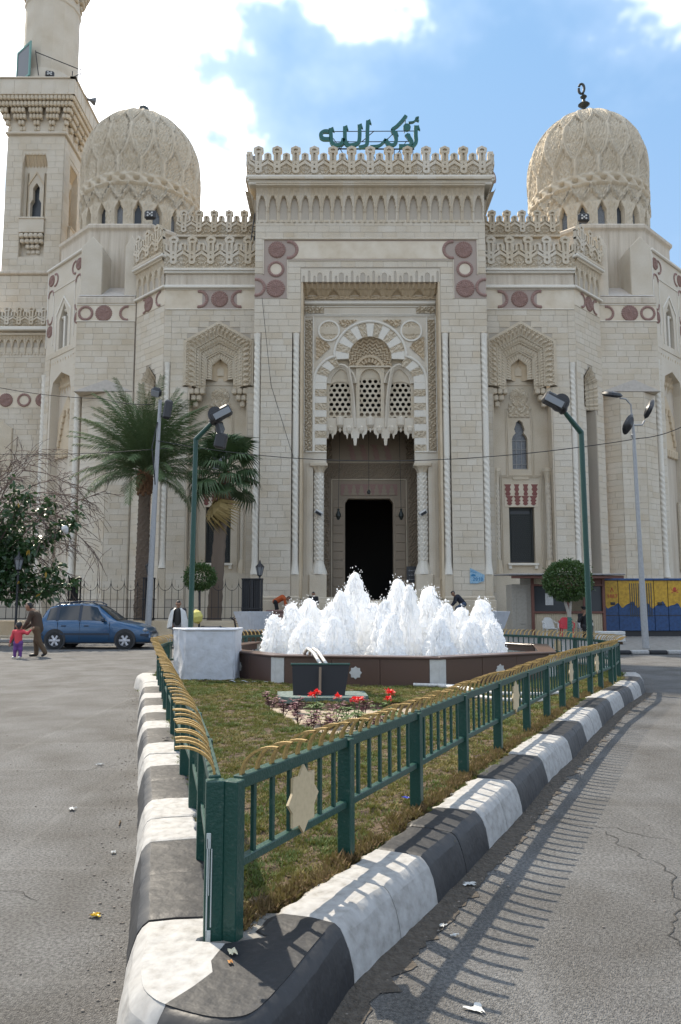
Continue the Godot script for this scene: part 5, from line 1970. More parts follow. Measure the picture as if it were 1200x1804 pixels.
	var gm := [mat("grass_a", 0.125, 0.125, 0.024, 0.8), mat("grass_b", 0.17, 0.138, 0.04, 0.85), mat("grass_c", 0.065, 0.10, 0.014, 0.8), mat("grass_dry", 0.13, 0.078, 0.032, 0.9)]
	for m in gm:
		m.backlight_enabled = true
		m.backlight = Color(0.25, 0.25, 0.12)
	var xs := [[], [], [], []]
	var fg := wob(35)
	fg.frequency = 0.9
	var pool: Vector2 = Vector2(0.92, 16.9)
	var poly3 := inner
	var tries := 0
	while tries < 420000:
		tries += 1
		var d := 2.9 + 18.0 * pow(rng.randf(), 2.1)
		var x := rng.randf_range(-4.3, 6.0)
		if x < -0.9 - (d - 3.0) * 0.3 or x > 0.3 + (d - 3.0) * 0.52: continue
		var q := Vector2(x, d)
		if pool.distance_to(q) < 3.55 or not Geometry2D.is_point_in_polygon(q, shrunk) or Geometry2D.is_point_in_polygon(q, bed): continue
		var n := fg.get_noise_2d(x, d)
		var thin := fs.get_noise_2d(x * 2.2, d * 0.8)
		if thin < -0.24 and rng.randf() < 0.8: continue
		var dk := 9.0
		# distance in from the kerb: greener against the left kerb
		var k := 0
		if n > 0.22 or (x < -0.55 - (d - 3.3) * 0.25): k = 2
		elif n < -0.12: k = 1
		if rng.randf() < 0.25: k = rng.randi() % 3
		var h: float = hgt.call(x, d)
		var s := rng.randf_range(0.7, 1.25) * (1.0 + d * 0.05) * (1.3 if k == 2 else 1.0)
		xs[k].append(Transform3D(Basis(Vector3.UP, rng.randf() * TAU).scaled(Vector3.ONE * s), Vector3(x, h - 0.004, -d)))
	# matted dry grass along the right kerb
	var ln := length_of(kerb_line)
	var r0 := nearest_len(kerb_line, Vector2(0.0, 3.3))
	var r1 := nearest_len(kerb_line, Vector2(5.0, 13.6))
	for i in 9000:
		var t := rng.randf_range(r0, r1)
		var o := at_len(kerb_line, t)
		var dv := (at_len(kerb_line, t + 0.05) - at_len(kerb_line, t - 0.05)).normalized()
		var c := fs.get_noise_2d(o.x * 0.7 + 40, o.y * 0.7)
		var inn := Vector2(-dv.y, dv.x) * (0.40 + 0.05 * c + absf(rng.randfn(0.0, 0.05)))
		var q := o + inn
		if rng.randf() > 0.65 + c: continue
		var s := rng.randf_range(1.0, 2.3)
		xs[3].append(Transform3D(Basis.from_euler(Vector3(rng.randf_range(-0.9, 0.9), rng.randf() * TAU, rng.randf_range(-0.9, 0.9))).scaled(Vector3.ONE * s), Vector3(q.x, TOP + rng.randf_range(-0.005, 0.02), -q.y)))
	for i in 4:
		var o := many("lawn_grass" if i < 3 else "dry_grass", tuft[i % 3], gm[i], xs[i])
		tag(o, ["olive short lawn grass across the island", "straw coloured short lawn grass in patches", "green lawn grass beside the left kerb", "matted brown dry grass along the right kerb"][i], "grass")

func bed_outline() -> PackedVector2Array:
	return spline(pv([-1.07, 11.2, -0.85, 10.3, -0.62, 9.6, -0.35, 8.8, -0.05, 8.45, 0.3, 8.6, 0.62, 9.4, 0.9, 10.2, 1.15, 11.0, 0.9, 11.25, 0.3, 11.1, -0.3, 11.05, -0.8, 11.3]), 0.12, true)

# ---------------------------------------------------------------- the low green fence with gilded hooks
var hook_mesh: ArrayMesh
var bar_mesh: ArrayMesh
var post_mesh: ArrayMesh
var star_mesh: ArrayMesh

func make_fence(called: String, label: String, posts: PackedVector2Array, outward: float, stars: Array) -> Node3D:
	if hook_mesh == null:
		var b := Mb.new()
		var ctr := []
		for i in 10:
			var t := i / 9.0
			ctr.append(Vector3(0, 0.12 * sin(t * 1.72), 0.15 * (1.0 - cos(t * 1.72)) * 0.93))
		for i in 9:
			var w0 := lerpf(0.018, 0.011, i / 9.0)
			var w1 := lerpf(0.018, 0.011, (i + 1) / 9.0)
			var t0: Vector3 = (ctr[mini(i + 1, 9)] - ctr[maxi(i - 1, 0)]).normalized()
			var t1: Vector3 = (ctr[mini(i + 2, 9)] - ctr[i]).normalized()
			var n0 := Vector3(0, t0.z, -t0.y) * 0.005
			var n1 := Vector3(0, t1.z, -t1.y) * 0.005
			var A: Vector3 = ctr[i]
			var B: Vector3 = ctr[i + 1]
			b.quad(A + n0 + Vector3(-w0, 0, 0), A + n0 + Vector3(w0, 0, 0), B + n1 + Vector3(w1, 0, 0), B + n1 + Vector3(-w1, 0, 0))
			b.quad(A - n0 + Vector3(w0, 0, 0), A - n0 + Vector3(-w0, 0, 0), B - n1 + Vector3(-w1, 0, 0), B - n1 + Vector3(w1, 0, 0))
			for s in [-1.0, 1.0]:
				b.quad(A - n0 + Vector3(s * w0, 0, 0), B - n1 + Vector3(s * w1, 0, 0), B + n1 + Vector3(s * w1, 0, 0), A + n0 + Vector3(s * w0, 0, 0))
		hook_mesh = b.mesh()
		b = Mb.new()
		b.cbox(Vector3(), Vector3(0.024, 0.30, 0.018), 0.002)
		bar_mesh = b.mesh()
		b = Mb.new()
		b.cbox(Vector3(0, 0.31, 0), Vector3(0.062, 0.64, 0.075), 0.004)
		post_mesh = b.mesh()
		b = Mb.new()
		var st := PackedVector2Array()
		for i in 16:
			var a := TAU * i / 16.0
			st.append(Vector2(cos(a), sin(a)) * (0.155 if i % 2 == 0 else 0.118))
		b.prism(st, -0.006, 0.006, 0.0, true)
		star_mesh = b.mesh()
	var F := thing(called, label, "fence")
	for i in posts.size():
		var p := posts[i]
		var d := (posts[mini(i + 1, posts.size() - 1)] - posts[maxi(i - 1, 0)]).normalized()
		obj("post", post_mesh, M.green_paint, F, Transform3D(Basis(Vector3.UP, atan2(d.y, d.x)), Vector3(p.x, TOP - 0.01, -p.y)))
		if i + 1 == posts.size(): break
		var q := posts[i + 1]
		var L := p.distance_to(q)
		var dir := (q - p) / L
		var turn := atan2(dir.y, dir.x)
		var mid := (p + q) / 2
		for r in [[0.605, 0.052, 0.05], [0.285, 0.036, 0.04]]:
			var b := Mb.new()
			b.cbox(Vector3(), Vector3(L - 0.064, r[1], r[2]), 0.004)
			put("rail", b, M.green_paint, F, Transform3D(Basis(Vector3.UP, turn), Vector3(mid.x, TOP + r[0], -mid.y)))
		var n := maxi(2, int(round(L / 0.155)))
		for k in range(1, n):
			var m := p.lerp(q, float(k) / n)
			obj("baluster", bar_mesh, M.green_paint, F, Transform3D(Basis(Vector3.UP, turn), Vector3(m.x, TOP + 0.445, -m.y)))
		var nh := maxi(2, int(round(L / 0.13)))
		for k in nh:
			var m := p.lerp(q, (k + 0.5) / nh)
			var out := turn + (PI if outward < 0 else 0.0) + rng.randf_range(-0.12, 0.12)
			obj("hook", hook_mesh, M.gold_paint, F, Transform3D(Basis(Vector3.UP, out) * Basis(Vector3.RIGHT, rng.randf_range(-0.08, 0.08)), Vector3(m.x, TOP + 0.628, -m.y)))
		if i in stars:
			var m := p.lerp(q, 0.5)
			var nn := Vector2(dir.y, -dir.x) * outward * 0.03
			obj("star", star_mesh, M.cream_paint, F, Transform3D(Basis(Vector3.UP, turn), Vector3(m.x + nn.x, TOP + 0.43, -m.y - nn.y)))
	return F

func fences() -> void:
	make_fence("green_fence", "low green fence with gilded hooks along the right kerb of the island", pv([-0.437, 3.36, 0.03, 4.38, 0.5, 5.4, 0.97, 6.45, 1.44, 7.45, 1.97, 8.6, 2.44, 9.6, 2.86, 10.45, 3.3, 11.35, 3.75, 12.15, 4.15, 12.9, 4.55, 13.6, 4.72, 13.95]), 1.0, [0, 4, 7, 9])
	var left := make_fence("green_fence", "low green fence with gilded hooks along the left kerb of the island", pv([-0.513, 3.36, -0.72, 4.35, -0.96, 5.4, -1.22, 6.4, -1.47, 7.4, -1.72, 8.4, -1.98, 9.4, -2.24, 10.4, -2.48, 11.4, -2.74, 12.4, -2.98, 13.35, -3.22, 14.3]), -1.0, [])
	# trickles of spilt white paint down the near corner post
	var b := Mb.new()
	for q in [[-0.02, 0.02, 0.40, 0.006], [-0.013, 0.18, 0.39, 0.004], [-0.003, 0.06, 0.36, 0.005], [-0.016, 0.36, 0.42, 0.018], [-0.012, 0.0, 0.05, 0.02]]:
		b.cbox(Vector3(-0.513 + q[0], TOP + (q[1] + q[2]) / 2, -3.36 + 0.0392), Vector3(q[3], q[2] - q[1], 0.004), 0.0015)
	put("paint_drip", b, mat("primer", 0.42, 0.45, 0.43, 0.6), left)
	make_fence("green_fence", "low green fence curving behind the fountain at the far side", pv([-3.22, 14.36, -3.3, 15.4, -3.1, 16.5, -2.75, 17.6, -2.2, 18.7, -1.4, 19.7, -0.4, 20.5, 0.7, 20.9, 1.8, 20.85, 2.9, 20.4, 3.85, 19.6, 4.6, 18.6, 5.1, 17.5, 5.3, 16.3, 5.2, 15.1, 4.75, 14.02]), -1.0, [11])

# ---------------------------------------------------------------- fountain
func star8(r: float, ri: float) -> PackedVector2Array:
	var st := PackedVector2Array()
	for i in 16:
		var a := TAU * i / 16.0
		st.append(Vector2(cos(a), sin(a)) * (r if i % 2 == 0 else ri))
	return st

func make_fountain() -> void:
	var C := Vector3(0.92, 0, -16.9)
	var F := thing("fountain_basin", "octagonal brown granite fountain basin with pale corner piers and stars", "fountain", C)
	var ap := 3.37
	var side := 2.0 * ap * tan(PI / 8)
	var turn0 := deg_to_rad(-11.4)
	var b := Mb.new()
	for k in 8:
		var X := Transform3D(Basis(Vector3.UP, turn0 + k * PI / 4), Vector3()) * Transform3D(Basis(), Vector3(0, TOP - 0.05, ap))
		b = Mb.new()
		b.t = X
		for i in 3:
			b = Mb.new()
			b.t = X
			var pw := (side - 0.3) / 3.0
			b.cbox(Vector3((i - 1) * pw, 0.245, -0.1), Vector3(pw - 0.006, 0.49, 0.2 + 0.004 * (i % 2)), 0.004)
			put("wall_panel", b, M.brown_granite, F)
		b = Mb.new()
		b.t = X
		b.prism(pv([-side / 2 - 0.02, -0.28, -side / 2 - 0.02, 0.03, side / 2 + 0.02, 0.03, side / 2 + 0.02, -0.28]), 0.0, 0.0)
		b.v.clear(); b.n.clear()
		b.cbox(Vector3(0, 0.51, -0.12), Vector3(side + 0.03, 0.04, 0.32), 0.01)
		put("coping", b, M.brown_granite, F)
		for s in [-1.0, 1.0]:
			b = Mb.new()
			b.t = X
			b.cbox(Vector3(s * (side / 2 - 0.075), 0.243, -0.09), Vector3(0.15, 0.486, 0.2), 0.004)
			put("corner_pier", b, M.white_marble, F)
		b = Mb.new()
		b.t = X
		b.prism(Transform2D(0, Vector2(0, 0.25)) * star8(0.11, 0.085), 0.0, 0.014, 0.003)
		put("star", b, M.white_marble, F)
	b = Mb.new()
	b.lathe([Vector2(3.3, TOP + 0.0), Vector2(0.0, TOP + 0.0)], 32, false)
	put("basin_floor", b, mat("basin_floor", 0.16, 0.17, 0.17, 0.6), F)
	# water
	var wm := mat("water", 0.10, 0.13, 0.13, 0.05, null, 1.0, null, 0.0)
	wm.metallic_specular = 0.8
	wm.heightmap_enabled = true
	wm.heightmap_texture = T.bump
	wm.heightmap_scale = 4.0
	wm.uv1_triplanar = true
	wm.uv1_world_triplanar = true
	wm.uv1_scale = Vector3.ONE * 0.6
	b = Mb.new()
	var fw := wob(51)
	fw.frequency = 2.0
	b.sheet(60, 60, func(u: float, v: float):
		var a := u * TAU
		var r := 3.28 * v
		return Vector3(cos(a) * r, TOP + 0.32 + 0.02 * fw.get_noise_2d(cos(a) * r * 3.0, sin(a) * r * 3.0), sin(a) * r), true)
	var W := put("water", b, wm)
	W.position = C
	W.set_meta("kind", "structure")
	# white jets: foaming columns, each of its own height
	var foam := mat("foam", 0.95, 0.96, 0.97, 0.9)
	foam.backlight_enabled = true
	foam.backlight = Color(1.0, 1.0, 1.0)
	var ico := SphereMesh.new()
	ico.radius = 1.0
	ico.height = 2.0
	ico.radial_segments = 6
	ico.rings = 3
	var jets := [[484, 1082, 0.2, 15], [519, 1062, 0.3, 20], [545, 1054, -0.4, 21], [582, 1060, 0.8, 14], [625, 1008, 0.3, 20], [604, 1040, 0.9, 17], [657, 1062, -0.3, 19], [674, 1056, 0.9, 15], [700, 1020, 0.1, 19], [722, 1030, 0.8, 13], [757, 1033, -0.3, 21], [783, 1062, 0.7, 15], [810, 1070, -0.5, 17], [849, 1056, 0.3, 21], [641, 1042, -0.5, 16], [565, 1075, -0.9, 16], [738, 1062, -0.8, 14], [498, 1095, -0.6, 15], [590, 1085, 1.3, 17], [686, 1080, 1.4, 17], [772, 1085, 1.2, 17], [865, 1095, 0.7, 14], [830, 1090, 1.0, 17], [538, 1090, 1.3, 18]]
	var fj := wob(53)
	var drops := []
	var j := 0
	for J in jets:
		var D: float = 16.9 - float(J[2]) * 1.6
		var X: float = (float(J[0]) - 600.0) * D / 1400.0
		var y1 := 1.55 + (1066.0 - float(J[1])) * D / 1400.0
		var y0 := TOP + 0.3
		var w: float = float(J[3]) * D / 1400.0 * 1.52
		var h := y1 - y0
		b = Mb.new()
		var o := Vector3(X, 0, -D)
		var sd := j * 17.3
		b.sheet(72, 110, func(u: float, v: float):
			var a := -u * TAU
			var dx := cos(a)
			var dz := sin(a)
			# a blunt core below, drawn out to ragged points above
			var prof := 0.95 * pow(maxf(0.0, 1.0 - v), 0.5) + 0.12 * (1.0 - v)
			var big := fj.get_noise_3d(dx * 0.9 + sd, v * h * 1.3, dz * 0.9)
			var mid := fj.get_noise_3d(dx * 2.4 + sd, v * h * 2.6, dz * 2.4 + 9.0)
			var fine := fj.get_noise_3d(dx * 8.0 + sd, v * h * 4.0, dz * 8.0)
			var r := w * prof * (1.0 + 0.42 * big + 0.46 * mid + 0.2 * fine)
			r = maxf(r, 0.003)
			# tongues: some directions climb higher than others
			var tongue := fj.get_noise_3d(dx * 2.2 + sd, 4.0, dz * 2.2)
			var up := v * h * (1.0 + 0.5 * tongue * pow(v, 2.0) * (1.0 - v) * 2.2 + 0.12 * tongue * sin(v * PI)) + 0.05 * mid * (1.0 - v)
			return o + Vector3(dx * r + 0.05 * sin(sd) * v * v + 0.05 * v * fj.get_noise_2d(v * 6.0 + sd, 1.0), y0 + maxf(up, -0.05), dz * r), true)
		var t := put("water_jet", b, foam)
		tag(t, jet_label(j), "water jet", "foaming jets of the fountain")
		# flung drops round the column
		for i in 260:
			var v := pow(rng.randf(), 0.6)
			var a := rng.randf() * TAU
			var r := w * (pow(1.0 - v, 0.55) * rng.randf_range(0.9, 1.3) + 0.06 + 0.1 * absf(rng.randfn()) * v)
			var s := rng.randf_range(0.004, 0.011) * (1.0 if rng.randf() < 0.93 else 1.8)
			drops.append(Transform3D(Basis.from_scale(Vector3(s, s * rng.randf_range(1.0, 2.0), s)), o + Vector3(cos(a) * r, y0 + v * h * rng.randf_range(0.9, 1.09), sin(a) * r)))
		j += 1
	# froth over the water at the foot of the jets
	for i in 1500:
		var a := rng.randf() * TAU
		var r := 3.1 * sqrt(rng.randf())
		if r > 2.7 and rng.randf() < 0.7: continue
		var s := rng.randf_range(0.012, 0.04)
		drops.append(Transform3D(Basis.from_scale(Vector3(s, s * 0.6, s)), Vector3(0.55 + cos(a) * r * 0.93, TOP + 0.31, -16.9 + sin(a) * r * 0.9)))
	tag(many("spray", ico, foam, drops), "flung white drops and froth round the fountain jets", "spray")

func jet_label(j: int) -> String:
	var names := ["short foaming jet at the far left of the fountain", "rounded foaming jet second from the left", "broad foaming jet with a twin tip left of the gap", "slim foaming jet in the gap left of the tallest", "tallest foaming jet with a sharp tip before the doorway", "shoulder of foam on the left of the tallest jet", "low foaming jet between the two tallest", "squat foaming jet left of the second tallest", "second tallest foaming jet right of the doorway", "ragged foaming jet against the second tallest's right side", "tall pointed foaming jet right of centre", "foaming jet behind the pointed one on the right", "low rounded foaming jet second from the right", "single foaming jet at the far right of the fountain", "foaming jet behind the tallest one's right side", "foaming jet at the back between the left pair", "foaming jet at the back left of the pointed one", "lowest foaming jet at the back on the far left", "low foam in front of the slim left jet", "low foam in front of the second tallest jet", "low foam in front of the right hand gap", "low foam at the foot of the far right jet", "low foam before the gap left of the far right jet", "low foam before the twin-tipped jet on the left"]
	return names[j]

# ---------------------------------------------------------------- things on the lawn
func lawn_things() -> void:
	# wrapped white block on the left
	var W := thing("covered_box", "large box wrapped in creased white sheeting left of the fountain", "box", Vector3(-2.48, TOP - 0.04, -14.6), 0.0)
	var b := Mb.new()
	var f := wob(61)
	f.frequency = 1.6
	var hgt := 0.93
	var plan := PackedVector2Array()
	for p in [[-0.66, -0.52], [-0.36, 0.05], [-0.30, 0.16], [-0.1, 0.22], [0.55, 0.20], [0.6, 0.16], [0.62, -0.6], [-0.6, -0.62]]: plan.append(Vector2(p[0], p[1]))
	var dense := PackedVector2Array()
	for i in 8:
		for k in 10: dense.append(plan[i].lerp(plan[(i + 1) % 8], k / 10.0))
	dense.append(dense[0])
	b.sheet(80, 26, func(u: float, v: float):
		var p := dense[int(round(u * 80))]
		var y := v * hgt
		var n := f.get_noise_3d(p.x * 2.2, y * 1.2, p.y * 2.2) * 0.05 + f.get_noise_3d(p.x * 7.0, y * 2.5, p.y * 7.0) * 0.02
		var fold := 0.07 * exp(-pow((p.x + 0.42 - 0.06 * sin(y * 6.0)) / 0.05, 2)) * (1.0 if p.y > -0.2 else 0.0)
		var k := 1.0 + n + (0.02 if y < 0.06 else 0.0)
		return Vector3(p.x * k, y, p.y * k + fold), true)
	var topc := Vector3(0, hgt + 0.01, -0.2)
	for i in 80:
		b.tri(topc, Vector3(dense[i].x, hgt, dense[i].y), Vector3(dense[i + 1].x, hgt, dense[i + 1].y))
	put("sheeting", b, M.white_sheet, W)
	b = Mb.new()
	var rim := []
	for i in 81:
		var q := dense[i]
		rim.append(Vector3(q.x, hgt, q.y))
	b.tube(rim, [0.022], 6)
	put("rolled_edge", b, M.white_sheet, W)
	# pump hatch: green-edged plinth, propped black lid
	var H := thing("pump_hatch", "square concrete pump hatch painted green with its black lid propped open", "hatch", Vector3(-0.27, TOP - 0.02, -11.6))
	b = Mb.new()
	on_plan(b, [-0.66, -0.34, -0.6, 0.28, -0.42, 0.42, 0.5, 0.42, 0.66, 0.25, 0.62, -0.4, -0.3, -0.45], 0.0, 0.085)
	put("plinth", b, mat("worn_green", 0.10, 0.155, 0.145, 0.7, T.dirt, 1.2, T.coarse, 1.5), H)
	b = Mb.new()
	var tilt := Transform3D(Basis(Vector3.RIGHT, -0.52), Vector3(0, 0.09, 0.16))
	b.t = tilt
	b.prism(pv([-0.40, 0.0, 0.33, 0.0, 0.40, 0.47, -0.43, 0.47]), -0.03, 0.0, 0.0, true)
	put("lid", b, mat("lid_black", 0.008, 0.008, 0.009, 0.8), H)
	b = Mb.new()
	b.t = tilt
	b.cbox(Vector3(-0.02, 0.475, -0.015), Vector3(0.86, 0.03, 0.05), 0.006)
	put("lid_edge", b, M.green_paint, H)
	b = Mb.new()
	b.bar(Vector3(-0.02, 0.09, 0.26), Vector3(-0.02, 0.46, 0.02), 0.035, 0.03, Vector3.BACK)
	put("prop", b, mat("plank", 0.17, 0.12, 0.08, 0.8, T.grain, 3.0), H)
	# white hoses
	var hose := mat("hose", 0.62, 0.62, 0.6, 0.5, T.dirt, 2.0)
	for k in 2:
		b = Mb.new()
		var o := 0.09 * k
		b.tube([Vector3(-0.2 + o, 0.55, -12.2), Vector3(-0.3 + o, 0.62, -12.6), Vector3(-0.45 + o, 0.78, -13.2), Vector3(-0.55 + o, 0.82, -13.6), Vector3(-0.62 + o, 0.74, -13.95), Vector3(-0.64 + o, 0.6, -14.2)], [0.028], 8)
		tag(put("hose", b, hose), ["white hose over the basin rim behind the open hatch, left of two", "white hose over the basin rim behind the open hatch, right of two"][k], "hose", "white hoses at the fountain")
	for k in 2:
		b = Mb.new()
		var path := []
		for q in ([[1.2, 13.3], [1.7, 13.15], [2.0, 12.9], [2.05, 12.4], [2.3, 12.0], [2.9, 11.9], [3.3, 12.1]] if k == 0 else [[1.6, 13.1], [1.9, 12.8], [2.0, 12.2], [1.95, 11.6], [2.25, 11.2], [2.7, 11.1], [2.9, 11.3]]):
			path.append(Vector3(q[0], TOP + 0.03, -q[1]))
		b.tube(path, [0.03], 8)
		tag(put("hose", b, hose), ["white hose lying on the lawn from basin towards the right fence", "second white hose on the lawn, nearer to the viewer"][k], "hose", "white hoses at the fountain")
	# strip of white cloth by the box
	b = Mb.new()
	b.sheet(20, 3, func(u: float, v: float): return Vector3(-1.95 + u * 0.75, TOP + 0.012 + 0.015 * sin(u * 23.0), -14.1 + 0.25 * u - 0.08 * v + 0.03 * sin(u * 11.0)), true)
	tag(put("cloth_strip", b, M.white_sheet), "torn strip of white cloth on the grass beside the wrapped box", "cloth")

# ---------------------------------------------------------------- flower bed plants
func leaf(b: Mb, o: Vector3, d: Vector3, w: float, droop := 0.2) -> void:
	var s := d.cross(Vector3.UP)
	s = (s.normalized() if s.length() > 0.01 else Vector3.RIGHT) * w
	var m := o + d * 0.5
	var e := o + d - Vector3(0, d.length() * droop, 0)
	b.tri(o, m + s, e)
	b.tri(o, e, m - s)

func bed_plants() -> void:
	var lg := mat("leaf_green", 0.075, 0.13, 0.03, 0.55)
	var lp := mat("leaf_purple", 0.10, 0.028, 0.04, 0.55)
	var rd := mat("petal_red", 0.62, 0.012, 0.012, 0.5)
	var yel := mat("leaf_yellow", 0.24, 0.21, 0.08, 0.6)
	for m in [lg, lp, rd, yel]:
		m.backlight_enabled = true
		m.backlight = m.albedo_color * 0.8
	var gi := 0
	for q in [[-0.30, 9.75, 0.30, 2], [-0.12, 9.45, 0.22, 0], [0.06, 9.75, 0.24, 1], [0.18, 9.3, 0.26, 2], [0.33, 9.6, 0.2, 0], [0.55, 10.1, 0.26, 2], [0.62, 9.75, 0.2, 1]]:
		var P := thing("geranium", ["green geranium with a big red flower head at the bed's left", "low yellowing geranium without flowers by the bed's middle", "geranium with one small red head in the bed's middle", "geranium with two bright red heads left of the fence", "flowerless pale geranium close to the fence hooks", "geranium with red heads at the bed's right end", "small geranium with one low red head at the right edge"][gi], "flower", Vector3(q[0], TOP - 0.09, -q[1]), 0.0, "geraniums in the flower bed")
		gi += 1
		var b := Mb.new()
		var st := Mb.new()
		for k in 34:
			var a := rng.randf() * TAU
			var r := rng.randf() * 0.17
			var y: float = q[2] * rng.randf_range(0.25, 0.85) * (1.1 - r * 2.0)
			var c := Vector3(cos(a) * r, y, sin(a) * r)
			for j in 5:
				var e := TAU * j / 5.0
				leaf(b, c, Vector3(cos(e), rng.randf_range(-0.1, 0.35), sin(e)) * rng.randf_range(0.035, 0.055), 0.024)
			if k % 4 == 0: st.tube([Vector3(cos(a) * r * 0.2, 0, sin(a) * r * 0.2), c], [0.006, 0.003], 5)
		put("leaves", b, yel if gi % 3 == 2 else lg, P)
		put("stem", st, lg, P)
		for k in int(q[3]):
			var fb := Mb.new()
			var c := Vector3(rng.randf_range(-0.09, 0.09), q[2] + rng.randf_range(0.03, 0.1), rng.randf_range(-0.05, 0.1))
			for j in 46:
				var dd := Vector3(rng.randfn(), absf(rng.randfn()) * 0.7, rng.randfn()).normalized()
				leaf(fb, c + dd * 0.028, (dd + Vector3(rng.randfn(), rng.randfn(), rng.randfn()) * 0.4) * 0.028, 0.014, 0.0)
			put("flower", fb, rd, P)
			var sb := Mb.new()
			sb.tube([Vector3(0, 0.05, 0), c], [0.005], 5)
			put("stem", sb, lg, P)
	var n := 0
	for q in [[-0.92, 10.75], [-0.72, 10.3], [-0.6, 10.75], [-0.5, 9.7], [-0.32, 9.15], [-0.18, 8.9], [-0.05, 9.95], [0.3, 10.3], [0.42, 8.95]]:
		var P := thing("coleus", ["dark red leafy plant at the far left of the bed", "dark red plant at the bed's left rim", "tall dark red plant before the hatch", "dark red plant left of the red flowers", "dark red plant near the bed's lower left rim", "dark red plant at the bed's nearest corner", "dark red sprig behind the geraniums", "dark red sprig at the back of the bed", "dark red plant half behind the fence hooks"][n], "plant", Vector3(q[0], TOP - 0.09, -q[1]), 0.0, "dark red plants in the flower bed")
		n += 1
		var b := Mb.new()
		var st := Mb.new()
		for k in 5:
			var a := rng.randf() * TAU
			var e := Vector3(cos(a) * 0.08, rng.randf_range(0.1, 0.27), sin(a) * 0.08)
			st.tube([Vector3(), e], [0.005, 0.003], 5)
			for j in 10:
				var c := e * rng.randf_range(0.4, 1.05)
				var d := rng.randf() * TAU
				leaf(b, c, Vector3(cos(d), 0.35, sin(d)) * rng.randf_range(0.05, 0.085), 0.032)
		put("leaves", b, lp, P)
		put("stem", st, lp, P)

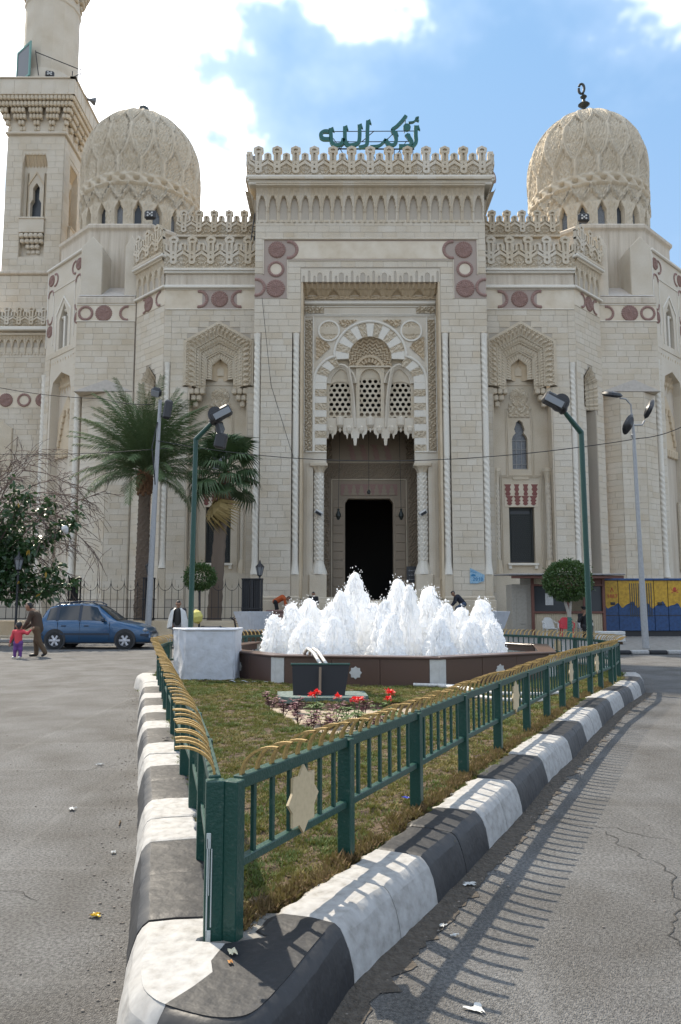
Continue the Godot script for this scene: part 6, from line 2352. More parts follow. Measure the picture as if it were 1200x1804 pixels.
# ---------------------------------------------------------------- lamp posts, wires, fence, kiosk and other street things
func street_things() -> void:
	# two green posts with floodlight pairs
	for s in [0, 1]:
		var o := Vector3(4.66, 0, -15.0) if s == 0 else Vector3(-3.05, 0, -16.3)
		var L := thing("lamp_post", "green lamp post with cranked arm and floodlight right of the fountain" if s == 0 else "green lamp post with cranked arm behind the white wrapped box", "lamp post", o, 0.0)
		var k := -1.0 if s == 0 else 1.0
		var y1 := 4.86 if s == 0 else 5.0
		var b := Mb.new()
		b.tube([Vector3(0, TOP - 0.05, 0), Vector3(-0.03 * k * -1.0, y1, 0)], [0.056, 0.05], 12)
		put("pole", b, M.green_paint, L)
		b = Mb.new()
		var e := Vector3(k * 0.38, y1 + (0.38 if s == 0 else 0.32), 0.1)
		b.tube([Vector3(0.03 * k, y1 - 0.02, 0), e], [0.055, 0.042], 12)
		put("arm", b, M.green_paint, L)
		# head: box with visor, round back and pale glass facing down to the middle
		var X := Transform3D(Basis(Vector3.BACK, -0.52 * k if s == 0 else 0.0) * Basis(Vector3.UP, 0.0), e + Vector3(k * 0.25, 0.16, 0.12))
		X = Transform3D(Basis(Vector3.BACK, (0.5 if s == 1 else -0.5)), e + Vector3(k * 0.16, 0.12, 0.1))
		b = Mb.new()
		b.t = X
		b.cbox(Vector3(k * 0.05, 0.02, 0), Vector3(0.46, 0.21, 0.28), 0.04)
		b.t = X * Transform3D(Basis(Vector3.RIGHT, PI / 2), Vector3(k * -0.05, 0.05, 0.0))
		b.lathe([Vector2(0.0, -0.13), Vector2(0.15, -0.13), Vector2(0.17, 0.0), Vector2(0.15, 0.12), Vector2(0.0, 0.12)], 16)
		put("floodlight", b, M.black_plastic, L)
		b = Mb.new()
		b.t = X
		b.cbox(Vector3(k * 0.08, -0.02, 0.15), Vector3(0.36, 0.13, 0.02), 0.005)
		put("lens", b, M.lamp_glass, L)
		b = Mb.new()
		b.tube([e, e + Vector3(k * 0.1, 0.08, 0.06)], [0.09, 0.07], 8)
		if s == 1:
			b.tube([e + Vector3(0.1, 0.0, 0), e + Vector3(0.16, -0.3, 0)], [0.05], 8)
			b.t = Transform3D(Basis(Vector3.BACK, -0.2), e + Vector3(0.18, -0.38, -0.05))
			b.cbox(Vector3(), Vector3(0.24, 0.32, 0.2), 0.03)
		put("bracket", b, M.black_plastic, L)
	# galvanised post before the palms
	var L := thing("lamp_post", "thin galvanised lamp post with two heads in front of the date palm", "lamp post", Vector3(-8.0, 0, -33.3))
	var b := Mb.new()
	b.tube([Vector3(0, 0, 0), Vector3(0.12, 5.0, 0), Vector3(0.27, 10.3, 0)], [0.14, 0.115, 0.075], 12)
	put("pole", b, M.galvanised, L)
	for k in 2:
		b = Mb.new()
		b.t = Transform3D(Basis(Vector3.BACK, -0.25) * Basis(Vector3.RIGHT, 0.5), Vector3(0.16, 10.55, 0.3)) if k == 0 else Transform3D(Basis(Vector3.BACK, -0.15), Vector3(0.62, 9.85, 0.1))
		b.cbox(Vector3(), Vector3(0.46, 0.42, 0.3) if k == 0 else Vector3(0.36, 0.85, 0.2), 0.12)
		put("lamp_head", b, M.black_plastic, L)
		if k == 0:
			b.v.clear(); b.n.clear()
			b.cbox(Vector3(0, -0.03, 0.15), Vector3(0.34, 0.26, 0.03), 0.01)
			put("lens", b, M.lamp_glass, L)
	b = Mb.new()
	b.tube([Vector3(0.27, 9.6, 0), Vector3(0.5, 9.5, 0.05), Vector3(0.6, 9.6, 0.08)], [0.03], 6)
	b.tube([Vector3(0.2, 9.3, 0.09), Vector3(0.02, 8.2, 0.2), Vector3(0.1, 7.3, 0.12), Vector3(0.17, 6.6, 0.1)], [0.025], 5)
	put("lamp_cable", b, M.cable, L)
	# weathered post with three heads on the right pavement
	L = thing("lamp_post", "weathered grey lamp post with three lamp heads on the right pavement", "lamp post", Vector3(10.2, 0.12, -26.9))
	b = Mb.new()
	b.tube([Vector3(0, 0, 0), Vector3(-0.02, 1.3, 0), Vector3(-0.05, 3.5, 0), Vector3(-0.1, 7.3, 0), Vector3(-0.14, 8.0, 0)], [0.115, 0.11, 0.075, 0.06, 0.05], 12)
	b.tube([Vector3(-0.14, 7.95, 0), Vector3(-0.16, 8.3, 0.05), Vector3(-0.35, 8.5, 0.1), Vector3(-0.6, 8.52, 0.15)], [0.03], 8)
	b.tube([Vector3(-0.1, 7.6, 0), Vector3(0.2, 7.6, 0.05), Vector3(0.28, 7.75, 0.05)], [0.03], 8)
	b.tube([Vector3(-0.1, 7.05, 0), Vector3(-0.2, 7.25, 0.1)], [0.035], 8)
	put("pole", b, M.galvanised, L)
	for q in [[Vector3(-0.92, 8.62, 0.25), 0.12, 0.35], [Vector3(0.42, 8.1, 0.1), -1.15, 0.0], [Vector3(-0.36, 7.6, 0.3), 2.0, 1.1]]:
		b = Mb.new()
		b.t = Transform3D(Basis(Vector3.BACK, -q[1]) * Basis(Vector3.RIGHT, q[2]), q[0])
		b.lathe([Vector2(0.0, -0.08), Vector2(0.16, -0.07), Vector2(0.2, 0.0), Vector2(0.15, 0.08), Vector2(0.0, 0.12)], 16)
		b.t = b.t * Transform3D(Basis.from_scale(Vector3(2.0, 1.0, 1.0)), Vector3(0.05, 0, 0))
		b.v.clear(); b.n.clear()
		b.lathe([Vector2(0.0, -0.08), Vector2(0.15, -0.07), Vector2(0.19, 0.0), Vector2(0.14, 0.08), Vector2(0.0, 0.12)], 16)
		put("lamp_head", b, M.black_plastic, L)
		b.v.clear(); b.n.clear()
		b.lathe([Vector2(0.0, -0.095), Vector2(0.11, -0.085), Vector2(0.12, -0.06)], 14)
		put("lens", b, M.lamp_glass, L)
	# wires
	var wires := [[-14.945, 11.025, 34.0, -10.445, 10.54, 34.0, "wire strung across the upper left before the tree tops"], [-10.445, 10.54, 34.0, -7.982, 10.106, 33.3, "short wire between the palm crown and the galvanised post"], [-14.362, 7.874, 33.0, -7.406, 8.341, 34.0, "thin wire crossing low through the bare branches"], [-7.988, 8.546, 33.3, 10.327, 7.261, 26.9, "long sagging wire across the portal to the right lamp post"], [10.327, 7.261, 26.9, 11.653, 7.591, 26.0, "wire running from the right lamp post out of view"]]
	for w in wires:
		b = Mb.new()
		var path := []
		var sag: float = 0.85 if w[6].begins_with("long") else 0.1
		for i in 25:
			var t := i / 24.0
			path.append(Vector3(lerpf(w[0], w[3], t), lerpf(w[1], w[4], t) - sag * 4.0 * t * (1.0 - t), -lerpf(w[2], w[5], t)))
		b.tube(path, [0.016], 5)
		tag(put("wire", b, M.cable), w[6], "wire", "wires across the square")
	# two thin cables down the left of the portal
	b = Mb.new()
	b.tube([Vector3(-4.591, 19.426, -44.75), Vector3(-4.005, 14.136, -44.6), Vector3(-2.696, 9.937, -44.6)], [0.015], 5)
	tag(put("wire", b, M.cable), "slack thin wire hanging down the portal's left pier", "wire", "wires across the square")
	iron_fence()
	kiosk()
	cabinet()
	rooftop_sign()
	roof_bits()
	small_things()

func lantern(P: Node3D, X: Transform3D) -> void:
	var b := Mb.new()
	b.t = X
	b.lathe([Vector2(0.0, 0.0), Vector2(0.05, 0.02), Vector2(0.03, 0.1), Vector2(0.1, 0.16), Vector2(0.1, 0.18)], 6, false)
	b.lathe([Vector2(0.22, 0.56), Vector2(0.17, 0.62), Vector2(0.05, 0.74), Vector2(0.03, 0.86), Vector2(0.0, 0.9)], 6, false)
	for k in 6:
		var a := TAU * k / 6
		b.tube([Vector3(cos(a) * 0.1, 0.16, -sin(a) * 0.1), Vector3(cos(a) * 0.19, 0.57, -sin(a) * 0.19)], [0.012], 4)
	put("lantern_frame", b, M.black_iron, P)
	b = Mb.new()
	b.t = X
	b.lathe([Vector2(0.09, 0.18), Vector2(0.175, 0.56)], 6, false)
	put("lantern_glass", b, M.lamp_glass, P)

func iron_fence() -> void:
	# low wall with railings of arched iron bars, pillars with lanterns
	var z := -37.0
	var W := thing("boundary_wall", "low cream boundary wall under the black iron railings", "wall", Vector3(0, 0, z))
	var b := Mb.new()
	b.cbox(Vector3(-13.9, 0.42, 0), Vector3(20.0, 0.84, 0.4), 0.03)
	put("wall", b, M.carved_warm, W)
	b = Mb.new()
	b.cbox(Vector3(-13.9, 0.09, 0.3), Vector3(20.0, 0.18, 0.5), 0.03)
	put("plinth", b, M.carved, W)
	var unit := 0.62
	b = Mb.new()
	b.bb(Vector3(-0.012, 0.06, -0.012), Vector3(0.012, 1.42, 0.012))
	b.bb(Vector3(unit / 2 - 0.009, 0.06, -0.009), Vector3(unit / 2 + 0.009, 1.72, 0.009))
	b.tube([Vector3(unit / 2, 1.7, 0), Vector3(unit / 2, 1.95, 0)], [0.016, 0.002], 5)
	for s in [0.0, 1.0]:
		var path := []
		for i in 9:
			var t := i / 8.0
			path.append(Vector3(lerpf(0.0, unit / 2, sin(t * PI / 2)) if s == 0.0 else lerpf(unit, unit / 2, sin(t * PI / 2)), 1.38 + 0.42 * (1.0 - cos(t * PI / 2)), 0))
		b.tube(path, [0.011], 5)
	b.bb(Vector3(0, 0.08, -0.014), Vector3(unit, 0.115, 0.014))
	b.bb(Vector3(0, 0.6, -0.012), Vector3(unit, 0.62, 0.012))
	b.tube([Vector3(0, 1.5, 0), Vector3(0, 1.66, 0.0)], [0.012, 0.003], 5)
	var um := b.mesh()
	for seg in [[-22.4, 9, "black iron railing behind the dark tree at far left"], [-16.7, 7, "black iron railing behind the blue car's tail"], [-12.2, 5, "black iron railing behind the blue car's bonnet"], [-8.75, 7, "black iron railing between date palm and gate pillars"]]:
		var F := thing("iron_railing", seg[2], "railing", Vector3(seg[0], 0.84, z), 0.0, "iron railings on the boundary wall")
		for i in seg[1]: obj("arched_bar", um, M.black_iron, F, Transform3D(Basis(), Vector3(i * unit, 0, 0)))
	var k := 0
	for x in [-16.78, -12.32, -8.88, -4.32, -3.85]:
		var P := thing("iron_pillar", ["square black iron pillar without lamp left of the car", "square black iron pillar without lamp above the car's roof", "square black iron pillar with lantern before the date palm", "slim black gate pillar without lamp left of the portal", "black gate pillar with small lantern beside the portal"][k], "pillar", Vector3(x, 0.0 if x > -5.0 else 0.84, z), 0.0, "iron pillars along the railing")
		b = Mb.new()
		var h := 2.75 if x > -5.0 else 1.95
		for c in [[-0.2, -0.2], [0.2, -0.2], [-0.2, 0.2], [0.2, 0.2]]:
			b.bb(Vector3(c[0] - 0.03, 0, c[1] - 0.03), Vector3(c[0] + 0.03, h, c[1] + 0.03))
		for y in [0.05, h * 0.5, h]: b.cbox(Vector3(0, y, 0), Vector3(0.5, 0.06, 0.5), 0.01)
		for c in 3: b.bb(Vector3(-0.11 + c * 0.11 - 0.014, 0, 0.19), Vector3(-0.11 + c * 0.11 + 0.014, h, 0.215))
		b.bb(Vector3(-0.13, 0, -0.13), Vector3(0.13, h - 0.02, 0.13))
		put("frame", b, M.black_iron, P)
		if k in [2, 4]: lantern(P, Transform3D(Basis(), Vector3(0.1 if k == 4 else 0.0, h, 0)))
		k += 1
	# lanterns on poles among the dark tree
	k = 0
	for q in [[-12.55, -31.0, 2.75], [-15.1, -31.5, 2.55]]:
		var P := thing("lantern_post", ["black lantern post in front of the dark tree above the walking man", "black lantern post half lost in the dark tree at far left"][k], "lamp post", Vector3(q[0], 0, q[1]), 0.0, "lantern posts under the dark tree")
		b = Mb.new()
		b.lathe([Vector2(0.14, 0), Vector2(0.12, 0.3), Vector2(0.05, 0.4), Vector2(0.045, q[2]), Vector2(0.0, q[2])], 10)
		put("pole", b, M.black_iron, P)
		lantern(P, Transform3D(Basis(), Vector3(0, q[2], 0)))
		k += 1
	# pavement before the wall
	b = Mb.new()
	b.bb(Vector3(-40, 0, -50), Vector3(6.2, 0.05, -33.6))
	struct("pavement", b, M.pavement)
	b = Mb.new()
	for i in 26:
		b.cbox(Vector3(-34.0 + i * 1.6, 0.075, -33.5), Vector3(1.58, 0.15, 0.3), 0.03)
	var kk := Mb.new()
	var P2 := thing("far_kerb", "", "")
	P2.set_meta("kind", "structure")
	for i in 26:
		kk = Mb.new()
		kk.cbox(Vector3(), Vector3(1.56, 0.15, 0.3), 0.03)
		put("kerb_stone", kk, M.kerb_white if i % 2 else M.kerb_black, P2, Transform3D(Basis(), Vector3(-34.0 + i * 1.58, 0.075, -33.5)))

func kiosk() -> void:
	# right hand pavement first
	var b := Mb.new()
	b.bb(Vector3(6.3, 0, -60), Vector3(60, 0.10, -25.7))
	struct("pavement", b, M.pavement)
	var P2 := thing("far_kerb", "", "")
	P2.set_meta("kind", "structure")
	for i in 20:
		var kk := Mb.new()
		kk.cbox(Vector3(), Vector3(0.56, 0.13, 0.28), 0.03)
		put("kerb_stone", kk, M.kerb_white if i % 2 else M.kerb_black, P2, Transform3D(Basis(), Vector3(6.6 + i * 0.575, 0.065, -25.55)))
	var D := 36.5
	var x0 := 8.738
	var x1 := 12.031
	var K := thing("kiosk", "small guard kiosk of cream boards with brown posts and sloping grey roof", "kiosk", Vector3((x0 + x1) / 2, 0.1, -36.5))
	var w := x1 - x0
	b = Mb.new()
	var bm := Mb.new()
	bm.cbox(Vector3(0, 0.5, 0), Vector3(0.088, 1.0, 0.03), 0.008)
	var board := bm.mesh()
	var cb := mat("cream_board", 0.56, 0.47, 0.33, 0.6, T.mild, 0.8)
	var wd := mat("brown_wood", 0.16, 0.062, 0.042, 0.55, T.grain, 3.0)
	b.bb(Vector3(-w / 2 + 0.03, 0, -2.2), Vector3(w / 2 - 0.03, 1.12, -0.04))
	b.bb(Vector3(-w / 2 + 0.03, 2.35, -2.2), Vector3(w / 2 - 0.03, 2.75, -0.04))
	b.bb(Vector3(-w / 2 + 0.03, 1.12, -2.2), Vector3(w / 2 - 0.03, 2.35, -1.9))
	put("wall", b, cb, K)
	var n := int(w / 0.095)
	for i in n:
		obj("board", board, cb, K, Transform3D(Basis.from_scale(Vector3(1, 1.12, 1)), Vector3(-w / 2 + (i + 0.5) * w / n, 0.02, -0.02)))
		if i < n * 0.62: obj("board", board, cb, K, Transform3D(Basis.from_scale(Vector3(1, 0.42, 1)), Vector3(-w / 2 + (i + 0.5) * w / n, 2.36, -0.02)))
	b = Mb.new()
	var gr := mat("grey_panel", 0.34, 0.31, 0.26, 0.7, T.mild, 0.6)
	b.t = Transform3D(Basis(Vector3.UP, 0.0), Vector3(-w / 2, 0, 0))
	b.bb(Vector3(-0.03, 0, -2.2), Vector3(0.03, 2.75, -0.06))
	put("side_wall", b, gr, K)
	b = Mb.new()
	b.cbox(Vector3(-w / 2 - 0.45, 1.2, -0.7), Vector3(0.9, 2.4, 1.2), 0.02)
	b.cbox(Vector3(-w / 2 - 0.45, 1.25, -0.09), Vector3(0.5, 1.9, 0.03), 0.01)
	for y in [0.35, 0.62]: b.cbox(Vector3(-w / 2 - 0.42, y, -0.07), Vector3(0.25, 0.09, 0.03), 0.01)
	put("side_cabinet", b, gr, K)
	b = Mb.new()
	for x in [-w / 2, w / 2 - 0.06]: b.cbox(Vector3(x + 0.03, 1.4, 0.02), Vector3(0.13, 2.8, 0.13), 0.01)
	for x in [-0.02, 0.72]: b.cbox(Vector3(x, 1.74, 0.02), Vector3(0.09, 1.25, 0.1), 0.01)
	for y in [1.12, 2.36]: b.cbox(Vector3(0, y, 0.025), Vector3(w, 0.1, 0.11), 0.01)
	b.bb(Vector3(w * 0.14, 2.4, -0.02), Vector3(w / 2, 2.78, 0.03))
	put("window_frame", b, wd, K)
	b = Mb.new()
	b.bb(Vector3(-w / 2 + 0.1, 1.16, -0.06), Vector3(-0.06, 2.32, -0.04))
	put("window_pane", b, M.window_dark, K)
	b = Mb.new()
	b.bb(Vector3(0.76, 1.16, -0.06), Vector3(w / 2 - 0.08, 2.32, -0.04))
	put("window_pane", b, M.window_dark, K)
	b = Mb.new()
	b.bb(Vector3(-w / 2 + 0.62, 1.45, -0.035), Vector3(-w / 2 + 0.98, 1.98, -0.025))
	put("paper_notice", b, M.white_marble, K)
	b = Mb.new()
	b.t = Transform3D(Basis(Vector3.RIGHT, 0.025), Vector3(-0.1, 2.86, -0.9))
	b.cbox(Vector3(-0.15, 0, 0), Vector3(w + 1.9, 0.07, 3.6), 0.02)
	put("roof", b, mat("roof_sheet", 0.30, 0.29, 0.29, 0.5, T.dirt, 0.6), K)
	b = Mb.new()
	b.cbox(Vector3(-0.2, 2.70, 0.75), Vector3(w + 1.75, 0.12, 0.06), 0.01)
	put("fascia", b, wd, K)
	# plastic chairs before it
	chair(Vector3(9.25, 0.1, -35.4), "white moulded plastic armchair before the kiosk", M.white_marble, 0.1)
	chair(Vector3(9.97, 0.1, -35.4), "red moulded plastic chair before the kiosk", mat("red_plastic", 0.5, 0.022, 0.035, 0.4), -0.05)
	chair(Vector3(10.8, 0.1, -35.5), "white plastic chair under the seated guard", M.white_marble, 0.0)
	# white bench-like block near the fence
	b = Mb.new()
	var B := thing("concrete_bench", "white slatted concrete bench at the pavement corner", "bench", Vector3(10.162, 0.1, -30.0))
	for i in 3:
		b = Mb.new()
		b.cbox(Vector3(-0.1, 0.16 + i * 0.13, 0), Vector3(1.0, 0.12, 0.45), 0.015)
		put("slat", b, M.white_marble, B)
	b = Mb.new()
	b.bb(Vector3(-0.5, 0, -0.2), Vector3(0.3, 0.1, 0.2))
	put("foot", b, M.soil, B)

func chair(o: Vector3, label: String, m: Material, turn: float) -> void:
	var C := thing("plastic_chair", label, "chair", o, turn, "plastic chairs at the kiosk")
	var b := Mb.new()
	b.cbox(Vector3(0, 0.43, 0), Vector3(0.5, 0.04, 0.48), 0.015)
	put("seat", b, m, C)
	b = Mb.new()
	b.sheet(12, 8, func(u: float, v: float):
		var x := (u - 0.5) * 0.56 * (1.0 - 0.18 * v * v)
		var top := 0.47 * (1.0 - 0.35 * pow(absf(u - 0.5) * 2.0, 4))
		return Vector3(x, 0.44 + v * top, -0.24 - 0.1 * v + 0.06 * pow(absf(u - 0.5) * 2.0, 2)), true)
	put("backrest", b, m, C)
	for s in [-1.0, 1.0]:
		b = Mb.new()
		b.tube([Vector3(s * 0.26, 0.75, -0.28), Vector3(s * 0.3, 0.68, -0.1), Vector3(s * 0.3, 0.66, 0.18), Vector3(s * 0.27, 0.43, 0.24)], [0.025], 6)
		put("armrest", b, m, C)
		for f in [-1.0, 1.0]:
			b = Mb.new()
			b.tube([Vector3(s * 0.22, 0.43, f * 0.2), Vector3(s * 0.26, 0.0, f * 0.24)], [0.028, 0.02], 6)
			put("leg", b, m, C)

func cabinet() -> void:
	var D := 37.5
	var x0 := 12.414
	var C := thing("steel_cabinet", "long blue and yellow painted steel cabinet with louvres beside the kiosk", "cabinet", Vector3(x0, 0.1, -37.5))
	var blue := mat("cabinet_blue", 0.018, 0.066, 0.19, 0.5, T.dirt, 0.5)
	var yel := mat("cabinet_yellow", 0.56, 0.33, 0.022, 0.5, T.dirt, 0.5)
	var yb := 0.25
	var yt := 2.717 - 0.1
	var ym := 1.55 - 0.1
	var b := Mb.new()
	b.bb(Vector3(0.02, yb, -1.6), Vector3(7.6, yt, -0.05))
	b.cbox(Vector3(3.8, yt + 0.03, -0.8), Vector3(7.8, 0.1, 1.75), 0.02)
	put("body", b, blue, C)
	b = Mb.new()
	b.bb(Vector3(-0.2, 0.0, -1.4), Vector3(7.6, yb, -0.15))
	put("plinth", b, M.black_plastic, C)
	var edges := [0.0, 0.62, 2.3, 2.95, 4.6, 5.3, 7.6]
	for i in 6:
		b = Mb.new()
		b.cbox(Vector3((edges[i] + edges[i + 1]) / 2, (yb + ym) / 2, -0.03), Vector3(edges[i + 1] - edges[i] - 0.03, ym - yb - 0.03, 0.05), 0.006)
		put("lower_panel", b, blue, C)
		b = Mb.new()
		# yellow upper panel with a waved lower edge
		var p := PackedVector2Array()
		var a: float = edges[i] + 0.015
		var e: float = edges[i + 1] - 0.015
		var m := int((e - a) / 0.025)
		for k in m + 1:
			var x := lerpf(a, e, float(k) / m)
			p.append(Vector2(x, ym - 0.13 * sin(x * 9.0 + 0.7 * sin(x * 9.0)) - 0.05 * sin(x * 4.0)))
		p.append(Vector2(e, yt - 0.02))
		p.append(Vector2(a, yt - 0.02))
		b.prism(p, -0.06, 0.003)
		put("upper_panel", b, yel, C)
		b = Mb.new()
		b.cbox(Vector3((a + e) / 2, (ym + yt) / 2, -0.033), Vector3(e - a, yt - ym - 0.03, 0.05), 0.006)
		put("panel_back", b, blue, C)
	b = Mb.new()
	for i in 11: b.bb(Vector3(1.15 + i * 0.1, ym - 0.55, 0.0), Vector3(1.19 + i * 0.1, yt - 0.15, 0.012))
	put("louvre", b, M.window_dark, C)
	b = Mb.new()
	b.bb(Vector3(0.0, 0.95, 0.0), Vector3(7.6, 0.985, 0.006))
	for q in [[0.35, 1.52], [2.55, 1.52]]: b.cbox(Vector3(q[0], q[1], 0.02), Vector3(0.22, 0.13, 0.05), 0.02)
	put("handle", b, M.black_plastic, C)
	# stencilled number and marks
	var tm := TextMesh.new()
	var fnt := SystemFont.new()
	fnt.font_names = PackedStringArray(["Droid Sans"])
	fnt.font_weight = 700
	tm.font = fnt
	tm.text = "1887"
	tm.font_size = 24
	tm.pixel_size = 0.0095
	tm.depth = 0.004
	var red := mat("stencil_red", 0.4, 0.05, 0.03, 0.7)
	obj("stencilled_number", tm, red, C, Transform3D(Basis(), Vector3(0.33, ym + 0.42, 0.006)))
	b = Mb.new()
	for s in [-1.0, 1.0]:
		b.bar(Vector3(0.33 - s * 0.08, ym + 0.62, 0.006), Vector3(0.33 + s * 0.03, ym + 0.82, 0.006), 0.03, 0.006, Vector3.BACK)
		b.bar(Vector3(3.28 - s * 0.16, ym + 0.58, 0.006), Vector3(3.28 + s * 0.16, ym + 0.72, 0.006), 0.035, 0.006, Vector3.BACK)
	b.t = Transform3D(Basis(), Vector3(3.28, ym + 0.76, 0.0))
	b.prism(arc(Vector2(), 0.08, 0, 340, 12), 0.003, 0.009)
	put("stencilled_mark", b, red, C)

func stroke(b: Mb, pts: Array, w: float, nib: float, d: float) -> void:    # a pen stroke of width w; nib is the pen's angle
	var p := PackedVector2Array()
	for q in pts: p.append(q)
	var s := spline(p, 0.06)
	var l := PackedVector2Array()
	var r := PackedVector2Array()
	for i in s.size():
		var t := (s[mini(i + 1, s.size() - 1)] - s[maxi(i - 1, 0)]).normalized()
		var n := Vector2(-t.y, t.x)
		var k := w * (0.72 + 0.28 * absf(n.dot(Vector2.from_angle(nib)))) / 2
		l.append(s[i] + n * k)
		r.append(s[i] - n * k)
	for i in s.size() - 1:
		b.prism(PackedVector2Array([r[i], r[i + 1], l[i + 1], l[i]]), -d, d, 0.0, true)

func rooftop_sign() -> void:
	# big green letters on a light frame
	var D := 43.9
	var y0 := 28.827
	var k := 0.0340                # metres per photo pixel there
	var S := thing("rooftop_sign", "big green calligraphic letters on a thin metal frame above the portal", "sign", Vector3(1.77, y0, -D - 1.0))
	var q := func(x: float, y: float) -> Vector2: return Vector2((550.0 + x / 6.0 - 653.0) * k, (244.0 - (170.0 + y / 6.0)) * k)
	var strokes := {
		"letter_heh": [[[200, 225], [205, 330], [212, 380], [240, 412], [275, 412], [318, 395], [338, 340]], [[185, 258], [130, 258], [102, 280], [100, 318], [125, 342], [190, 345]]],
		"letter_lam": [[[353, 205], [352, 300], [356, 370], [385, 412], [440, 410], [490, 390], [508, 330], [507, 185]]],
		"letter_alef": [[[598, 138], [592, 250], [590, 350], [585, 400], [560, 425], [500, 440]]],
		"letter_ra": [[[785, 345], [765, 375], [730, 410], [690, 425], [620, 430]]],
		"letter_kaf": [[[1005, 80], [960, 140], [910, 195], [860, 240], [885, 290], [896, 350], [885, 395], [850, 415], [810, 400], [785, 350]]],
		"letter_dhal": [[[1005, 290], [1040, 340], [1060, 385], [1045, 415], [1000, 425], [925, 425]]],
		"letter_hamza_alef": [[[1108, 195], [1105, 300], [1108, 370], [1095, 400], [1070, 430]], [[1030, 158], [1080, 150], [1110, 128], [1140, 140]], [[1105, 128], [1112, 105], [1140, 98]]],
	}
	for nm in strokes:
		var b := Mb.new()
		var i := 0
		for st in strokes[nm]:
			var pts := []
			for v in st: pts.append(q.call(float(v[0]), float(v[1])))
			var thin: bool = nm == "letter_hamza_alef" and i > 0
			stroke(b, pts, 0.10 if thin else (0.17 if nm == "letter_ra" else 0.245), 0.6, 0.09)
			i += 1
		# flags at the stroke heads
		for hd in ([[598, 138], [507, 185], [885, 270], [1020, 300], [1115, 205], [353, 205], [205, 225]] if nm == "letter_alef" else []):
			var c: Vector2 = q.call(float(hd[0]) + 8.0, float(hd[1]) + 6.0)
			b.prism(PackedVector2Array([c + Vector2(-0.16, 0.0), c + Vector2(0.17, -0.2), c + Vector2(0.08, 0.12)]), -0.088, 0.088, 0.0, true)
		put(nm, b, M.green_sign, S)
	var b := Mb.new()
	var c: Vector2 = q.call(1012.0, 212.0)
	b.prism(arc(c, 0.225, 0, 350, 28), -0.09, 0.09, 0.0, true)
	put("letter_dot", b, M.green_sign, S)
	b = Mb.new()
	var bars := [[200, 438, 1090, 442], [205, 242, 1100, 236], [215, 360, 1080, 355], [230, 320, 380, 500], [1000, 100, 985, 260], [230, 500, 390, 350], [530, 360, 665, 235], [620, 440, 690, 520], [800, 335, 880, 250], [890, 520, 1010, 350], [930, 430, 985, 540], [390, 440, 390, 540], [450, 440, 450, 540], [795, 440, 795, 540], [878, 440, 878, 540], [1075, 360, 1075, 520], [628, 440, 628, 540], [210, 440, 210, 520]]
	for v in bars:
		var a: Vector2 = q.call(float(v[0]), float(v[1]))
		var e: Vector2 = q.call(float(v[2]), float(v[3]) + (70.0 if v[3] >= 500 else 0.0))
		b.tube([Vector3(a.x, a.y, -0.12), Vector3(e.x, e.y, -0.12 - (0.5 if v[3] == 540 else 0.0))], [0.026 if v[1] != 438 else 0.045], 5)
	put("frame", b, M.black_iron, S)

func horn(called: String, label: String, o: Vector3, turn: float, s: float) -> void:
	var H := thing(called, label, "loudspeaker", o, turn, "loudspeakers on the mosque")
	var b := Mb.new()
	b.cbox(Vector3(), Vector3(0.78, 0.62, 0.35) * s, 0.12 * s)
	put("horn_box", b, M.black_plastic, H)
	b = Mb.new()
	for q in [[0, 0.0], [-0.14, 0.1], [0.14, 0.1], [-0.14, -0.1], [0.14, -0.1]]:
		b.t = Transform3D(Basis(Vector3.RIGHT, PI / 2), Vector3(q[0], q[1], 0.17) * s)
		b.lathe([Vector2(0.075, 0.0), Vector2(0.05, 0.03), Vector2(0.0, 0.03)], 8)
	put("driver", b, M.white_marble, H)

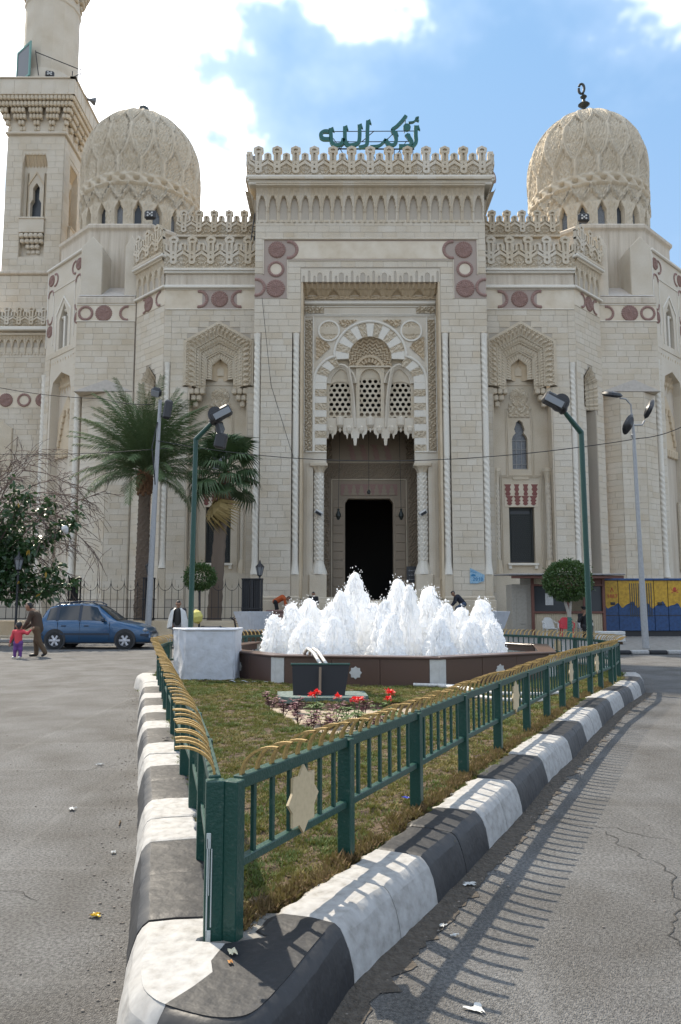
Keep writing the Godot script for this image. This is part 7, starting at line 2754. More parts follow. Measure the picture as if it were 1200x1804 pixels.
func roof_bits() -> void:
	horn("loudspeaker", "dark loudspeaker with pale drivers on the left dome's drum", Vector3(-12.825, 27.67, -50.9), 0.0, 1.0)
	horn("loudspeaker", "dark loudspeaker with pale drivers in the right dome's window", Vector3(16.379, 27.469, -50.9), 0.0, 1.0)
	horn("loudspeaker", "loudspeaker on the minaret's parapet in front of the round shaft", Vector3(-22.558, 42.457, -57.3), 0.2, 0.85)
	# horn at the minaret's far right corner
	var H := thing("loudspeaker", "grey horn loudspeaker hung at the minaret's right corner", "loudspeaker", Vector3(-19.998, 41.773, -59.5), 0.6, "loudspeakers on the mosque")
	var b := Mb.new()
	b.t = Transform3D(Basis(Vector3.BACK, -PI / 2), Vector3())
	b.lathe([Vector2(0.08, -0.4), Vector2(0.12, -0.1), Vector2(0.34, 0.3), Vector2(0.3, 0.3), Vector2(0.0, 0.0)], 12)
	put("horn", b, M.glass_panel, H)
	# sign panels and a railing on the minaret
	var S := thing("minaret_sign", "dark sign panels with pale green frames standing on the minaret's parapet", "sign", Vector3(-25.0, 42.126, -57.6), 0.0)
	for k in 2:
		b = Mb.new()
		b.t = Transform3D(Basis(Vector3.UP, -0.72), Vector3(0.15 + 0.75 * k, 0.0, -0.2 - 0.9 * k))
		for x in [-1.0, 1.0]: b.bb(Vector3(x - 0.1, 0.1, -0.05), Vector3(x + 0.1, 3.0, 0.05))
		for y in [0.1, 2.8]: b.bb(Vector3(-1.0, y, -0.052), Vector3(1.0, y + 0.2, 0.052))
		put("sign_frame", b, mat("pale_green", 0.12, 0.26, 0.22, 0.6), S)
		b.v.clear(); b.n.clear()
		b.bb(Vector3(-0.92, 0.25, -0.03), Vector3(0.92, 2.85, 0.03))
		put("sign_panel", b, M.window_dark, S)
	b = Mb.new()
	for v in [[Vector3(1.2, 2.3, 0.2), Vector3(4.6, 1.2, -0.4)], [Vector3(4.6, 0, -0.4), Vector3(4.6, 1.9, -0.4)], [Vector3(1.2, 2.4, 0.2), Vector3(1.6, 0.2, 0.4)], [Vector3(3.9, 0.0, 0.2), Vector3(4.6, 0.9, -0.4)], [Vector3(3.9, 0.0, -0.4), Vector3(3.95, 1.1, -0.4)], [Vector3(4.2, 0.4, -0.4), Vector3(4.9, -0.6, -1.4)]]:
		b.tube([v[0], v[1]], [0.035], 5)
	put("stay", b, M.black_iron, S)
	# dishes at the portal's upper corners
	for k in 2:
		var o := Vector3(-5.294, 28.276, -45.5) if k == 0 else Vector3(9.11, 27.025, -45.0)
		var Dd := thing("dish", "small round dish at the portal's upper left corner" if k == 0 else "rusty round dish at the portal's upper right corner", "dish", o, 0.9 if k else -0.9, "dishes on the portal")
		b = Mb.new()
		b.t = Transform3D(Basis(Vector3.RIGHT, PI / 2), Vector3())
		b.lathe([Vector2(0.0, -0.08), Vector2(0.2, -0.05), Vector2(0.36, 0.04), Vector2(0.38, 0.06), Vector2(0.0, -0.04)], 18)
		put("bowl", b, M.glass_panel if k == 0 else M.porphyry, Dd)
		b = Mb.new()
		b.tube([Vector3(0, 0, 0), Vector3(0.2 if k == 0 else -0.2, -0.1, -0.5)], [0.03], 6)
		put("bracket", b, M.black_iron, Dd)
	# two dark ladders' rails by the portal's left shoulder
	var Ld := thing("ladder", "dark steel ladder leaning against the portal's left upper corner", "ladder", Vector3(-5.232, 23.402, -45.3))
	b = Mb.new()
	for s in [0.0, 0.2]: b.tube([Vector3(s - 0.12, -0.2, 0), Vector3(s + 0.15, 2.3, -0.2)], [0.035], 5)
	put("rail", b, M.black_iron, Ld)
	b = Mb.new()
	for i in 7: b.tube([Vector3(-0.1 + 0.037 * i, 0.05 + i * 0.33, -0.03 * i), Vector3(0.1 + 0.037 * i, 0.05 + i * 0.33, -0.03 * i)], [0.02], 5)
	put("rung", b, M.black_iron, Ld)

func small_things() -> void:
	# floodlights on the two great columns
	for s in [-1.0, 1.0]:
		var F := thing("floodlight", "small white floodlight fixed to the portal's %s zigzag column" % ("left" if s < 0 else "right"), "floodlight", Vector3(1.77 + s * 3.02, 6.859, -45.75), 0.0, "floodlights on the portal columns")
		var b := Mb.new()
		b.t = Transform3D(Basis(Vector3.BACK, 0.55 * s) * Basis(Vector3.RIGHT, 0.3), Vector3())
		b.cbox(Vector3(), Vector3(0.5, 0.24, 0.2), 0.03)
		put("housing", b, M.white_marble, F)
		b.v.clear(); b.n.clear()
		b.cbox(Vector3(0, -0.02, 0.1), Vector3(0.36, 0.15, 0.02), 0.005)
		put("lens", b, M.window_dark, F)
		# hanging lamps in the porch
		var L := thing("hanging_lamp", "dark glass lamp on a long cord at the door's %s side" % ("left" if s < 0 else "right"), "lamp", Vector3(1.77 + s * 1.9, 6.942, -47.8), 0.0, "lamps hung in the porch")
		b = Mb.new()
		b.lathe([Vector2(0.0, -0.28), Vector2(0.06, -0.26), Vector2(0.16, -0.05), Vector2(0.15, 0.08), Vector2(0.05, 0.3), Vector2(0.08, 0.36), Vector2(0.0, 0.45)], 10)
		put("shade", b, M.bronze, L)
		b = Mb.new()
		b.tube([Vector3(0, 0.4, 0), Vector3(0.1 * -s, 5.6, 0.3)], [0.014], 5)
		put("cord", b, M.cable, L)
	var L := thing("hanging_lamp", "small globe lamp on a long cord above the doorway", "lamp", Vector3(1.72, 8.33, -47.8), 0.0, "lamps hung in the porch")
	var b := Mb.new()
	b.lathe([Vector2(0.0, -0.12), Vector2(0.1, -0.05), Vector2(0.1, 0.08), Vector2(0.03, 0.18), Vector2(0.0, 0.2)], 10)
	put("shade", b, M.bronze, L)
	b = Mb.new()
	b.tube([Vector3(0, 0.2, 0), Vector3(0, 4.6, 0.3)], [0.014], 5)
	put("cord", b, M.cable, L)
	# torn blue poster with its year on the right pier
	var P := thing("poster", "torn pale blue poster reading 2010 pasted on the right pier", "poster", Vector3(7.294, 2.757, -44.96))
	b = Mb.new()
	b.prism(pv([0.0, 0.0, 0.42, 0.0, 0.8, 0.14, 0.84, 0.48, 0.35, 0.72, 0.02, 0.88]), 0.0, 0.012)
	put("sheet", b, mat("poster_blue", 0.30, 0.50, 0.66, 0.7, T.dirt, 1.0), P)
	var ink := mat("poster_ink", 0.03, 0.17, 0.33, 0.7)
	b = Mb.new()
	b.t = Transform3D(Basis(), Vector3(0, 0, 0.006))
	b.prism(arc(Vector2(0.2, 0.40), 0.14, 0, 180, 12), 0.0, 0.012)
	b.prism(pv([0.05, 0.66, 0.4, 0.6, 0.4, 0.625, 0.05, 0.69]), 0.0, 0.012)
	b.prism(pv([0.05, 0.73, 0.28, 0.7, 0.28, 0.715, 0.05, 0.75]), 0.0, 0.012)
	put("print", b, ink, P)
	var tm := TextMesh.new()
	var fnt := SystemFont.new()
	fnt.font_names = PackedStringArray(["Droid Sans"])
	fnt.font_weight = 700
	tm.font = fnt
	tm.text = "2010"
	tm.font_size = 28
	tm.pixel_size = 0.0095
	tm.depth = 0.006
	obj("year", tm, ink, P, Transform3D(Basis(), Vector3(0.46, 0.24, 0.017)))
	# dark notice board by the door
	var N := thing("notice_board", "dark notice board with pale script beside the doorway's right column", "sign", Vector3(1.77 + 2.5, 3.346, -47.0))
	b = Mb.new()
	b.cbox(Vector3(), Vector3(0.75, 0.95, 0.06), 0.01)
	put("board", b, M.black_plastic, N)
	b = Mb.new()
	for r in 3:
		for i in 4:
			b.t = Transform3D(Basis(), Vector3(0.22 - 0.14 * i, 0.25 - 0.26 * r, 0.034))
			b.prism(ring(Vector2(), 0.03, 0.055, 190, 350, 8), 0, 0.006)
			if (i + r) % 2: b.prism(arc(Vector2(0.0, 0.05), 0.015, 0, 330, 6), 0, 0.006)
	put("script", b, M.galvanised, N)
	# big white tapered planter left of the fountain, its dark stand; a second one at the right
	var W := thing("planter", "large white ribbed planter, tapered downwards, left of the fountain", "planter", Vector3(-2.85, 0.72, -26.0), 0.0, "white planters")
	b = Mb.new()
	b.sheet(64, 2, func(u: float, v: float):
		var a: float = u * TAU
		var r: float = lerpf(0.38, 0.62, v) * (1.0 + 0.02 * cos(a * 28.0))
		return Vector3(sin(a) * r, v * 0.62, cos(a) * r), false)
	put("bowl", b, M.white_sheet, W)
	b = Mb.new()
	b.bb(Vector3(-0.4, -0.72, -0.3), Vector3(0.4, 0.0, 0.3))
	put("stand", b, M.soil, W)
	W = thing("planter", "white planter half hidden behind the fountain's right edge", "planter", Vector3(5.119, 0.72, -27.0), 0.0, "white planters")
	b = Mb.new()
	b.lathe([Vector2(0.36, 0.0), Vector2(0.6, 0.62), Vector2(0.55, 0.62), Vector2(0.0, 0.5)], 20, false)
	put("bowl", b, M.white_sheet, W)
	b = Mb.new()
	b.bb(Vector3(-0.3, -0.72, -0.3), Vector3(0.3, 0.0, 0.3))
	put("stand", b, M.soil, W)
	# low dark grey wall by the steps
	b = Mb.new()
	b.cbox(Vector3(-1.9, 0.6, -43.4), Vector3(4.0, 1.2, 0.8), 0.03)
	b.cbox(Vector3(-1.9, 1.24, -43.4), Vector3(4.2, 0.1, 0.95), 0.02)
	tag(put("step_wall", b, M.porphyry), "low brown granite wall beside the portal steps on the left", "wall")
	# litter
	var lit := [[Vector3(0.524, 0.004, -3.258), 0.10, 0.05, 0, "white triangle of paper on the road near the bottom edge"], [Vector3(0.718, 0.004, -4.623), 0.07, 0.05, 0, "crumpled white paper on the road below the black kerb"], [Vector3(0.494, 0.004, -4.051), 0.04, 0.03, 0, "small scrap of white paper by the near white kerb"], [Vector3(0.536, 0.004, -3.938), 0.05, 0.018, 0, "rolled slip of white paper on the road by the near kerb"], [Vector3(-1.225, 0.004, -4.178), 0.07, 0.035, 1, "yellow sweet wrapper on the left road"], [Vector3(-2.039, 0.004, -6.259), 0.07, 0.05, 0, "white scrap of paper on the left road"], [Vector3(-0.407, 0.243, -3.174), 0.05, 0.04, 2, "beige torn card on the black kerb tip"], [Vector3(-0.405, 0.243, -3.093), 0.028, 0.02, 3, "orange crumb on the black kerb tip"], [Vector3(0.449, 0.24, -5.606), 0.05, 0.05, 4, "crumpled blue wrapper on the lawn by a fence post"], [Vector3(-1.425, 0.004, -5.202), 0.05, 0.03, 0, "small white scrap on the left road near the kerb"], [Vector3(-2.34, 0.004, -7.962), 0.08, 0.04, 0, "faint white scrap on the left road farther off"], [Vector3(-1.715, 0.245, -8.001), 0.07, 0.05, 5, "dark rag on the left kerb"]]
	var cols := [M.white_marble, mat("wrapper_yellow", 0.6, 0.4, 0.01, 0.4), mat("card", 0.5, 0.46, 0.33, 0.8), mat("crumb", 0.5, 0.25, 0.08, 0.8), mat("wrapper_blue", 0.02, 0.05, 0.42, 0.4), M.black_plastic]
	for q in lit:
		b = Mb.new()
		var sd: float = q[0].x * 37.0
		b.sheet(8, 6, func(u: float, v: float):
			var edge := 0.8 + 0.3 * sin(sd + u * 9.0 + v * 5.0)
			return Vector3((u - 0.5) * 0.75 * q[1] * (1.1 - v * 0.9 if q[4].contains("triangle") else edge), 0.004 + (0.02 if q[4].contains("triangle") else 0.16) * q[1] * absf(sin(sd + u * 6.0 + v * 9.0)), (v - 0.5) * q[2] * 1.5 * edge), false)
		tag(put("litter", b, cols[q[3]], null, Transform3D(Basis(Vector3.UP, sd), q[0])), q[4], "litter")
	b = Mb.new()
	b.tube([Vector3(), Vector3(0.03, 0.005, 0.14)], [0.006, 0.004], 5)
	tag(put("stick", b, M.soil, null, Transform3D(Basis(), Vector3(-1.585, 0.008, -5.94))), "short brown stick on the left road beside the kerb", "stick")
	# grit along the kerb and over the road
	b = Mb.new()
	b.lathe([Vector2(0.0, -0.5), Vector2(0.5, -0.2), Vector2(0.55, 0.15), Vector2(0.3, 0.45), Vector2(0.0, 0.5)], 6, false)
	var gm := b.mesh()
	var xs := []
	var total := length_of(kerb_line)
	for i in 5200:
		var o: Vector2
		if i < 3400:
			var t := rng.randf() * total
			o = at_len(kerb_line, t)
			var d := (at_len(kerb_line, fposmod(t + 0.05, total)) - at_len(kerb_line, fposmod(t - 0.05, total))).normalized()
			o += Vector2(d.y, -d.x) * (0.015 + absf(rng.randfn(0.0, 0.13)))
		else:
			o = Vector2(rng.randf_range(-4.0, 5.0), 2.2 + 9.0 * pow(rng.randf(), 1.6))
			if Geometry2D.is_point_in_polygon(o, kerb_line): continue
		var s := 0.0035 + 0.009 * pow(rng.randf(), 4)
		xs.append(Transform3D(Basis.from_euler(Vector3(rng.randf() * 6, rng.randf() * 6, 0)).scaled(Vector3(s * 1.3, s * 0.8, s)), Vector3(o.x, s * 0.3, -o.y)))
	tag(many("grit", gm, mat("grit", 0.2, 0.175, 0.15, 0.95), xs), "loose grit along the kerbs and on the road", "gravel")
	# cracks and dusty patches in the road
	var ck := mat("crack", 0.035, 0.033, 0.03, 1.0)
	for c in [[-1.6, 4.4, 2.6, 1.2], [-3.2, 7.5, 0.6, 3.2], [2.2, 5.5, 2.4, 0.9], [3.4, 8.6, 3.2, 1.4], [1.6, 3.6, 1.5, 2.4], [-4.5, 11.0, 2.9, 2.6], [6.0, 12.5, 0.2, 4.0]]:
		b = Mb.new()
		var p := Vector2(c[0], c[1])
		var dir: float = c[2]
		var w := 0.002
		for i in int(c[3] / 0.06):
			var e := p + Vector2.from_angle(dir + rng.randf_range(-0.9, 0.9)) * 0.06
			var n := (e - p).orthogonal().normalized() * w
			w = clampf(w + rng.randf_range(-0.0012, 0.0012), 0.001, 0.0035)
			b.quad(Vector3(p.x - n.x, 0.004, -p.y + n.y), Vector3(e.x - n.x, 0.004, -e.y + n.y), Vector3(e.x + n.x, 0.004, -e.y - n.y), Vector3(p.x + n.x, 0.004, -p.y - n.y))
			p = e
			if Geometry2D.is_point_in_polygon(p, kerb_line): break
		struct("road_crack", b, ck)
	# brown dirt swept against the right kerb
	b = Mb.new()
	var f := wob(71)
	f.frequency = 2.2
	var a0 := nearest_len(kerb_line, Vector2(-0.3, 2.63))
	var a1 := nearest_len(kerb_line, Vector2(5.4, 14.4))
	b.sheet(260, 5, func(u: float, v: float):
		var t := lerpf(a0, a1, u)
		var o := at_len(kerb_line, t)
		var d := (at_len(kerb_line, t + 0.05) - at_len(kerb_line, t - 0.05)).normalized()
		var w := 0.10 + 0.12 * absf(f.get_noise_1d(t * 1.6)) + 0.04 * f.get_noise_1d(t * 9.0)
		var p := o + Vector2(d.y, -d.x) * lerpf(w, -0.03, v)
		return Vector3(p.x, 0.0045 + 0.014 * pow(v, 4.0), -p.y), true)
	struct("road_dirt", b, mat("road_dirt", 0.088, 0.075, 0.06, 1.0, T.dirt, 1.5, T.coarse, 2.0))

# ---------------------------------------------------------------- trees and palms
func palms() -> void:
	var fr := mat("frond", 0.09, 0.135, 0.05, 0.8)
	var frd := mat("frond_dry", 0.28, 0.2, 0.07, 0.7)
	var fr2 := mat("fan_leaf", 0.045, 0.082, 0.026, 0.6)
	for m in [fr, frd, fr2]:
		m.backlight_enabled = true
		m.backlight = m.albedo_color * 0.35
	var bark := mat("palm_bark", 0.17, 0.125, 0.09, 0.95, T.grain, 1.5, T.coarse, 3.0)
	var boot := mat("palm_boot", 0.19, 0.10, 0.05, 0.9, T.grain, 2.0)
	# feather fronds
	var fronds := []
	for v in 4:
		var b := Mb.new()
		var L := rng.randf_range(3.9, 4.8)
		var bend: float = [0.4, 0.75, 1.05, 0.8][v]
		var path := []
		var p := Vector3()
		var a := 0.0
		for i in 15:
			path.append(p)
			a = -bend * pow(i / 14.0, 1.5)
			p += Vector3(0, sin(a), cos(a)) * L / 14.0
		b.tube(path, [0.045, 0.04, 0.036, 0.032, 0.028, 0.025, 0.022, 0.019, 0.016, 0.013, 0.011, 0.009, 0.007, 0.005, 0.003], 5)
		for i in 62:
			var t := 0.14 + 0.86 * i / 61.0
			var k := t * 14.0
			var j := mini(int(k), 13)
			var o: Vector3 = (path[j] as Vector3).lerp(path[j + 1], k - j)
			var d: Vector3 = ((path[j + 1] as Vector3) - path[j]).normalized()
			var n := d.cross(Vector3.RIGHT).normalized() * -1.0
			var ll := 0.68 * (0.35 + 0.65 * sin(PI * pow(t, 0.75))) * rng.randf_range(0.85, 1.15)
			for s in [-1.0, 1.0]:
				var dir: Vector3 = (Vector3.RIGHT * s * 0.72 + d * 0.62 + n * rng.randf_range(0.1, 0.42)).normalized()
				var e := o + dir * ll - Vector3(0, ll * rng.randf_range(0.05, 0.32), 0)
				var m := o + dir * ll * 0.5
				var w := d * 0.021
				b.tri(o - w * 0.6, m - w, m + w)
				b.tri(m - w, e, m + w)
				b.tri(o - w * 0.6, m + w, o + w * 0.6)
		fronds.append(b.mesh())
	var o := Vector3(-9.84, 0.0, -39.5)
	var h := 8.191
	var P := thing("date_palm", "tall date palm with a wide feathery crown behind the railing", "palm tree", o)
	var b := Mb.new()
	b.sheet(16, 90, func(u: float, v: float):
		var a := u * TAU
		var y := v * h
		var step := fposmod(y * 4.2 + u * 3.0, 1.0)
		var r := lerpf(0.34, 0.25, v) * (1.0 + 0.22 * step * absf(cos(a * 4.0 + floorf(y * 4.2) * 1.3)))
		return Vector3(sin(a) * r, y, cos(a) * r), false)
	put("trunk", b, bark, P)
	b = Mb.new()
	for i in 46:
		var a := i * 2.4
		var y := h - 1.1 + i * 0.024
		b.t = Transform3D(Basis(Vector3.UP, a) * Basis(Vector3.RIGHT, -0.25), Vector3(0, y, 0))
		b.cbox(Vector3(0, 0.0, 0.24 + 0.09 * sin(i / 46.0 * PI)), Vector3(0.16, 0.42, 0.2), 0.04)
	put("leaf_bases", b, boot, P)
	for i in 100:
		var a := i * 2.39996
		var k := i / 99.0
		var el := lerpf(-0.12, 1.45, pow(k, 0.7)) + rng.randf_range(-0.1, 0.1)
		var v := 2 if k < 0.3 else (1 if k < 0.6 else (3 if k < 0.8 else 0))
		var s := rng.randf_range(0.82, 1.05) * (0.8 if k > 0.9 else 1.0)
		obj("frond", fronds[v], fr, P, Transform3D(Basis(Vector3.UP, a) * Basis(Vector3.RIGHT, -el) * Basis(Vector3.BACK, rng.randf_range(-0.3, 0.3)).scaled(Vector3.ONE * s), Vector3(0, h - 0.1 + k * 0.5, 0)))
	# fan palm
	o = Vector3(-6.005, 0.0, -38.0)
	var top := Vector3(-5.578, 7.772, -38.0) - o
	P = thing("fan_palm", "leaning fan palm with hanging leaves and a bare brown trunk", "palm tree", o)
	b = Mb.new()
	var path := []
	var rad := []
	for i in 40:
		var t := i / 39.0
		path.append(Vector3(top.x * pow(t, 1.4), top.y * t, 0))
		rad.append((0.36 - 0.10 * t) * (1.0 + (0.06 * sin(i * 2.1) if t < 0.75 else 0.0)))
	b.tube(path, rad, 14)
	put("trunk", b, bark, P)
	b = Mb.new()
	for i in 60:
		var a := i * 2.4
		var t := 0.72 + 0.28 * i / 59.0
		b.t = Transform3D(Basis(Vector3.UP, a) * Basis(Vector3.RIGHT, -0.3), Vector3(top.x * pow(t, 1.4), top.y * t, 0))
		b.cbox(Vector3(0, 0, 0.27), Vector3(0.13, 0.34, 0.1), 0.03)
	put("leaf_bases", b, boot, P)
	var fans := []
	for v in 3:
		b = Mb.new()
		var pl := 1.15
		b.tube([Vector3(), Vector3(0, 0.12, 0.6), Vector3(0, 0.05, pl)], [0.03, 0.022, 0.016], 5)
		for i in 30:
			var a := lerpf(-2.3, 2.3, i / 29.0)
			var ll := rng.randf_range(0.95, 1.2) * (1.0 - 0.12 * absf(a))
			var d := Vector3(sin(a), 0.15, cos(a)).normalized()
			var c := Vector3(0, 0.05, pl)
			var m := c + d * ll * 0.55 - Vector3(0, 0.12 * (v + 1) * 0.5, 0)
			var e := c + d * ll * 0.85 - Vector3(0, ll * (0.35 + 0.22 * v) * rng.randf_range(0.8, 1.3), 0)
			var w := Vector3(cos(a), 0, -sin(a)) * 0.042
			b.tri(c, m - w, m + w)
			b.tri(m - w, e, m + w)
		fans.append(b.mesh())
	for i in 34:
		var a := i * 2.39996
		var k := i / 33.0
		var el := lerpf(-0.75, 1.3, pow(k, 0.9))
		obj("fan_leaf", fans[i % 3], fr2, P, Transform3D(Basis(Vector3.UP, a) * Basis(Vector3.RIGHT, -el).scaled(Vector3.ONE * rng.randf_range(0.9, 1.25)), top + Vector3(0, 0.1 + 0.25 * k, 0)))
	for q in [[-1.0, -1.15], [-0.7, -1.3], [-1.3, -1.25]]:
		obj("dead_leaf", fans[2], frd, P, Transform3D(Basis(Vector3.UP, q[0]) * Basis(Vector3.RIGHT, -q[1]).scaled(Vector3.ONE * 1.25), top + Vector3(0, -0.2, 0.1)))

func leaf_cloud(n: int, place: Callable, size: float, w: float) -> ArrayMesh:
	var b := Mb.new()
	for i in n:
		var q: Array = place.call()
		var d := (q[1] + Vector3(rng.randfn(), rng.randfn(), rng.randfn()) * 0.55).normalized() as Vector3
		var l := size * rng.randf_range(0.7, 1.25)
		var o: Vector3 = q[0]
		var s := d.cross(Vector3(rng.randfn(), rng.randfn(), rng.randfn()).normalized()).normalized() * w * l
		var m1 := o + d * l * 0.35
		var m2 := o + d * l * 0.7
		var e := o + d * l - Vector3(0, l * 0.15, 0)
		b.tri(o, m1 + s, m1 - s)
		b.quad(m1 - s, m1 + s, m2 + s * 0.8, m2 - s * 0.8)
		b.tri(m2 - s * 0.8, m2 + s * 0.8, e)
	return b.mesh()

func trees() -> void:
	var tw := mat("topiary_wood", 0.42, 0.38, 0.33, 0.85, T.grain, 2.0)
	var tl := mat("topiary_leaf", 0.045, 0.085, 0.017, 0.45)
	var rl := mat("rubber_leaf", 0.026, 0.058, 0.017, 0.4)
	var yl := mat("yellow_leaf", 0.32, 0.2, 0.03, 0.5)
	var bw := mat("bare_wood", 0.12, 0.083, 0.068, 0.9)
	for m in [tl, rl, yl]:
		m.backlight_enabled = true
		m.backlight = m.albedo_color * 0.7
	var i := 0
	for q in [[Vector3(9.551, 0.1, -33.5), 0.98, 0.90, 2.545], [Vector3(-6.317, 0.05, -35.8), 0.70, 0.62, 2.791]]:
		var Tt := thing("clipped_tree", ["round clipped tree with forked pale trunk before the kiosk", "small round clipped tree beside the fan palm trunk"][i], "tree", q[0], 0.0, "round clipped trees")
		var cy: float = q[3] - q[0].y
		var b := Mb.new()
		if i == 0:
			b.tube([Vector3(0, 0, 0), Vector3(0.02, cy * 0.4, 0.02), Vector3(-0.22, cy - 0.6, 0)], [0.09, 0.075, 0.05], 8)
			b.tube([Vector3(0.02, cy * 0.4, 0), Vector3(0.12, cy - 0.5, 0.03)], [0.07, 0.05], 8)
		else:
			b.tube([Vector3(0, 0, 0), Vector3(0.02, cy * 0.5, 0.0), Vector3(0, cy - 0.3, 0)], [0.05, 0.045, 0.04], 8)
		put("trunk", b, tw if i == 0 else M.black_iron, Tt)
		if i == 0:
			b = Mb.new()
			for k in 5: b.tube([Vector3(-0.07, 0.3 + k * 0.12, 0.09), Vector3(0.1, 0.38 + k * 0.12, 0.09)], [0.03], 5)
			b.tube([Vector3(0, 0.1, 0), Vector3(0.015, 0.95, 0.015)], [0.1, 0.09], 8)
			put("green_wrapping", b, mat("wrap_green", 0.05, 0.16, 0.13, 0.7), Tt)
		var rx: float = q[1]
		var ry: float = q[2]
		var fz := wob(80 + i)
		fz.frequency = 1.5
		var cloud := leaf_cloud(9000 if i == 0 else 4000, func() -> Array:
			var d := Vector3(rng.randfn(), rng.randfn(), rng.randfn()).normalized()
			var r := pow(rng.randf_range(0.5, 1.0), 0.4) * (1.0 + 0.16 * fz.get_noise_3dv(d * 2.5)) * (1.12 if rng.randf() < 0.03 else 1.0)
			return [Vector3(d.x * rx * r, cy + d.y * ry * r * (1.0 if d.y > -0.5 else 0.9), d.z * rx * r), d], 0.095, 0.27)
		stuff(obj("leaves", cloud, tl, Tt))
		i += 1
	# the dark rubber tree at the left
	var R := thing("rubber_tree", "dark broad-leaved tree with glossy leaves at the far left", "tree", Vector3(-14.4, 0.0, -32.0))
	var b := Mb.new()
	b.tube([Vector3(-0.6, 0, 0), Vector3(-0.4, 1.5, 0), Vector3(0.0, 3.2, 0.2)], [0.25, 0.2, 0.1], 8)
	var tips := []
	for k in 34:
		var a := rng.randf() * TAU
		var e := Vector3(cos(a) * rng.randf_range(0.4, 2.3), rng.randf_range(1.8, 5.0), sin(a) * rng.randf_range(0.3, 1.5))
		tips.append(e)
	for e in [Vector3(3.2, 4.6, 0.3), Vector3(2.6, 5.6, 0.0), Vector3(3.0, 3.0, 0.4), Vector3(3.5, 2.4, 0.3), Vector3(1.6, 5.9, 0.1), Vector3(2.3, 3.9, 0.5), Vector3(3.7, 5.0, 0.2), Vector3(2.9, 2.1, 0.6), Vector3(1.2, 6.3, 0.0), Vector3(2.0, 2.6, 0.6)]: tips.append(e)
	for e in tips: b.tube([Vector3(-0.4, 1.5, 0), Vector3(-0.4, 1.5, 0).lerp(e, 0.5) + Vector3(0, 0.25, 0), e], [0.06, 0.035, 0.012], 5)
	put("trunk", b, bw, R)
	var cl := leaf_cloud(8200, func() -> Array:
		var t: Vector3 = tips[rng.randi() % tips.size()]
		var c := Vector3(-0.4, 1.5, 0).lerp(t, pow(rng.randf_range(0.12, 1.0), 0.5) + 0.05)
		var d := Vector3(rng.randfn(), rng.randfn() * 0.8 - 0.1, rng.randfn()).normalized()
		return [c + d * 0.38 * rng.randf(), d], 0.25, 0.25)
	stuff(obj("leaves", cl, rl, R))
	cl = leaf_cloud(26, func() -> Array:
		var t: Vector3 = tips[rng.randi() % tips.size()]
		return [t * 0.95 + Vector3(0, 0, 0.4), Vector3(0, -1, 0.3)], 0.2, 0.25)
	stuff(obj("yellow_leaves", cl, yl, R))
	# the bare tree: arching twigs from beyond the frame
	var Bt := thing("bare_tree", "leafless tree spreading fine brown twigs over the left of the mosque", "tree", Vector3(-17.6, 0.0, -34.0))
	b = Mb.new()
	b.tube([Vector3(0, 0, 0), Vector3(0.2, 2.4, 0), Vector3(0.5, 4.2, 0)], [0.28, 0.22, 0.16], 8)
	put("trunk", b, bw, Bt)
	var twigs := Mb.new()
	var todo := []
	for k in 17:
		todo.append([Vector3(0.5, 4.0, 0.0), Vector3(rng.randf_range(0.1, 1.0), rng.randf_range(-0.05, 0.95), rng.randf_range(-0.3, 0.3)).normalized(), rng.randf_range(3.2, 5.6), 0.06, 0])
	while todo.size():
		var q: Array = todo.pop_back()
		var p: Vector3 = q[0]
		var d: Vector3 = q[1]
		var pts := [p]
		var rr := [q[3]]
		var n := 6
		for s in n:
			d = (d + Vector3(rng.randfn() * 0.10, rng.randfn() * 0.10 - 0.03 * (q[4] + 0.5), rng.randfn() * 0.08)).normalized()
			p += d * q[2] / n
			pts.append(p)
			rr.append(maxf(0.009, q[3] * (1.0 - (s + 1.0) / n * 0.8)))
			if q[4] < 3 and (s > 0 or q[4] > 0) and rng.randf() < 0.8:
				var nd: Vector3 = (d + Vector3(rng.randfn() * 0.5, rng.randfn() * 0.5, rng.randfn() * 0.3)).normalized()
				todo.append([p, nd, q[2] * rng.randf_range(0.4, 0.65), maxf(0.012, q[3] * 0.5), q[4] + 1])
		twigs.tube(pts, rr, 4, false)
	stuff(put("branches", twigs, bw, Bt))
	# a burst white balloon caught in the tree
	b = Mb.new()
	b.t = Transform3D(Basis(Vector3.BACK, 0.4), Vector3())
	b.lathe([Vector2(0.0, -0.2), Vector2(0.08, -0.12), Vector2(0.14, 0.02), Vector2(0.1, 0.14), Vector2(0.0, 0.18)], 12)
	tag(put("caught_bag", b, M.white_marble, null, Transform3D(Basis(), Vector3(-10.611, 4.44, -30.5))), "small white bag caught in the dark tree's twigs", "bag")

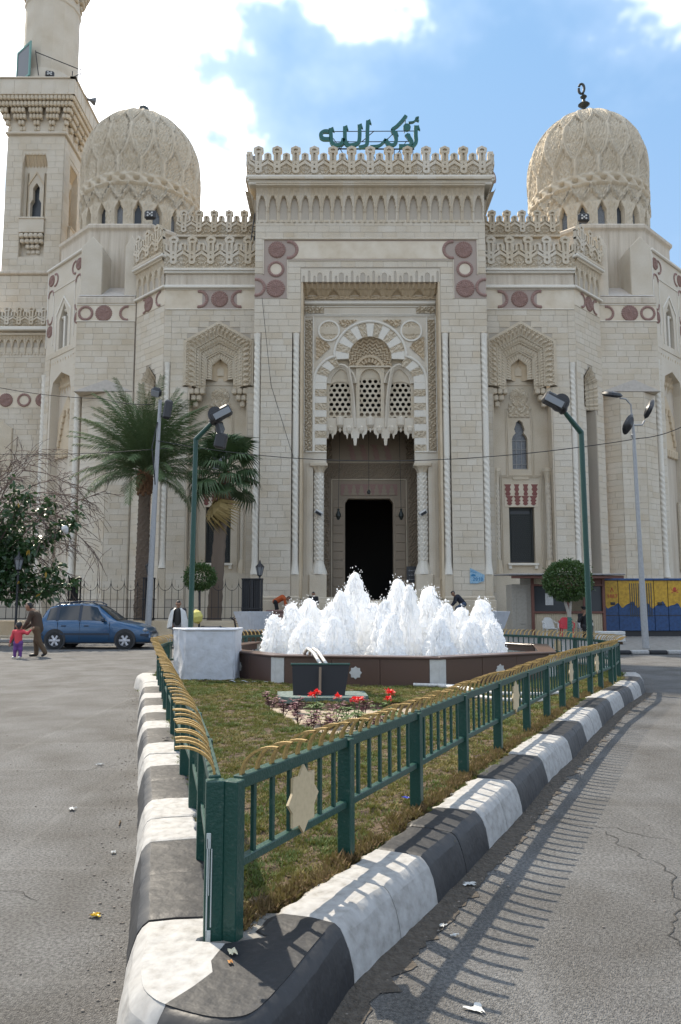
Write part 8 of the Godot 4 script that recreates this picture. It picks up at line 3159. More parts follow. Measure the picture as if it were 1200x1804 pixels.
# ---------------------------------------------------------------- the blue car
func car() -> void:
	var C := thing("car", "blue compact family car with roof rails parked facing right", "car", Vector3(-10.78, 0.0, -29.2))
	var blue := mat("car_blue", 0.022, 0.072, 0.15, 0.28)
	blue.clearcoat_enabled = true
	blue.clearcoat = 0.8
	blue.clearcoat_roughness = 0.08
	blue.metallic = 0.35
	var trim := mat("car_trim", 0.012, 0.022, 0.04, 0.5)
	var glass := mat("car_glass", 0.02, 0.026, 0.032, 0.06)
	var tyre := mat("tyre", 0.015, 0.015, 0.015, 0.8)
	var alloy := mat("alloy", 0.5, 0.5, 0.52, 0.35)
	alloy.metallic = 0.6
	# stations: x, belt height, roof height, half width low, half width at the roof, sill
	var S := [[0.0, 0.62, 0.64, 0.66, 0.5, 0.40], [0.03, 0.92, 0.94, 0.74, 0.56, 0.32], [0.14, 0.97, 1.12, 0.80, 0.60, 0.26], [0.28, 0.975, 1.36, 0.83, 0.61, 0.24], [0.42, 0.98, 1.50, 0.845, 0.61, 0.23], [0.7, 0.98, 1.575, 0.855, 0.615, 0.22], [1.1, 0.975, 1.615, 0.86, 0.62, 0.22], [1.5, 0.97, 1.63, 0.86, 0.62, 0.22], [1.85, 0.965, 1.61, 0.86, 0.615, 0.22], [2.1, 0.96, 1.56, 0.86, 0.60, 0.22], [2.4, 0.955, 1.34, 0.86, 0.62, 0.22], [2.7, 0.95, 1.10, 0.858, 0.68, 0.22], [2.86, 0.94, 1.00, 0.855, 0.72, 0.22], [3.2, 0.86, 0.93, 0.85, 0.7, 0.22], [3.55, 0.79, 0.86, 0.83, 0.66, 0.22], [3.8, 0.72, 0.78, 0.78, 0.6, 0.22], [3.95, 0.62, 0.67, 0.70, 0.52, 0.24], [4.03, 0.48, 0.52, 0.62, 0.45, 0.28]]
	var ring := func(s: Array) -> Array:
		var w: float = s[3]
		var belt: float = s[1]
		var roof: float = s[2]
		var rw: float = s[4]
		return [Vector2(w - 0.10, s[5]), Vector2(w - 0.02, s[5] + 0.05), Vector2(w, lerpf(s[5], belt, 0.4)), Vector2(w, lerpf(s[5], belt, 0.72)), Vector2(w - 0.03, belt), Vector2(lerpf(w - 0.04, rw, 0.5), lerpf(belt, roof, 0.5)), Vector2(rw, lerpf(belt, roof, 0.9)), Vector2(rw - 0.1, lerpf(belt, roof, 0.985)), Vector2(rw * 0.4, roof), Vector2(0, roof + 0.004)]
	var b := Mb.new()
	var P := PackedVector3Array()
	var nr := 0
	for s in S:
		var r: Array = ring.call(s)
		var full := []
		for q in r: full.append(Vector3(s[0], q.y, q.x))
		for k in range(r.size() - 2, -1, -1): full.append(Vector3(s[0], r[k].y, -r[k].x))
		nr = full.size()
		for q in full: P.append(q)
	# stored ring by ring; grid wants rows along u
	b.grid(P, nr - 1, S.size() - 1, true)
	for e in [0, S.size() - 1]:
		var c := Vector3()
		for k in nr: c += P[e * nr + k] / nr
		for k in nr - 1: b.tri(c, P[e * nr + k], P[e * nr + k + 1])
	put("body", b, blue, C)
	b = Mb.new()
	b.bb(Vector3(0.15, 0.2, -0.78), Vector3(3.9, 0.26, 0.78))
	put("underbody", b, M.black_plastic, C)
	var side := func(x: float, k: float, z: float, sg: float) -> Vector3:     # a point on the glasshouse side, k from belt to roof
		var i := 0
		while i < S.size() - 2 and S[i + 1][0] < x: i += 1
		var t: float = (x - S[i][0]) / (S[i + 1][0] - S[i][0])
		var belt: float = lerpf(S[i][1], S[i + 1][1], t)
		var roof: float = lerpf(S[i][2], S[i + 1][2], t)
		var w: float = lerpf(S[i][3], S[i + 1][3], t) - 0.03
		var rw: float = lerpf(S[i][4], S[i + 1][4], t)
		return Vector3(x, lerpf(belt, roof, k), (lerpf(w, rw, k / 0.9) + z) * sg)
	for sg in [1.0, -1.0]:
		for wq in [[0.36, 0.70, 0.42, 0.70, "quarter_window"], [0.80, 1.50, 0.80, 1.50, "door_window"], [1.60, 2.52, 1.60, 2.12, "door_window"]]:
			b = Mb.new()
			b.sheet(8, 5, func(u: float, v: float): return side.call(lerpf(lerpf(wq[0], wq[1], u), lerpf(wq[2], wq[3], u), v), lerpf(0.08, 0.86, v) if wq[0] < 1.6 or v < 0.9 else 0.86, 0.012, sg), true)
			put(wq[4], b, glass, C)
		b = Mb.new()
		for x in [0.75, 1.55]:
			b.sheet(1, 4, func(u: float, v: float): return side.call(x - 0.045 + 0.09 * u, lerpf(0.02, 0.9, v), 0.014, sg), true)
		for x in [0.78, 1.56, 2.62]:
			b.bb(Vector3(x - 0.006, 0.32, sg * 0.845), Vector3(x + 0.006, 0.95, sg * 0.862))
		b.bb(Vector3(0.85, 0.50, sg * 0.85), Vector3(2.62, 0.57, sg * 0.872))
		b.bb(Vector3(0.02, 0.48, sg * 0.70), Vector3(0.33, 0.55, sg * 0.825))
		b.bb(Vector3(3.66, 0.46, sg * 0.70), Vector3(3.98, 0.54, sg * 0.80))
		for x in [0.95, 1.75]: b.cbox(Vector3(x + 0.05, 0.82, sg * 0.865), Vector3(0.17, 0.04, 0.03), 0.01)
		put("side_trim", b, trim, C)
		b = Mb.new()
		b.cbox(Vector3(2.42, 1.03, sg * 0.96), Vector3(0.12, 0.15, 0.2), 0.04)
		put("mirror", b, trim, C)
		b = Mb.new()
		b.tube([Vector3(0.62, 1.56, sg * 0.58), Vector3(0.8, 1.64, sg * 0.58), Vector3(1.5, 1.69, sg * 0.58), Vector3(1.9, 1.66, sg * 0.57), Vector3(2.1, 1.56, sg * 0.56)], [0.022], 6)
		put("roof_rail", b, trim, C)
		b = Mb.new()
		b.cbox(Vector3(3.74, 0.66, sg * 0.66), Vector3(0.36, 0.16, 0.22), 0.06)
		put("headlight", b, M.lamp_glass, C)
		b = Mb.new()
		b.cbox(Vector3(0.1, 0.85, sg * 0.72), Vector3(0.14, 0.3, 0.14), 0.04)
		put("tail_light", b, mat("tail_red", 0.35, 0.01, 0.02, 0.3), C)
		for x in [0.70, 3.17]:
			b = Mb.new()
			b.t = Transform3D(Basis(Vector3.RIGHT, PI / 2 * sg), Vector3(x, 0.34, sg * 0.862))
			b.lathe([Vector2(0.38, -0.12), Vector2(0.38, 0.0), Vector2(0.0, 0.0)], 24, false)
			put("wheel_arch", b, M.black_plastic, C)
			var W := part("wheel", C, Transform3D(Basis(Vector3.RIGHT, PI / 2 * sg), Vector3(x, 0.31, sg * 0.80)))
			b = Mb.new()
			b.lathe([Vector2(0.20, 0.075), Vector2(0.22, 0.085), Vector2(0.29, 0.08), Vector2(0.31, 0.05), Vector2(0.31, -0.1), Vector2(0.2, -0.1)], 28)
			put("tyre", b, tyre, W)
			b = Mb.new()
			b.lathe([Vector2(0.20, 0.08), Vector2(0.185, 0.05), Vector2(0.0, 0.03)], 28)
			for k in 6:
				var keep := b.t
				b.t = Transform3D(Basis(Vector3.UP, TAU * k / 6), Vector3())
				b.cbox(Vector3(0.1, 0.065, 0), Vector3(0.19, 0.03, 0.075), 0.012)
				b.t = keep
			b.lathe([Vector2(0.06, 0.05), Vector2(0.055, 0.095), Vector2(0.0, 0.1)], 12)
			put("rim", b, alloy, W)
	b = Mb.new()
	b.sheet(10, 6, func(u: float, v: float):
		var x := lerpf(2.84, 2.16, v)
		var z := lerpf(-1.0, 1.0, u) * lerpf(0.70, 0.55, v)
		var p: Vector3 = side.call(x, 0.95, 0.0, 1.0)
		return Vector3(x + 0.02, p.y + 0.035 - 0.03 * pow(absf(u - 0.5) * 2, 3), -z), true)
	put("windscreen", b, glass, C)
	b = Mb.new()
	b.cbox(Vector3(3.99, 0.56, 0), Vector3(0.08, 0.12, 0.7), 0.03)
	put("front_grille", b, trim, C)
	b = Mb.new()
	b.cbox(Vector3(4.035, 0.42, 0), Vector3(0.02, 0.12, 0.4), 0.005)
	put("number_plate", b, M.white_marble, C)
	# scooter partly hidden behind the white box
	var S2 := thing("motor_scooter", "red motor scooter with wire basket and yellow bundle behind the white box", "scooter", Vector3(-4.1, 0.05, -27.0))
	for x in [-0.62, 0.68]:
		b = Mb.new()
		b.t = Transform3D(Basis(Vector3.RIGHT, PI / 2), Vector3(x, 0.28, 0))
		b.lathe([Vector2(0.16, 0.06), Vector2(0.26, 0.06), Vector2(0.29, 0.0), Vector2(0.26, -0.06), Vector2(0.16, -0.06), Vector2(0.16, 0.06)], 20)
		put("wheel", b, tyre, S2)
	b = Mb.new()
	b.tube([Vector3(-0.6, 0.5, 0), Vector3(-0.2, 0.62, 0), Vector3(0.2, 0.5, 0), Vector3(0.5, 0.6, 0)], [0.12, 0.15, 0.1, 0.06], 10)
	put("body", b, mat("scooter_red", 0.36, 0.02, 0.025, 0.35), S2)
	b = Mb.new()
	b.tube([Vector3(0.68, 0.28, 0), Vector3(0.52, 1.0, 0), Vector3(0.45, 1.08, 0.3)], [0.03], 6)
	b.tube([Vector3(0.52, 1.0, 0), Vector3(0.45, 1.08, -0.3)], [0.03], 6)
	b.cbox(Vector3(-0.25, 0.76, 0), Vector3(0.7, 0.1, 0.28), 0.04)
	put("handlebar", b, M.black_plastic, S2)
	b = Mb.new()
	for y in 5:
		for z in [-0.18, 0.18]: b.bar(Vector3(0.55, 0.88 + y * 0.08, z), Vector3(0.95, 0.88 + y * 0.08, z), 0.01, 0.01)
		for x in [0.55, 0.95]: b.bar(Vector3(x, 0.88 + y * 0.08, -0.18), Vector3(x, 0.88 + y * 0.08, 0.18), 0.01, 0.01)
	for k in 9: b.bb(Vector3(0.55 + k * 0.05 - 0.004, 0.86, 0.175), Vector3(0.55 + k * 0.05 + 0.004, 1.22, 0.185))
	put("basket", b, mat("rusty_wire", 0.2, 0.12, 0.08, 0.7), S2)
	b = Mb.new()
	b.t = Transform3D(Basis(Vector3.BACK, 0.2), Vector3(-0.72, 1.1, 0.05))
	b.lathe([Vector2(0.0, -0.24), Vector2(0.14, -0.16), Vector2(0.2, 0.0), Vector2(0.15, 0.16), Vector2(0.05, 0.24), Vector2(0.0, 0.26)], 12)
	put("yellow_bundle", b, mat("bundle", 0.5, 0.45, 0.12, 0.8), S2)

# ---------------------------------------------------------------- people: fields of tapered capsules turned into one skin
func skin(caps: Array, cell: float, k := 0.03) -> ArrayMesh:
	var lo := Vector3.ONE * 1e9
	var hi := -lo
	for c in caps:
		for e in 2:
			var r: float = c[2 + e]
			lo = lo.min(c[e] - Vector3.ONE * (r + cell * 3))
			hi = hi.max(c[e] + Vector3.ONE * (r + cell * 3))
	var n := Vector3i(((hi - lo) / cell).ceil()) + Vector3i.ONE
	var f := PackedFloat32Array()
	f.resize(n.x * n.y * n.z)
	f.fill(1.0)
	for c in caps:
		var a: Vector3 = c[0]
		var b: Vector3 = c[1]
		var ra: float = c[2]
		var rb: float = c[3]
		var rm := maxf(ra, rb) + cell * 2 + k
		var i0 := Vector3i(((a.min(b) - Vector3.ONE * rm - lo) / cell).floor()).clamp(Vector3i.ZERO, n - Vector3i.ONE)
		var i1 := Vector3i(((a.max(b) + Vector3.ONE * rm - lo) / cell).ceil()).clamp(Vector3i.ZERO, n - Vector3i.ONE)
		var ab := b - a
		var l2 := maxf(ab.length_squared(), 1e-6)
		for z in range(i0.z, i1.z + 1):
			for y in range(i0.y, i1.y + 1):
				var row := (z * n.y + y) * n.x
				for x in range(i0.x, i1.x + 1):
					var p := lo + Vector3(x, y, z) * cell
					var t := clampf((p - a).dot(ab) / l2, 0.0, 1.0)
					var d := (p - a - ab * t).length() - lerpf(ra, rb, t)
					var o := f[row + x]
					var h := maxf(k - absf(o - d), 0.0) / k
					f[row + x] = minf(o, d) - h * h * k * 0.25
	# surface nets
	var vid := {}
	var vs := PackedVector3Array()
	var ns := PackedVector3Array()
	var sx := 1
	var sy := n.x
	var sz := n.x * n.y
	var off := [0, sx, sy, sx + sy, sz, sz + sx, sz + sy, sz + sx + sy]
	var cor := [Vector3(0, 0, 0), Vector3(1, 0, 0), Vector3(0, 1, 0), Vector3(1, 1, 0), Vector3(0, 0, 1), Vector3(1, 0, 1), Vector3(0, 1, 1), Vector3(1, 1, 1)]
	var edges := [[0, 1], [2, 3], [4, 5], [6, 7], [0, 2], [1, 3], [4, 6], [5, 7], [0, 4], [1, 5], [2, 6], [3, 7]]
	for z in n.z - 1:
		for y in n.y - 1:
			for x in n.x - 1:
				var i := x + y * sy + z * sz
				var inside := 0
				for q in 8:
					if f[i + off[q]] < 0.0: inside += 1
				if inside == 0 or inside == 8: continue
				var m := Vector3()
				var cnt := 0
				for e in edges:
					var fa := f[i + off[e[0]]]
					var fb := f[i + off[e[1]]]
					if (fa < 0.0) != (fb < 0.0):
						m += (cor[e[0]] as Vector3).lerp(cor[e[1]], fa / (fa - fb))
						cnt += 1
				m /= cnt
				vid[i] = vs.size()
				vs.append(lo + (Vector3(x, y, z) + m) * cell)
				ns.append(Vector3(f[i + sx] + f[i + sx + sy] - f[i] - f[i + sy], f[i + sy] + f[i + sx + sy] - f[i] - f[i + sx], f[i + sz] + f[i + sz + sx] - f[i] - f[i + sx]).normalized())
	var b := Mb.new()
	for i in vid:
		var z: int = i / sz
		var y: int = (i % sz) / sy
		var x: int = i % sy
		var axes := [[sx, sy, sz, y > 0 and z > 0], [sy, sz, sx, z > 0 and x > 0], [sz, sx, sy, x > 0 and y > 0]]
		for a in axes:
			if not a[3]: continue
			var s0 := f[i] < 0.0
			var s1 := f[i + a[0]] < 0.0
			if s0 == s1: continue
			var q := [i, i - a[1], i - a[1] - a[2], i - a[2]]
			if not (vid.has(q[1]) and vid.has(q[2]) and vid.has(q[3])): continue
			if not s0: q.reverse()
			var g := []
			for w in q: g.append(vid[w])
			b.stri(vs[g[0]], vs[g[1]], vs[g[2]], ns[g[0]], ns[g[1]], ns[g[2]])
			b.stri(vs[g[0]], vs[g[2]], vs[g[3]], ns[g[0]], ns[g[2]], ns[g[3]])
	return b.mesh()

# head with face, ears and hair, looking along +z before it is turned
func head_caps(c: Vector3, yaw: float, pitch := 0.0) -> Array:
	var X := Basis(Vector3.UP, yaw) * Basis(Vector3.RIGHT, pitch)
	var out := []
	for q in [[0, 0.02, -0.01, 0, 0.045, -0.015, 0.092, 0.09], [0, -0.05, 0.03, 0, -0.075, 0.045, 0.062, 0.045], [0, -0.01, 0.085, 0, -0.03, 0.108, 0.014, 0.018], [-0.085, -0.01, 0, -0.092, 0.01, -0.01, 0.018, 0.018], [0.085, -0.01, 0, 0.092, 0.01, -0.01, 0.018, 0.018], [-0.035, 0.02, 0.078, 0.035, 0.02, 0.078, 0.022, 0.022]]:
		out.append([c + X * Vector3(q[0], q[1], q[2]), c + X * Vector3(q[3], q[4], q[5]), q[6], q[7]])
	return out

func hair_caps(c: Vector3, yaw: float, pitch := 0.0) -> Array:
	var X := Basis(Vector3.UP, yaw) * Basis(Vector3.RIGHT, pitch)
	var out := []
	for q in [[0, 0.06, -0.03, 0, 0.07, 0.02, 0.085, 0.07], [0, 0.02, -0.06, 0, -0.03, -0.07, 0.07, 0.05]]:
		out.append([c + X * Vector3(q[0], q[1], q[2]), c + X * Vector3(q[3], q[4], q[5]), q[6], q[7]])
	return out

func hand_caps(w: Vector3, d: Vector3, s := 1.0) -> Array:      # palm, four fingers, thumb, slightly curled
	d = d.normalized()
	var side := d.cross(Vector3.FORWARD)
	if side.length() < 0.2: side = d.cross(Vector3.RIGHT)
	side = side.normalized()
	var nrm := side.cross(d)
	var out := [[w, w + d * 0.08 * s, 0.026 * s, 0.034 * s]]
	for k in 4:
		var o := w + d * 0.085 * s + side * (k - 1.5) * 0.02 * s
		var l: float = [0.062, 0.075, 0.07, 0.055][k] * s
		out.append([o, o + d * l * 0.55 + nrm * 0.008, 0.010 * s, 0.009 * s])
		out.append([o + d * l * 0.55 + nrm * 0.008, o + d * l + nrm * 0.03 * s, 0.009 * s, 0.008 * s])
	out.append([w + d * 0.02 * s - side * 0.025 * s, w + d * 0.075 * s - side * 0.055 * s, 0.012 * s, 0.009 * s])
	return out

# joints: head, neck, chest, hips (pelvis), then shoulder, elbow, wrist and hip, knee, ankle, toe for each side
func person(label: String, at_: Vector3, J: Dictionary, cloth: Dictionary, yaw: float, pitch := 0.0, s := 1.0) -> Node3D:
	var P := thing("person", label, "person", at_)
	var tone := mat("skin_%d" % taken["person"], 0.26, 0.14, 0.085, 0.6)
	var body := []
	body.append_array(head_caps(J.head, yaw, pitch) if s == 1.0 else head_caps(J.head, yaw, pitch))
	body.append([J.neck, J.head - Vector3(0, 0.06, 0), 0.06 * s, 0.052 * s])
	body.append([J.neck, J.chest, 0.06 * s, 0.12 * s])
	body.append([J.chest, J.hips, 0.13 * s, 0.13 * s])
	var up := []
	var low := []
	var shoe := []
	up.append([J.chest + Vector3(0, 0.03, 0), J.hips + Vector3(0, -0.02, 0), 0.165 * s, 0.165 * s])
	low.append([J.hips, J.hips - Vector3(0, 0.05, 0), 0.15 * s, 0.15 * s])
	for k in 2:
		var a: Array = J.arms[k]
		var l: Array = J.legs[k]
		body.append([J.chest.lerp(J.neck, 0.6), a[0], 0.07 * s, 0.058 * s])
		body.append([a[0], a[1], 0.05 * s, 0.04 * s])
		body.append([a[1], a[2], 0.04 * s, 0.028 * s])
		body.append_array(hand_caps(a[2], a[2] - a[1], s))
		body.append([l[0], l[1], 0.085 * s, 0.058 * s])
		body.append([l[1], l[2], 0.058 * s, 0.036 * s])
		body.append([l[2], l[3], 0.036 * s, 0.03 * s])
		up.append([J.chest.lerp(J.neck, 0.45), a[0], 0.1 * s, 0.082 * s])
		up.append([a[0], a[1], 0.078 * s, 0.06 * s])
		up.append([a[1], a[2].lerp(a[1], 0.08), 0.06 * s, 0.048 * s])
		low.append([J.hips - Vector3(0, 0.03, 0), l[0], 0.13 * s, 0.115 * s])
		low.append([l[0], l[1], 0.112 * s, 0.082 * s])
		low.append([l[1], l[2], 0.082 * s, 0.068 * s])
		shoe.append([l[2] - Vector3(0, 0.03 * s, 0), l[3], 0.05 * s, 0.042 * s])
	put_mesh("body", skin(body, 0.022, 0.03), tone, P)
	put_mesh(cloth.get("up_name", "jacket"), skin(up, 0.026, 0.05), cloth.up, P)
	put_mesh("trousers", skin(low, 0.026, 0.04), cloth.low, P)
	put_mesh("shoes", skin(shoe, 0.02, 0.01), cloth.get("shoe", M.black_plastic), P)
	if cloth.has("hair"): put_mesh(cloth.get("hair_name", "hair"), skin(hair_caps(J.head, yaw, pitch), 0.018, 0.03), cloth.hair, P)
	var eyes := Mb.new()
	var X := Basis(Vector3.UP, yaw) * Basis(Vector3.RIGHT, pitch)
	for sd in [-1.0, 1.0]:
		eyes.t = Transform3D(Basis(), J.head + X * Vector3(sd * 0.034, 0.005, 0.094))
		eyes.lathe([Vector2(0.0, -0.009), Vector2(0.011, 0.0), Vector2(0.0, 0.009)], 6)
	put("eyes", eyes, M.black_plastic, P)
	return P

func put_mesh(called: String, m: ArrayMesh, mm: Material, P: Node3D) -> void:
	obj(called, m, mm, P)

func people() -> void:
	var black := mat("hair_black", 0.012, 0.011, 0.011, 0.6)
	var brown := mat("cloth_brown", 0.055, 0.036, 0.024, 0.9)
	var brown2 := mat("cloth_brown_light", 0.085, 0.055, 0.03, 0.9)
	# stooping man with a cane, walking left; a child in red holds his hand
	var J := {"head": Vector3(-0.16, 1.50, 0.05), "neck": Vector3(-0.03, 1.38, 0), "chest": Vector3(0.05, 1.18, 0), "hips": Vector3(0.13, 0.86, 0),
		"arms": [[Vector3(0.0, 1.30, 0.2), Vector3(-0.1, 1.03, 0.24), Vector3(-0.24, 0.86, 0.2)], [Vector3(0.02, 1.31, -0.2), Vector3(-0.08, 1.02, -0.25), Vector3(-0.3, 0.84, -0.15)]],
		"legs": [[Vector3(0.12, 0.82, 0.1), Vector3(0.22, 0.46, 0.1), Vector3(0.42, 0.13, 0.1), Vector3(0.34, 0.045, 0.1)], [Vector3(0.1, 0.82, -0.1), Vector3(0.06, 0.46, -0.1), Vector3(0.08, 0.09, -0.1), Vector3(-0.1, 0.04, -0.1)]]}
	var P := person("stooping man in a brown jacket walking with a cane at the left", Vector3(-9.312, 0, -24.355), J, {"up": brown, "low": brown2, "hair": black}, -PI / 2 - 0.3, 0.25)
	var b := Mb.new()
	b.tube([Vector3(-0.20, 0.9, 0.22), Vector3(-0.3, 0.88, 0.24), Vector3(-0.31, 0.84, 0.24), Vector3(-0.3, 0.4, 0.25), Vector3(-0.32, 0.0, 0.26)], [0.016], 6)
	tag(put("cane", b, brown2, null, Transform3D(Basis(), P.position)), "dark walking cane held by the stooping man", "cane")
	b = Mb.new()
	for k in 3: b.lathe([Vector2(0.073, 1.14 + k * 0.045), Vector2(0.076, 1.16 + k * 0.045)], 12)
	b.t = Transform3D(Basis(), Vector3())
	var red := mat("cloth_red", 0.5, 0.05, 0.065, 0.85)
	var purple := mat("cloth_purple", 0.15, 0.055, 0.24, 0.85, T.dirt, 9.0)
	J = {"head": Vector3(0.0, 0.93, 0.0), "neck": Vector3(0, 0.82, 0), "chest": Vector3(0, 0.70, 0), "hips": Vector3(0, 0.48, 0),
		"arms": [[Vector3(-0.13, 0.77, 0), Vector3(-0.2, 0.6, 0.0), Vector3(-0.22, 0.45, 0.04)], [Vector3(0.13, 0.77, 0), Vector3(0.26, 0.72, 0.0), Vector3(0.37, 0.83, 0.0)]],
		"legs": [[Vector3(-0.06, 0.45, 0), Vector3(-0.07, 0.26, 0.03), Vector3(-0.09, 0.06, 0.0), Vector3(-0.13, 0.03, 0.06)], [Vector3(0.06, 0.45, 0), Vector3(0.07, 0.26, 0.0), Vector3(0.08, 0.06, 0.0), Vector3(0.06, 0.03, 0.08)]]}
	person("small child in a red top and purple trousers at the far left", Vector3(-9.447, 0, -23.583), J, {"up": red, "low": purple, "hair": black, "shoe": M.white_marble, "up_name": "top"}, PI + 0.4, 0.0, 0.66)
	# man with a white shawl, facing us
	J = {"head": Vector3(0.0, 1.58, 0.02), "neck": Vector3(0, 1.44, 0), "chest": Vector3(0, 1.26, 0), "hips": Vector3(0, 0.92, 0),
		"arms": [[Vector3(-0.2, 1.38, 0), Vector3(-0.27, 1.1, 0.0), Vector3(-0.2, 0.9, 0.1)], [Vector3(0.2, 1.38, 0), Vector3(0.27, 1.1, 0.0), Vector3(0.22, 0.88, 0.1)]],
		"legs": [[Vector3(-0.1, 0.88, 0), Vector3(-0.11, 0.48, 0.02), Vector3(-0.12, 0.09, 0.0), Vector3(-0.14, 0.04, 0.14)], [Vector3(0.1, 0.88, 0), Vector3(0.11, 0.48, 0.02), Vector3(0.12, 0.09, 0.0), Vector3(0.14, 0.04, 0.14)]]}
	P = person("man in dark clothes with an open white shawl behind the wrapped box", Vector3(-5.87, 0.0, -29.0), J, {"up": mat("cloth_charcoal", 0.03, 0.029, 0.028, 0.9), "low": mat("cloth_grey", 0.16, 0.16, 0.17, 0.9), "hair": black, "up_name": "shirt"}, 0.1)
	b = Mb.new()
	for s in [-1.0, 1.0]:
		b.sheet(10, 22, func(u: float, v: float):
			var a := lerpf(0.45, 2.5, u)
			var y := lerpf(0.78, 1.45, v)
			var r := lerpf(0.34, 0.2, pow(v, 1.5)) + 0.02 * sin(u * 14.0 + v * 2.0)
			if v > 0.9: r *= lerpf(1.0, 0.6, (v - 0.9) * 10.0)
			return Vector3(s * sin(a) * r * 1.1, y - 0.12 * u * (1.0 - v), cos(a) * r * 0.75 + 0.02), true)
	put("shawl", b, M.white_marble, P)
	# guard seated before the kiosk
	var dark := mat("uniform_black", 0.012, 0.012, 0.014, 0.8)
	J = {"head": Vector3(-0.02, 1.20, 0.06), "neck": Vector3(0, 1.06, 0.02), "chest": Vector3(0, 0.88, 0.0), "hips": Vector3(0, 0.52, -0.02),
		"arms": [[Vector3(-0.2, 1.0, 0), Vector3(-0.27, 0.74, 0.1), Vector3(-0.12, 0.98, 0.2)], [Vector3(0.2, 1.0, 0), Vector3(0.3, 0.74, 0.04), Vector3(0.18, 0.66, 0.28)]],
		"legs": [[Vector3(-0.1, 0.5, 0.05), Vector3(-0.15, 0.5, 0.45), Vector3(-0.15, 0.1, 0.42), Vector3(-0.17, 0.04, 0.56)], [Vector3(0.1, 0.5, 0.05), Vector3(0.16, 0.5, 0.45), Vector3(0.17, 0.1, 0.42), Vector3(0.19, 0.04, 0.56)]]}
	P = person("guard in black uniform and peaked cap seated before the kiosk", Vector3(10.8, 0.1, -35.5), J, {"up": dark, "low": dark, "hair": black}, -0.25, 0.1)
	b = Mb.new()
	b.t = Transform3D(Basis(Vector3.RIGHT, -0.1), J.head + Vector3(0, 0.1, -0.01))
	b.lathe([Vector2(0.10, -0.02), Vector2(0.105, 0.03), Vector2(0.145, 0.06), Vector2(0.13, 0.085), Vector2(0.0, 0.09)], 16)
	b.cbox(Vector3(0, -0.015, 0.11), Vector3(0.15, 0.012, 0.09), 0.004)
	put("peaked_cap", b, dark, P)
	# man in dark blue bending on the terrace right of the fountain
	var navy := mat("cloth_navy", 0.014, 0.017, 0.028, 0.85)
	var jean := mat("cloth_jean", 0.05, 0.075, 0.12, 0.9)
	J = {"head": Vector3(-0.42, 1.28, 0.12), "neck": Vector3(-0.30, 1.16, 0.02), "chest": Vector3(-0.14, 1.04, 0), "hips": Vector3(0.18, 0.72, 0),
		"arms": [[Vector3(-0.24, 1.08, 0.2), Vector3(-0.3, 0.82, 0.28), Vector3(-0.46, 0.62, 0.22)], [Vector3(-0.24, 1.08, -0.2), Vector3(-0.32, 0.82, -0.24), Vector3(-0.48, 0.64, -0.1)]],
		"legs": [[Vector3(0.16, 0.70, 0.1), Vector3(-0.22, 0.5, 0.14), Vector3(-0.12, 0.1, 0.14), Vector3(-0.28, 0.04, 0.14)], [Vector3(0.16, 0.70, -0.1), Vector3(-0.2, 0.48, -0.1), Vector3(-0.1, 0.1, -0.1), Vector3(-0.26, 0.04, -0.1)]]}
	person("man in a dark jacket bending forward on the terrace right of the fountain", Vector3(6.55, 0.9, -43.7), J, {"up": navy, "low": jean, "hair": black}, -PI / 2 + 0.3, 0.5)
	# man in orange bending to the right beyond the low wall
	var orange := mat("cloth_orange", 0.42, 0.085, 0.02, 0.85)
	J = {"head": Vector3(0.50, 1.0, 0.0), "neck": Vector3(0.36, 1.02, 0.0), "chest": Vector3(0.16, 1.03, 0), "hips": Vector3(-0.22, 0.86, 0),
		"arms": [[Vector3(0.28, 1.0, 0.2), Vector3(0.34, 0.74, 0.22), Vector3(0.4, 0.5, 0.2)], [Vector3(0.28, 1.0, -0.2), Vector3(0.34, 0.74, -0.22), Vector3(0.4, 0.5, -0.2)]],
		"legs": [[Vector3(-0.2, 0.82, 0.1), Vector3(-0.15, 0.45, 0.1), Vector3(-0.2, 0.1, 0.1), Vector3(-0.05, 0.04, 0.1)], [Vector3(-0.2, 0.82, -0.1), Vector3(-0.12, 0.45, -0.1), Vector3(-0.18, 0.1, -0.1), Vector3(-0.03, 0.04, -0.1)]]}
	b = Mb.new()
	b.bb(Vector3(-4.6, 0, -44.7), Vector3(-1.6, 0.9, -43.82))
	tag(put("side_terrace", b, M.limestone_1), "low stone terrace behind the brown granite wall left of the steps", "terrace")
	person("man in an orange top and dark cap bending low left of the fountain", Vector3(-3.383, 0.9, -44.25), J, {"up": orange, "low": dark, "hair": black, "hair_name": "cap"}, PI / 2, 0.9)
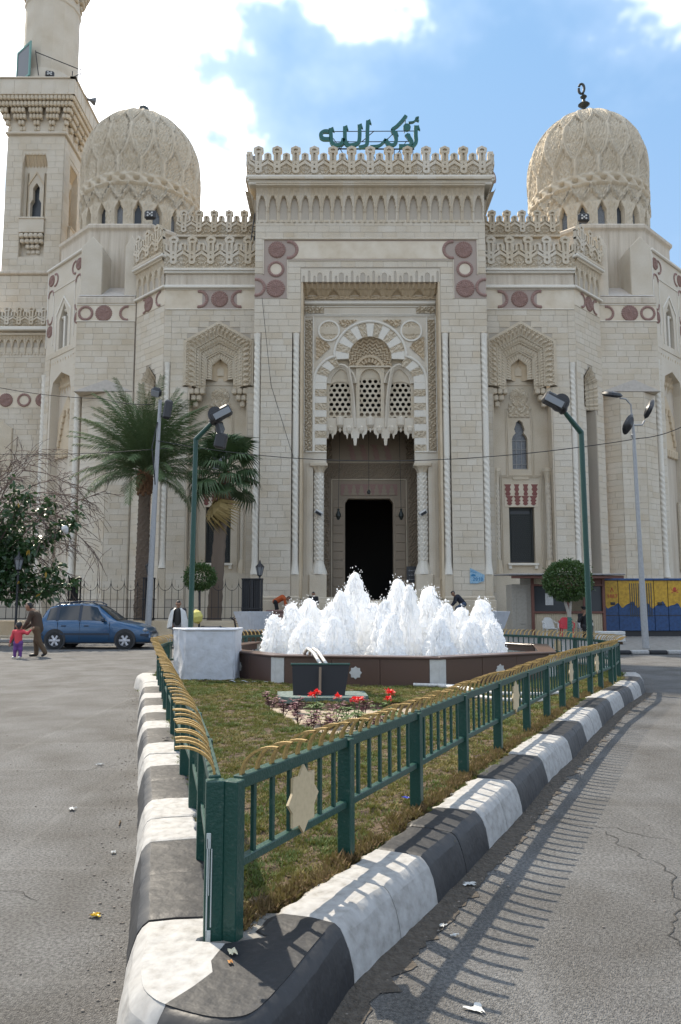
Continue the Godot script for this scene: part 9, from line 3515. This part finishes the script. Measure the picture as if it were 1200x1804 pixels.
	# woman in the porch with a pale blue head scarf
	J = {"head": Vector3(0.0, 1.46, 0.02), "neck": Vector3(0, 1.32, 0), "chest": Vector3(0, 1.15, 0), "hips": Vector3(0, 0.85, 0),
		"arms": [[Vector3(-0.18, 1.26, 0), Vector3(-0.24, 1.0, 0.04), Vector3(-0.14, 0.9, 0.18)], [Vector3(0.18, 1.26, 0), Vector3(0.24, 1.0, 0.04), Vector3(0.14, 0.88, 0.18)]],
		"legs": [[Vector3(-0.09, 0.82, 0), Vector3(-0.1, 0.45, 0.02), Vector3(-0.1, 0.09, 0.0), Vector3(-0.11, 0.04, 0.12)], [Vector3(0.09, 0.82, 0), Vector3(0.1, 0.45, 0.02), Vector3(0.1, 0.09, 0.0), Vector3(0.11, 0.04, 0.12)]]}
	person("person in black with a pale blue head scarf standing in the porch", Vector3(4.758, 1.85, -46.9), J, {"up": dark, "low": dark, "hair": mat("scarf_blue", 0.24, 0.29, 0.46, 0.85), "hair_name": "head_scarf"}, -0.4)
	# dark head of someone seated behind the jets
	J = {"head": Vector3(0.0, 1.15, 0.02), "neck": Vector3(0, 1.01, 0), "chest": Vector3(0, 0.85, 0), "hips": Vector3(0, 0.5, 0),
		"arms": [[Vector3(-0.18, 0.96, 0), Vector3(-0.24, 0.72, 0.04), Vector3(-0.14, 0.6, 0.2)], [Vector3(0.18, 0.96, 0), Vector3(0.24, 0.72, 0.04), Vector3(0.14, 0.6, 0.2)]],
		"legs": [[Vector3(-0.09, 0.48, 0), Vector3(-0.12, 0.46, 0.4), Vector3(-0.1, 0.09, 0.4), Vector3(-0.11, 0.04, 0.52)], [Vector3(0.09, 0.48, 0), Vector3(0.12, 0.46, 0.4), Vector3(0.1, 0.09, 0.4), Vector3(0.11, 0.04, 0.52)]]}
	person("person in black seated on the portal steps behind the water", Vector3(-1.463, 0.98, -43.3), J, {"up": dark, "low": dark, "hair": black}, 0.2)

func _ready() -> void:
	rng.seed = 20
	make_materials()
	make_view()
	var b := Mb.new()
	b.bb(Vector3(-400, -0.5, -600), Vector3(400, 0, 60))
	struct("road", b, M.asphalt)
	make_mosque()
	make_minaret()
	make_island()
	fences()
	make_fountain()
	lawn_things()
	bed_plants()
	street_things()
	palms()
	trees()
	car()
	people()
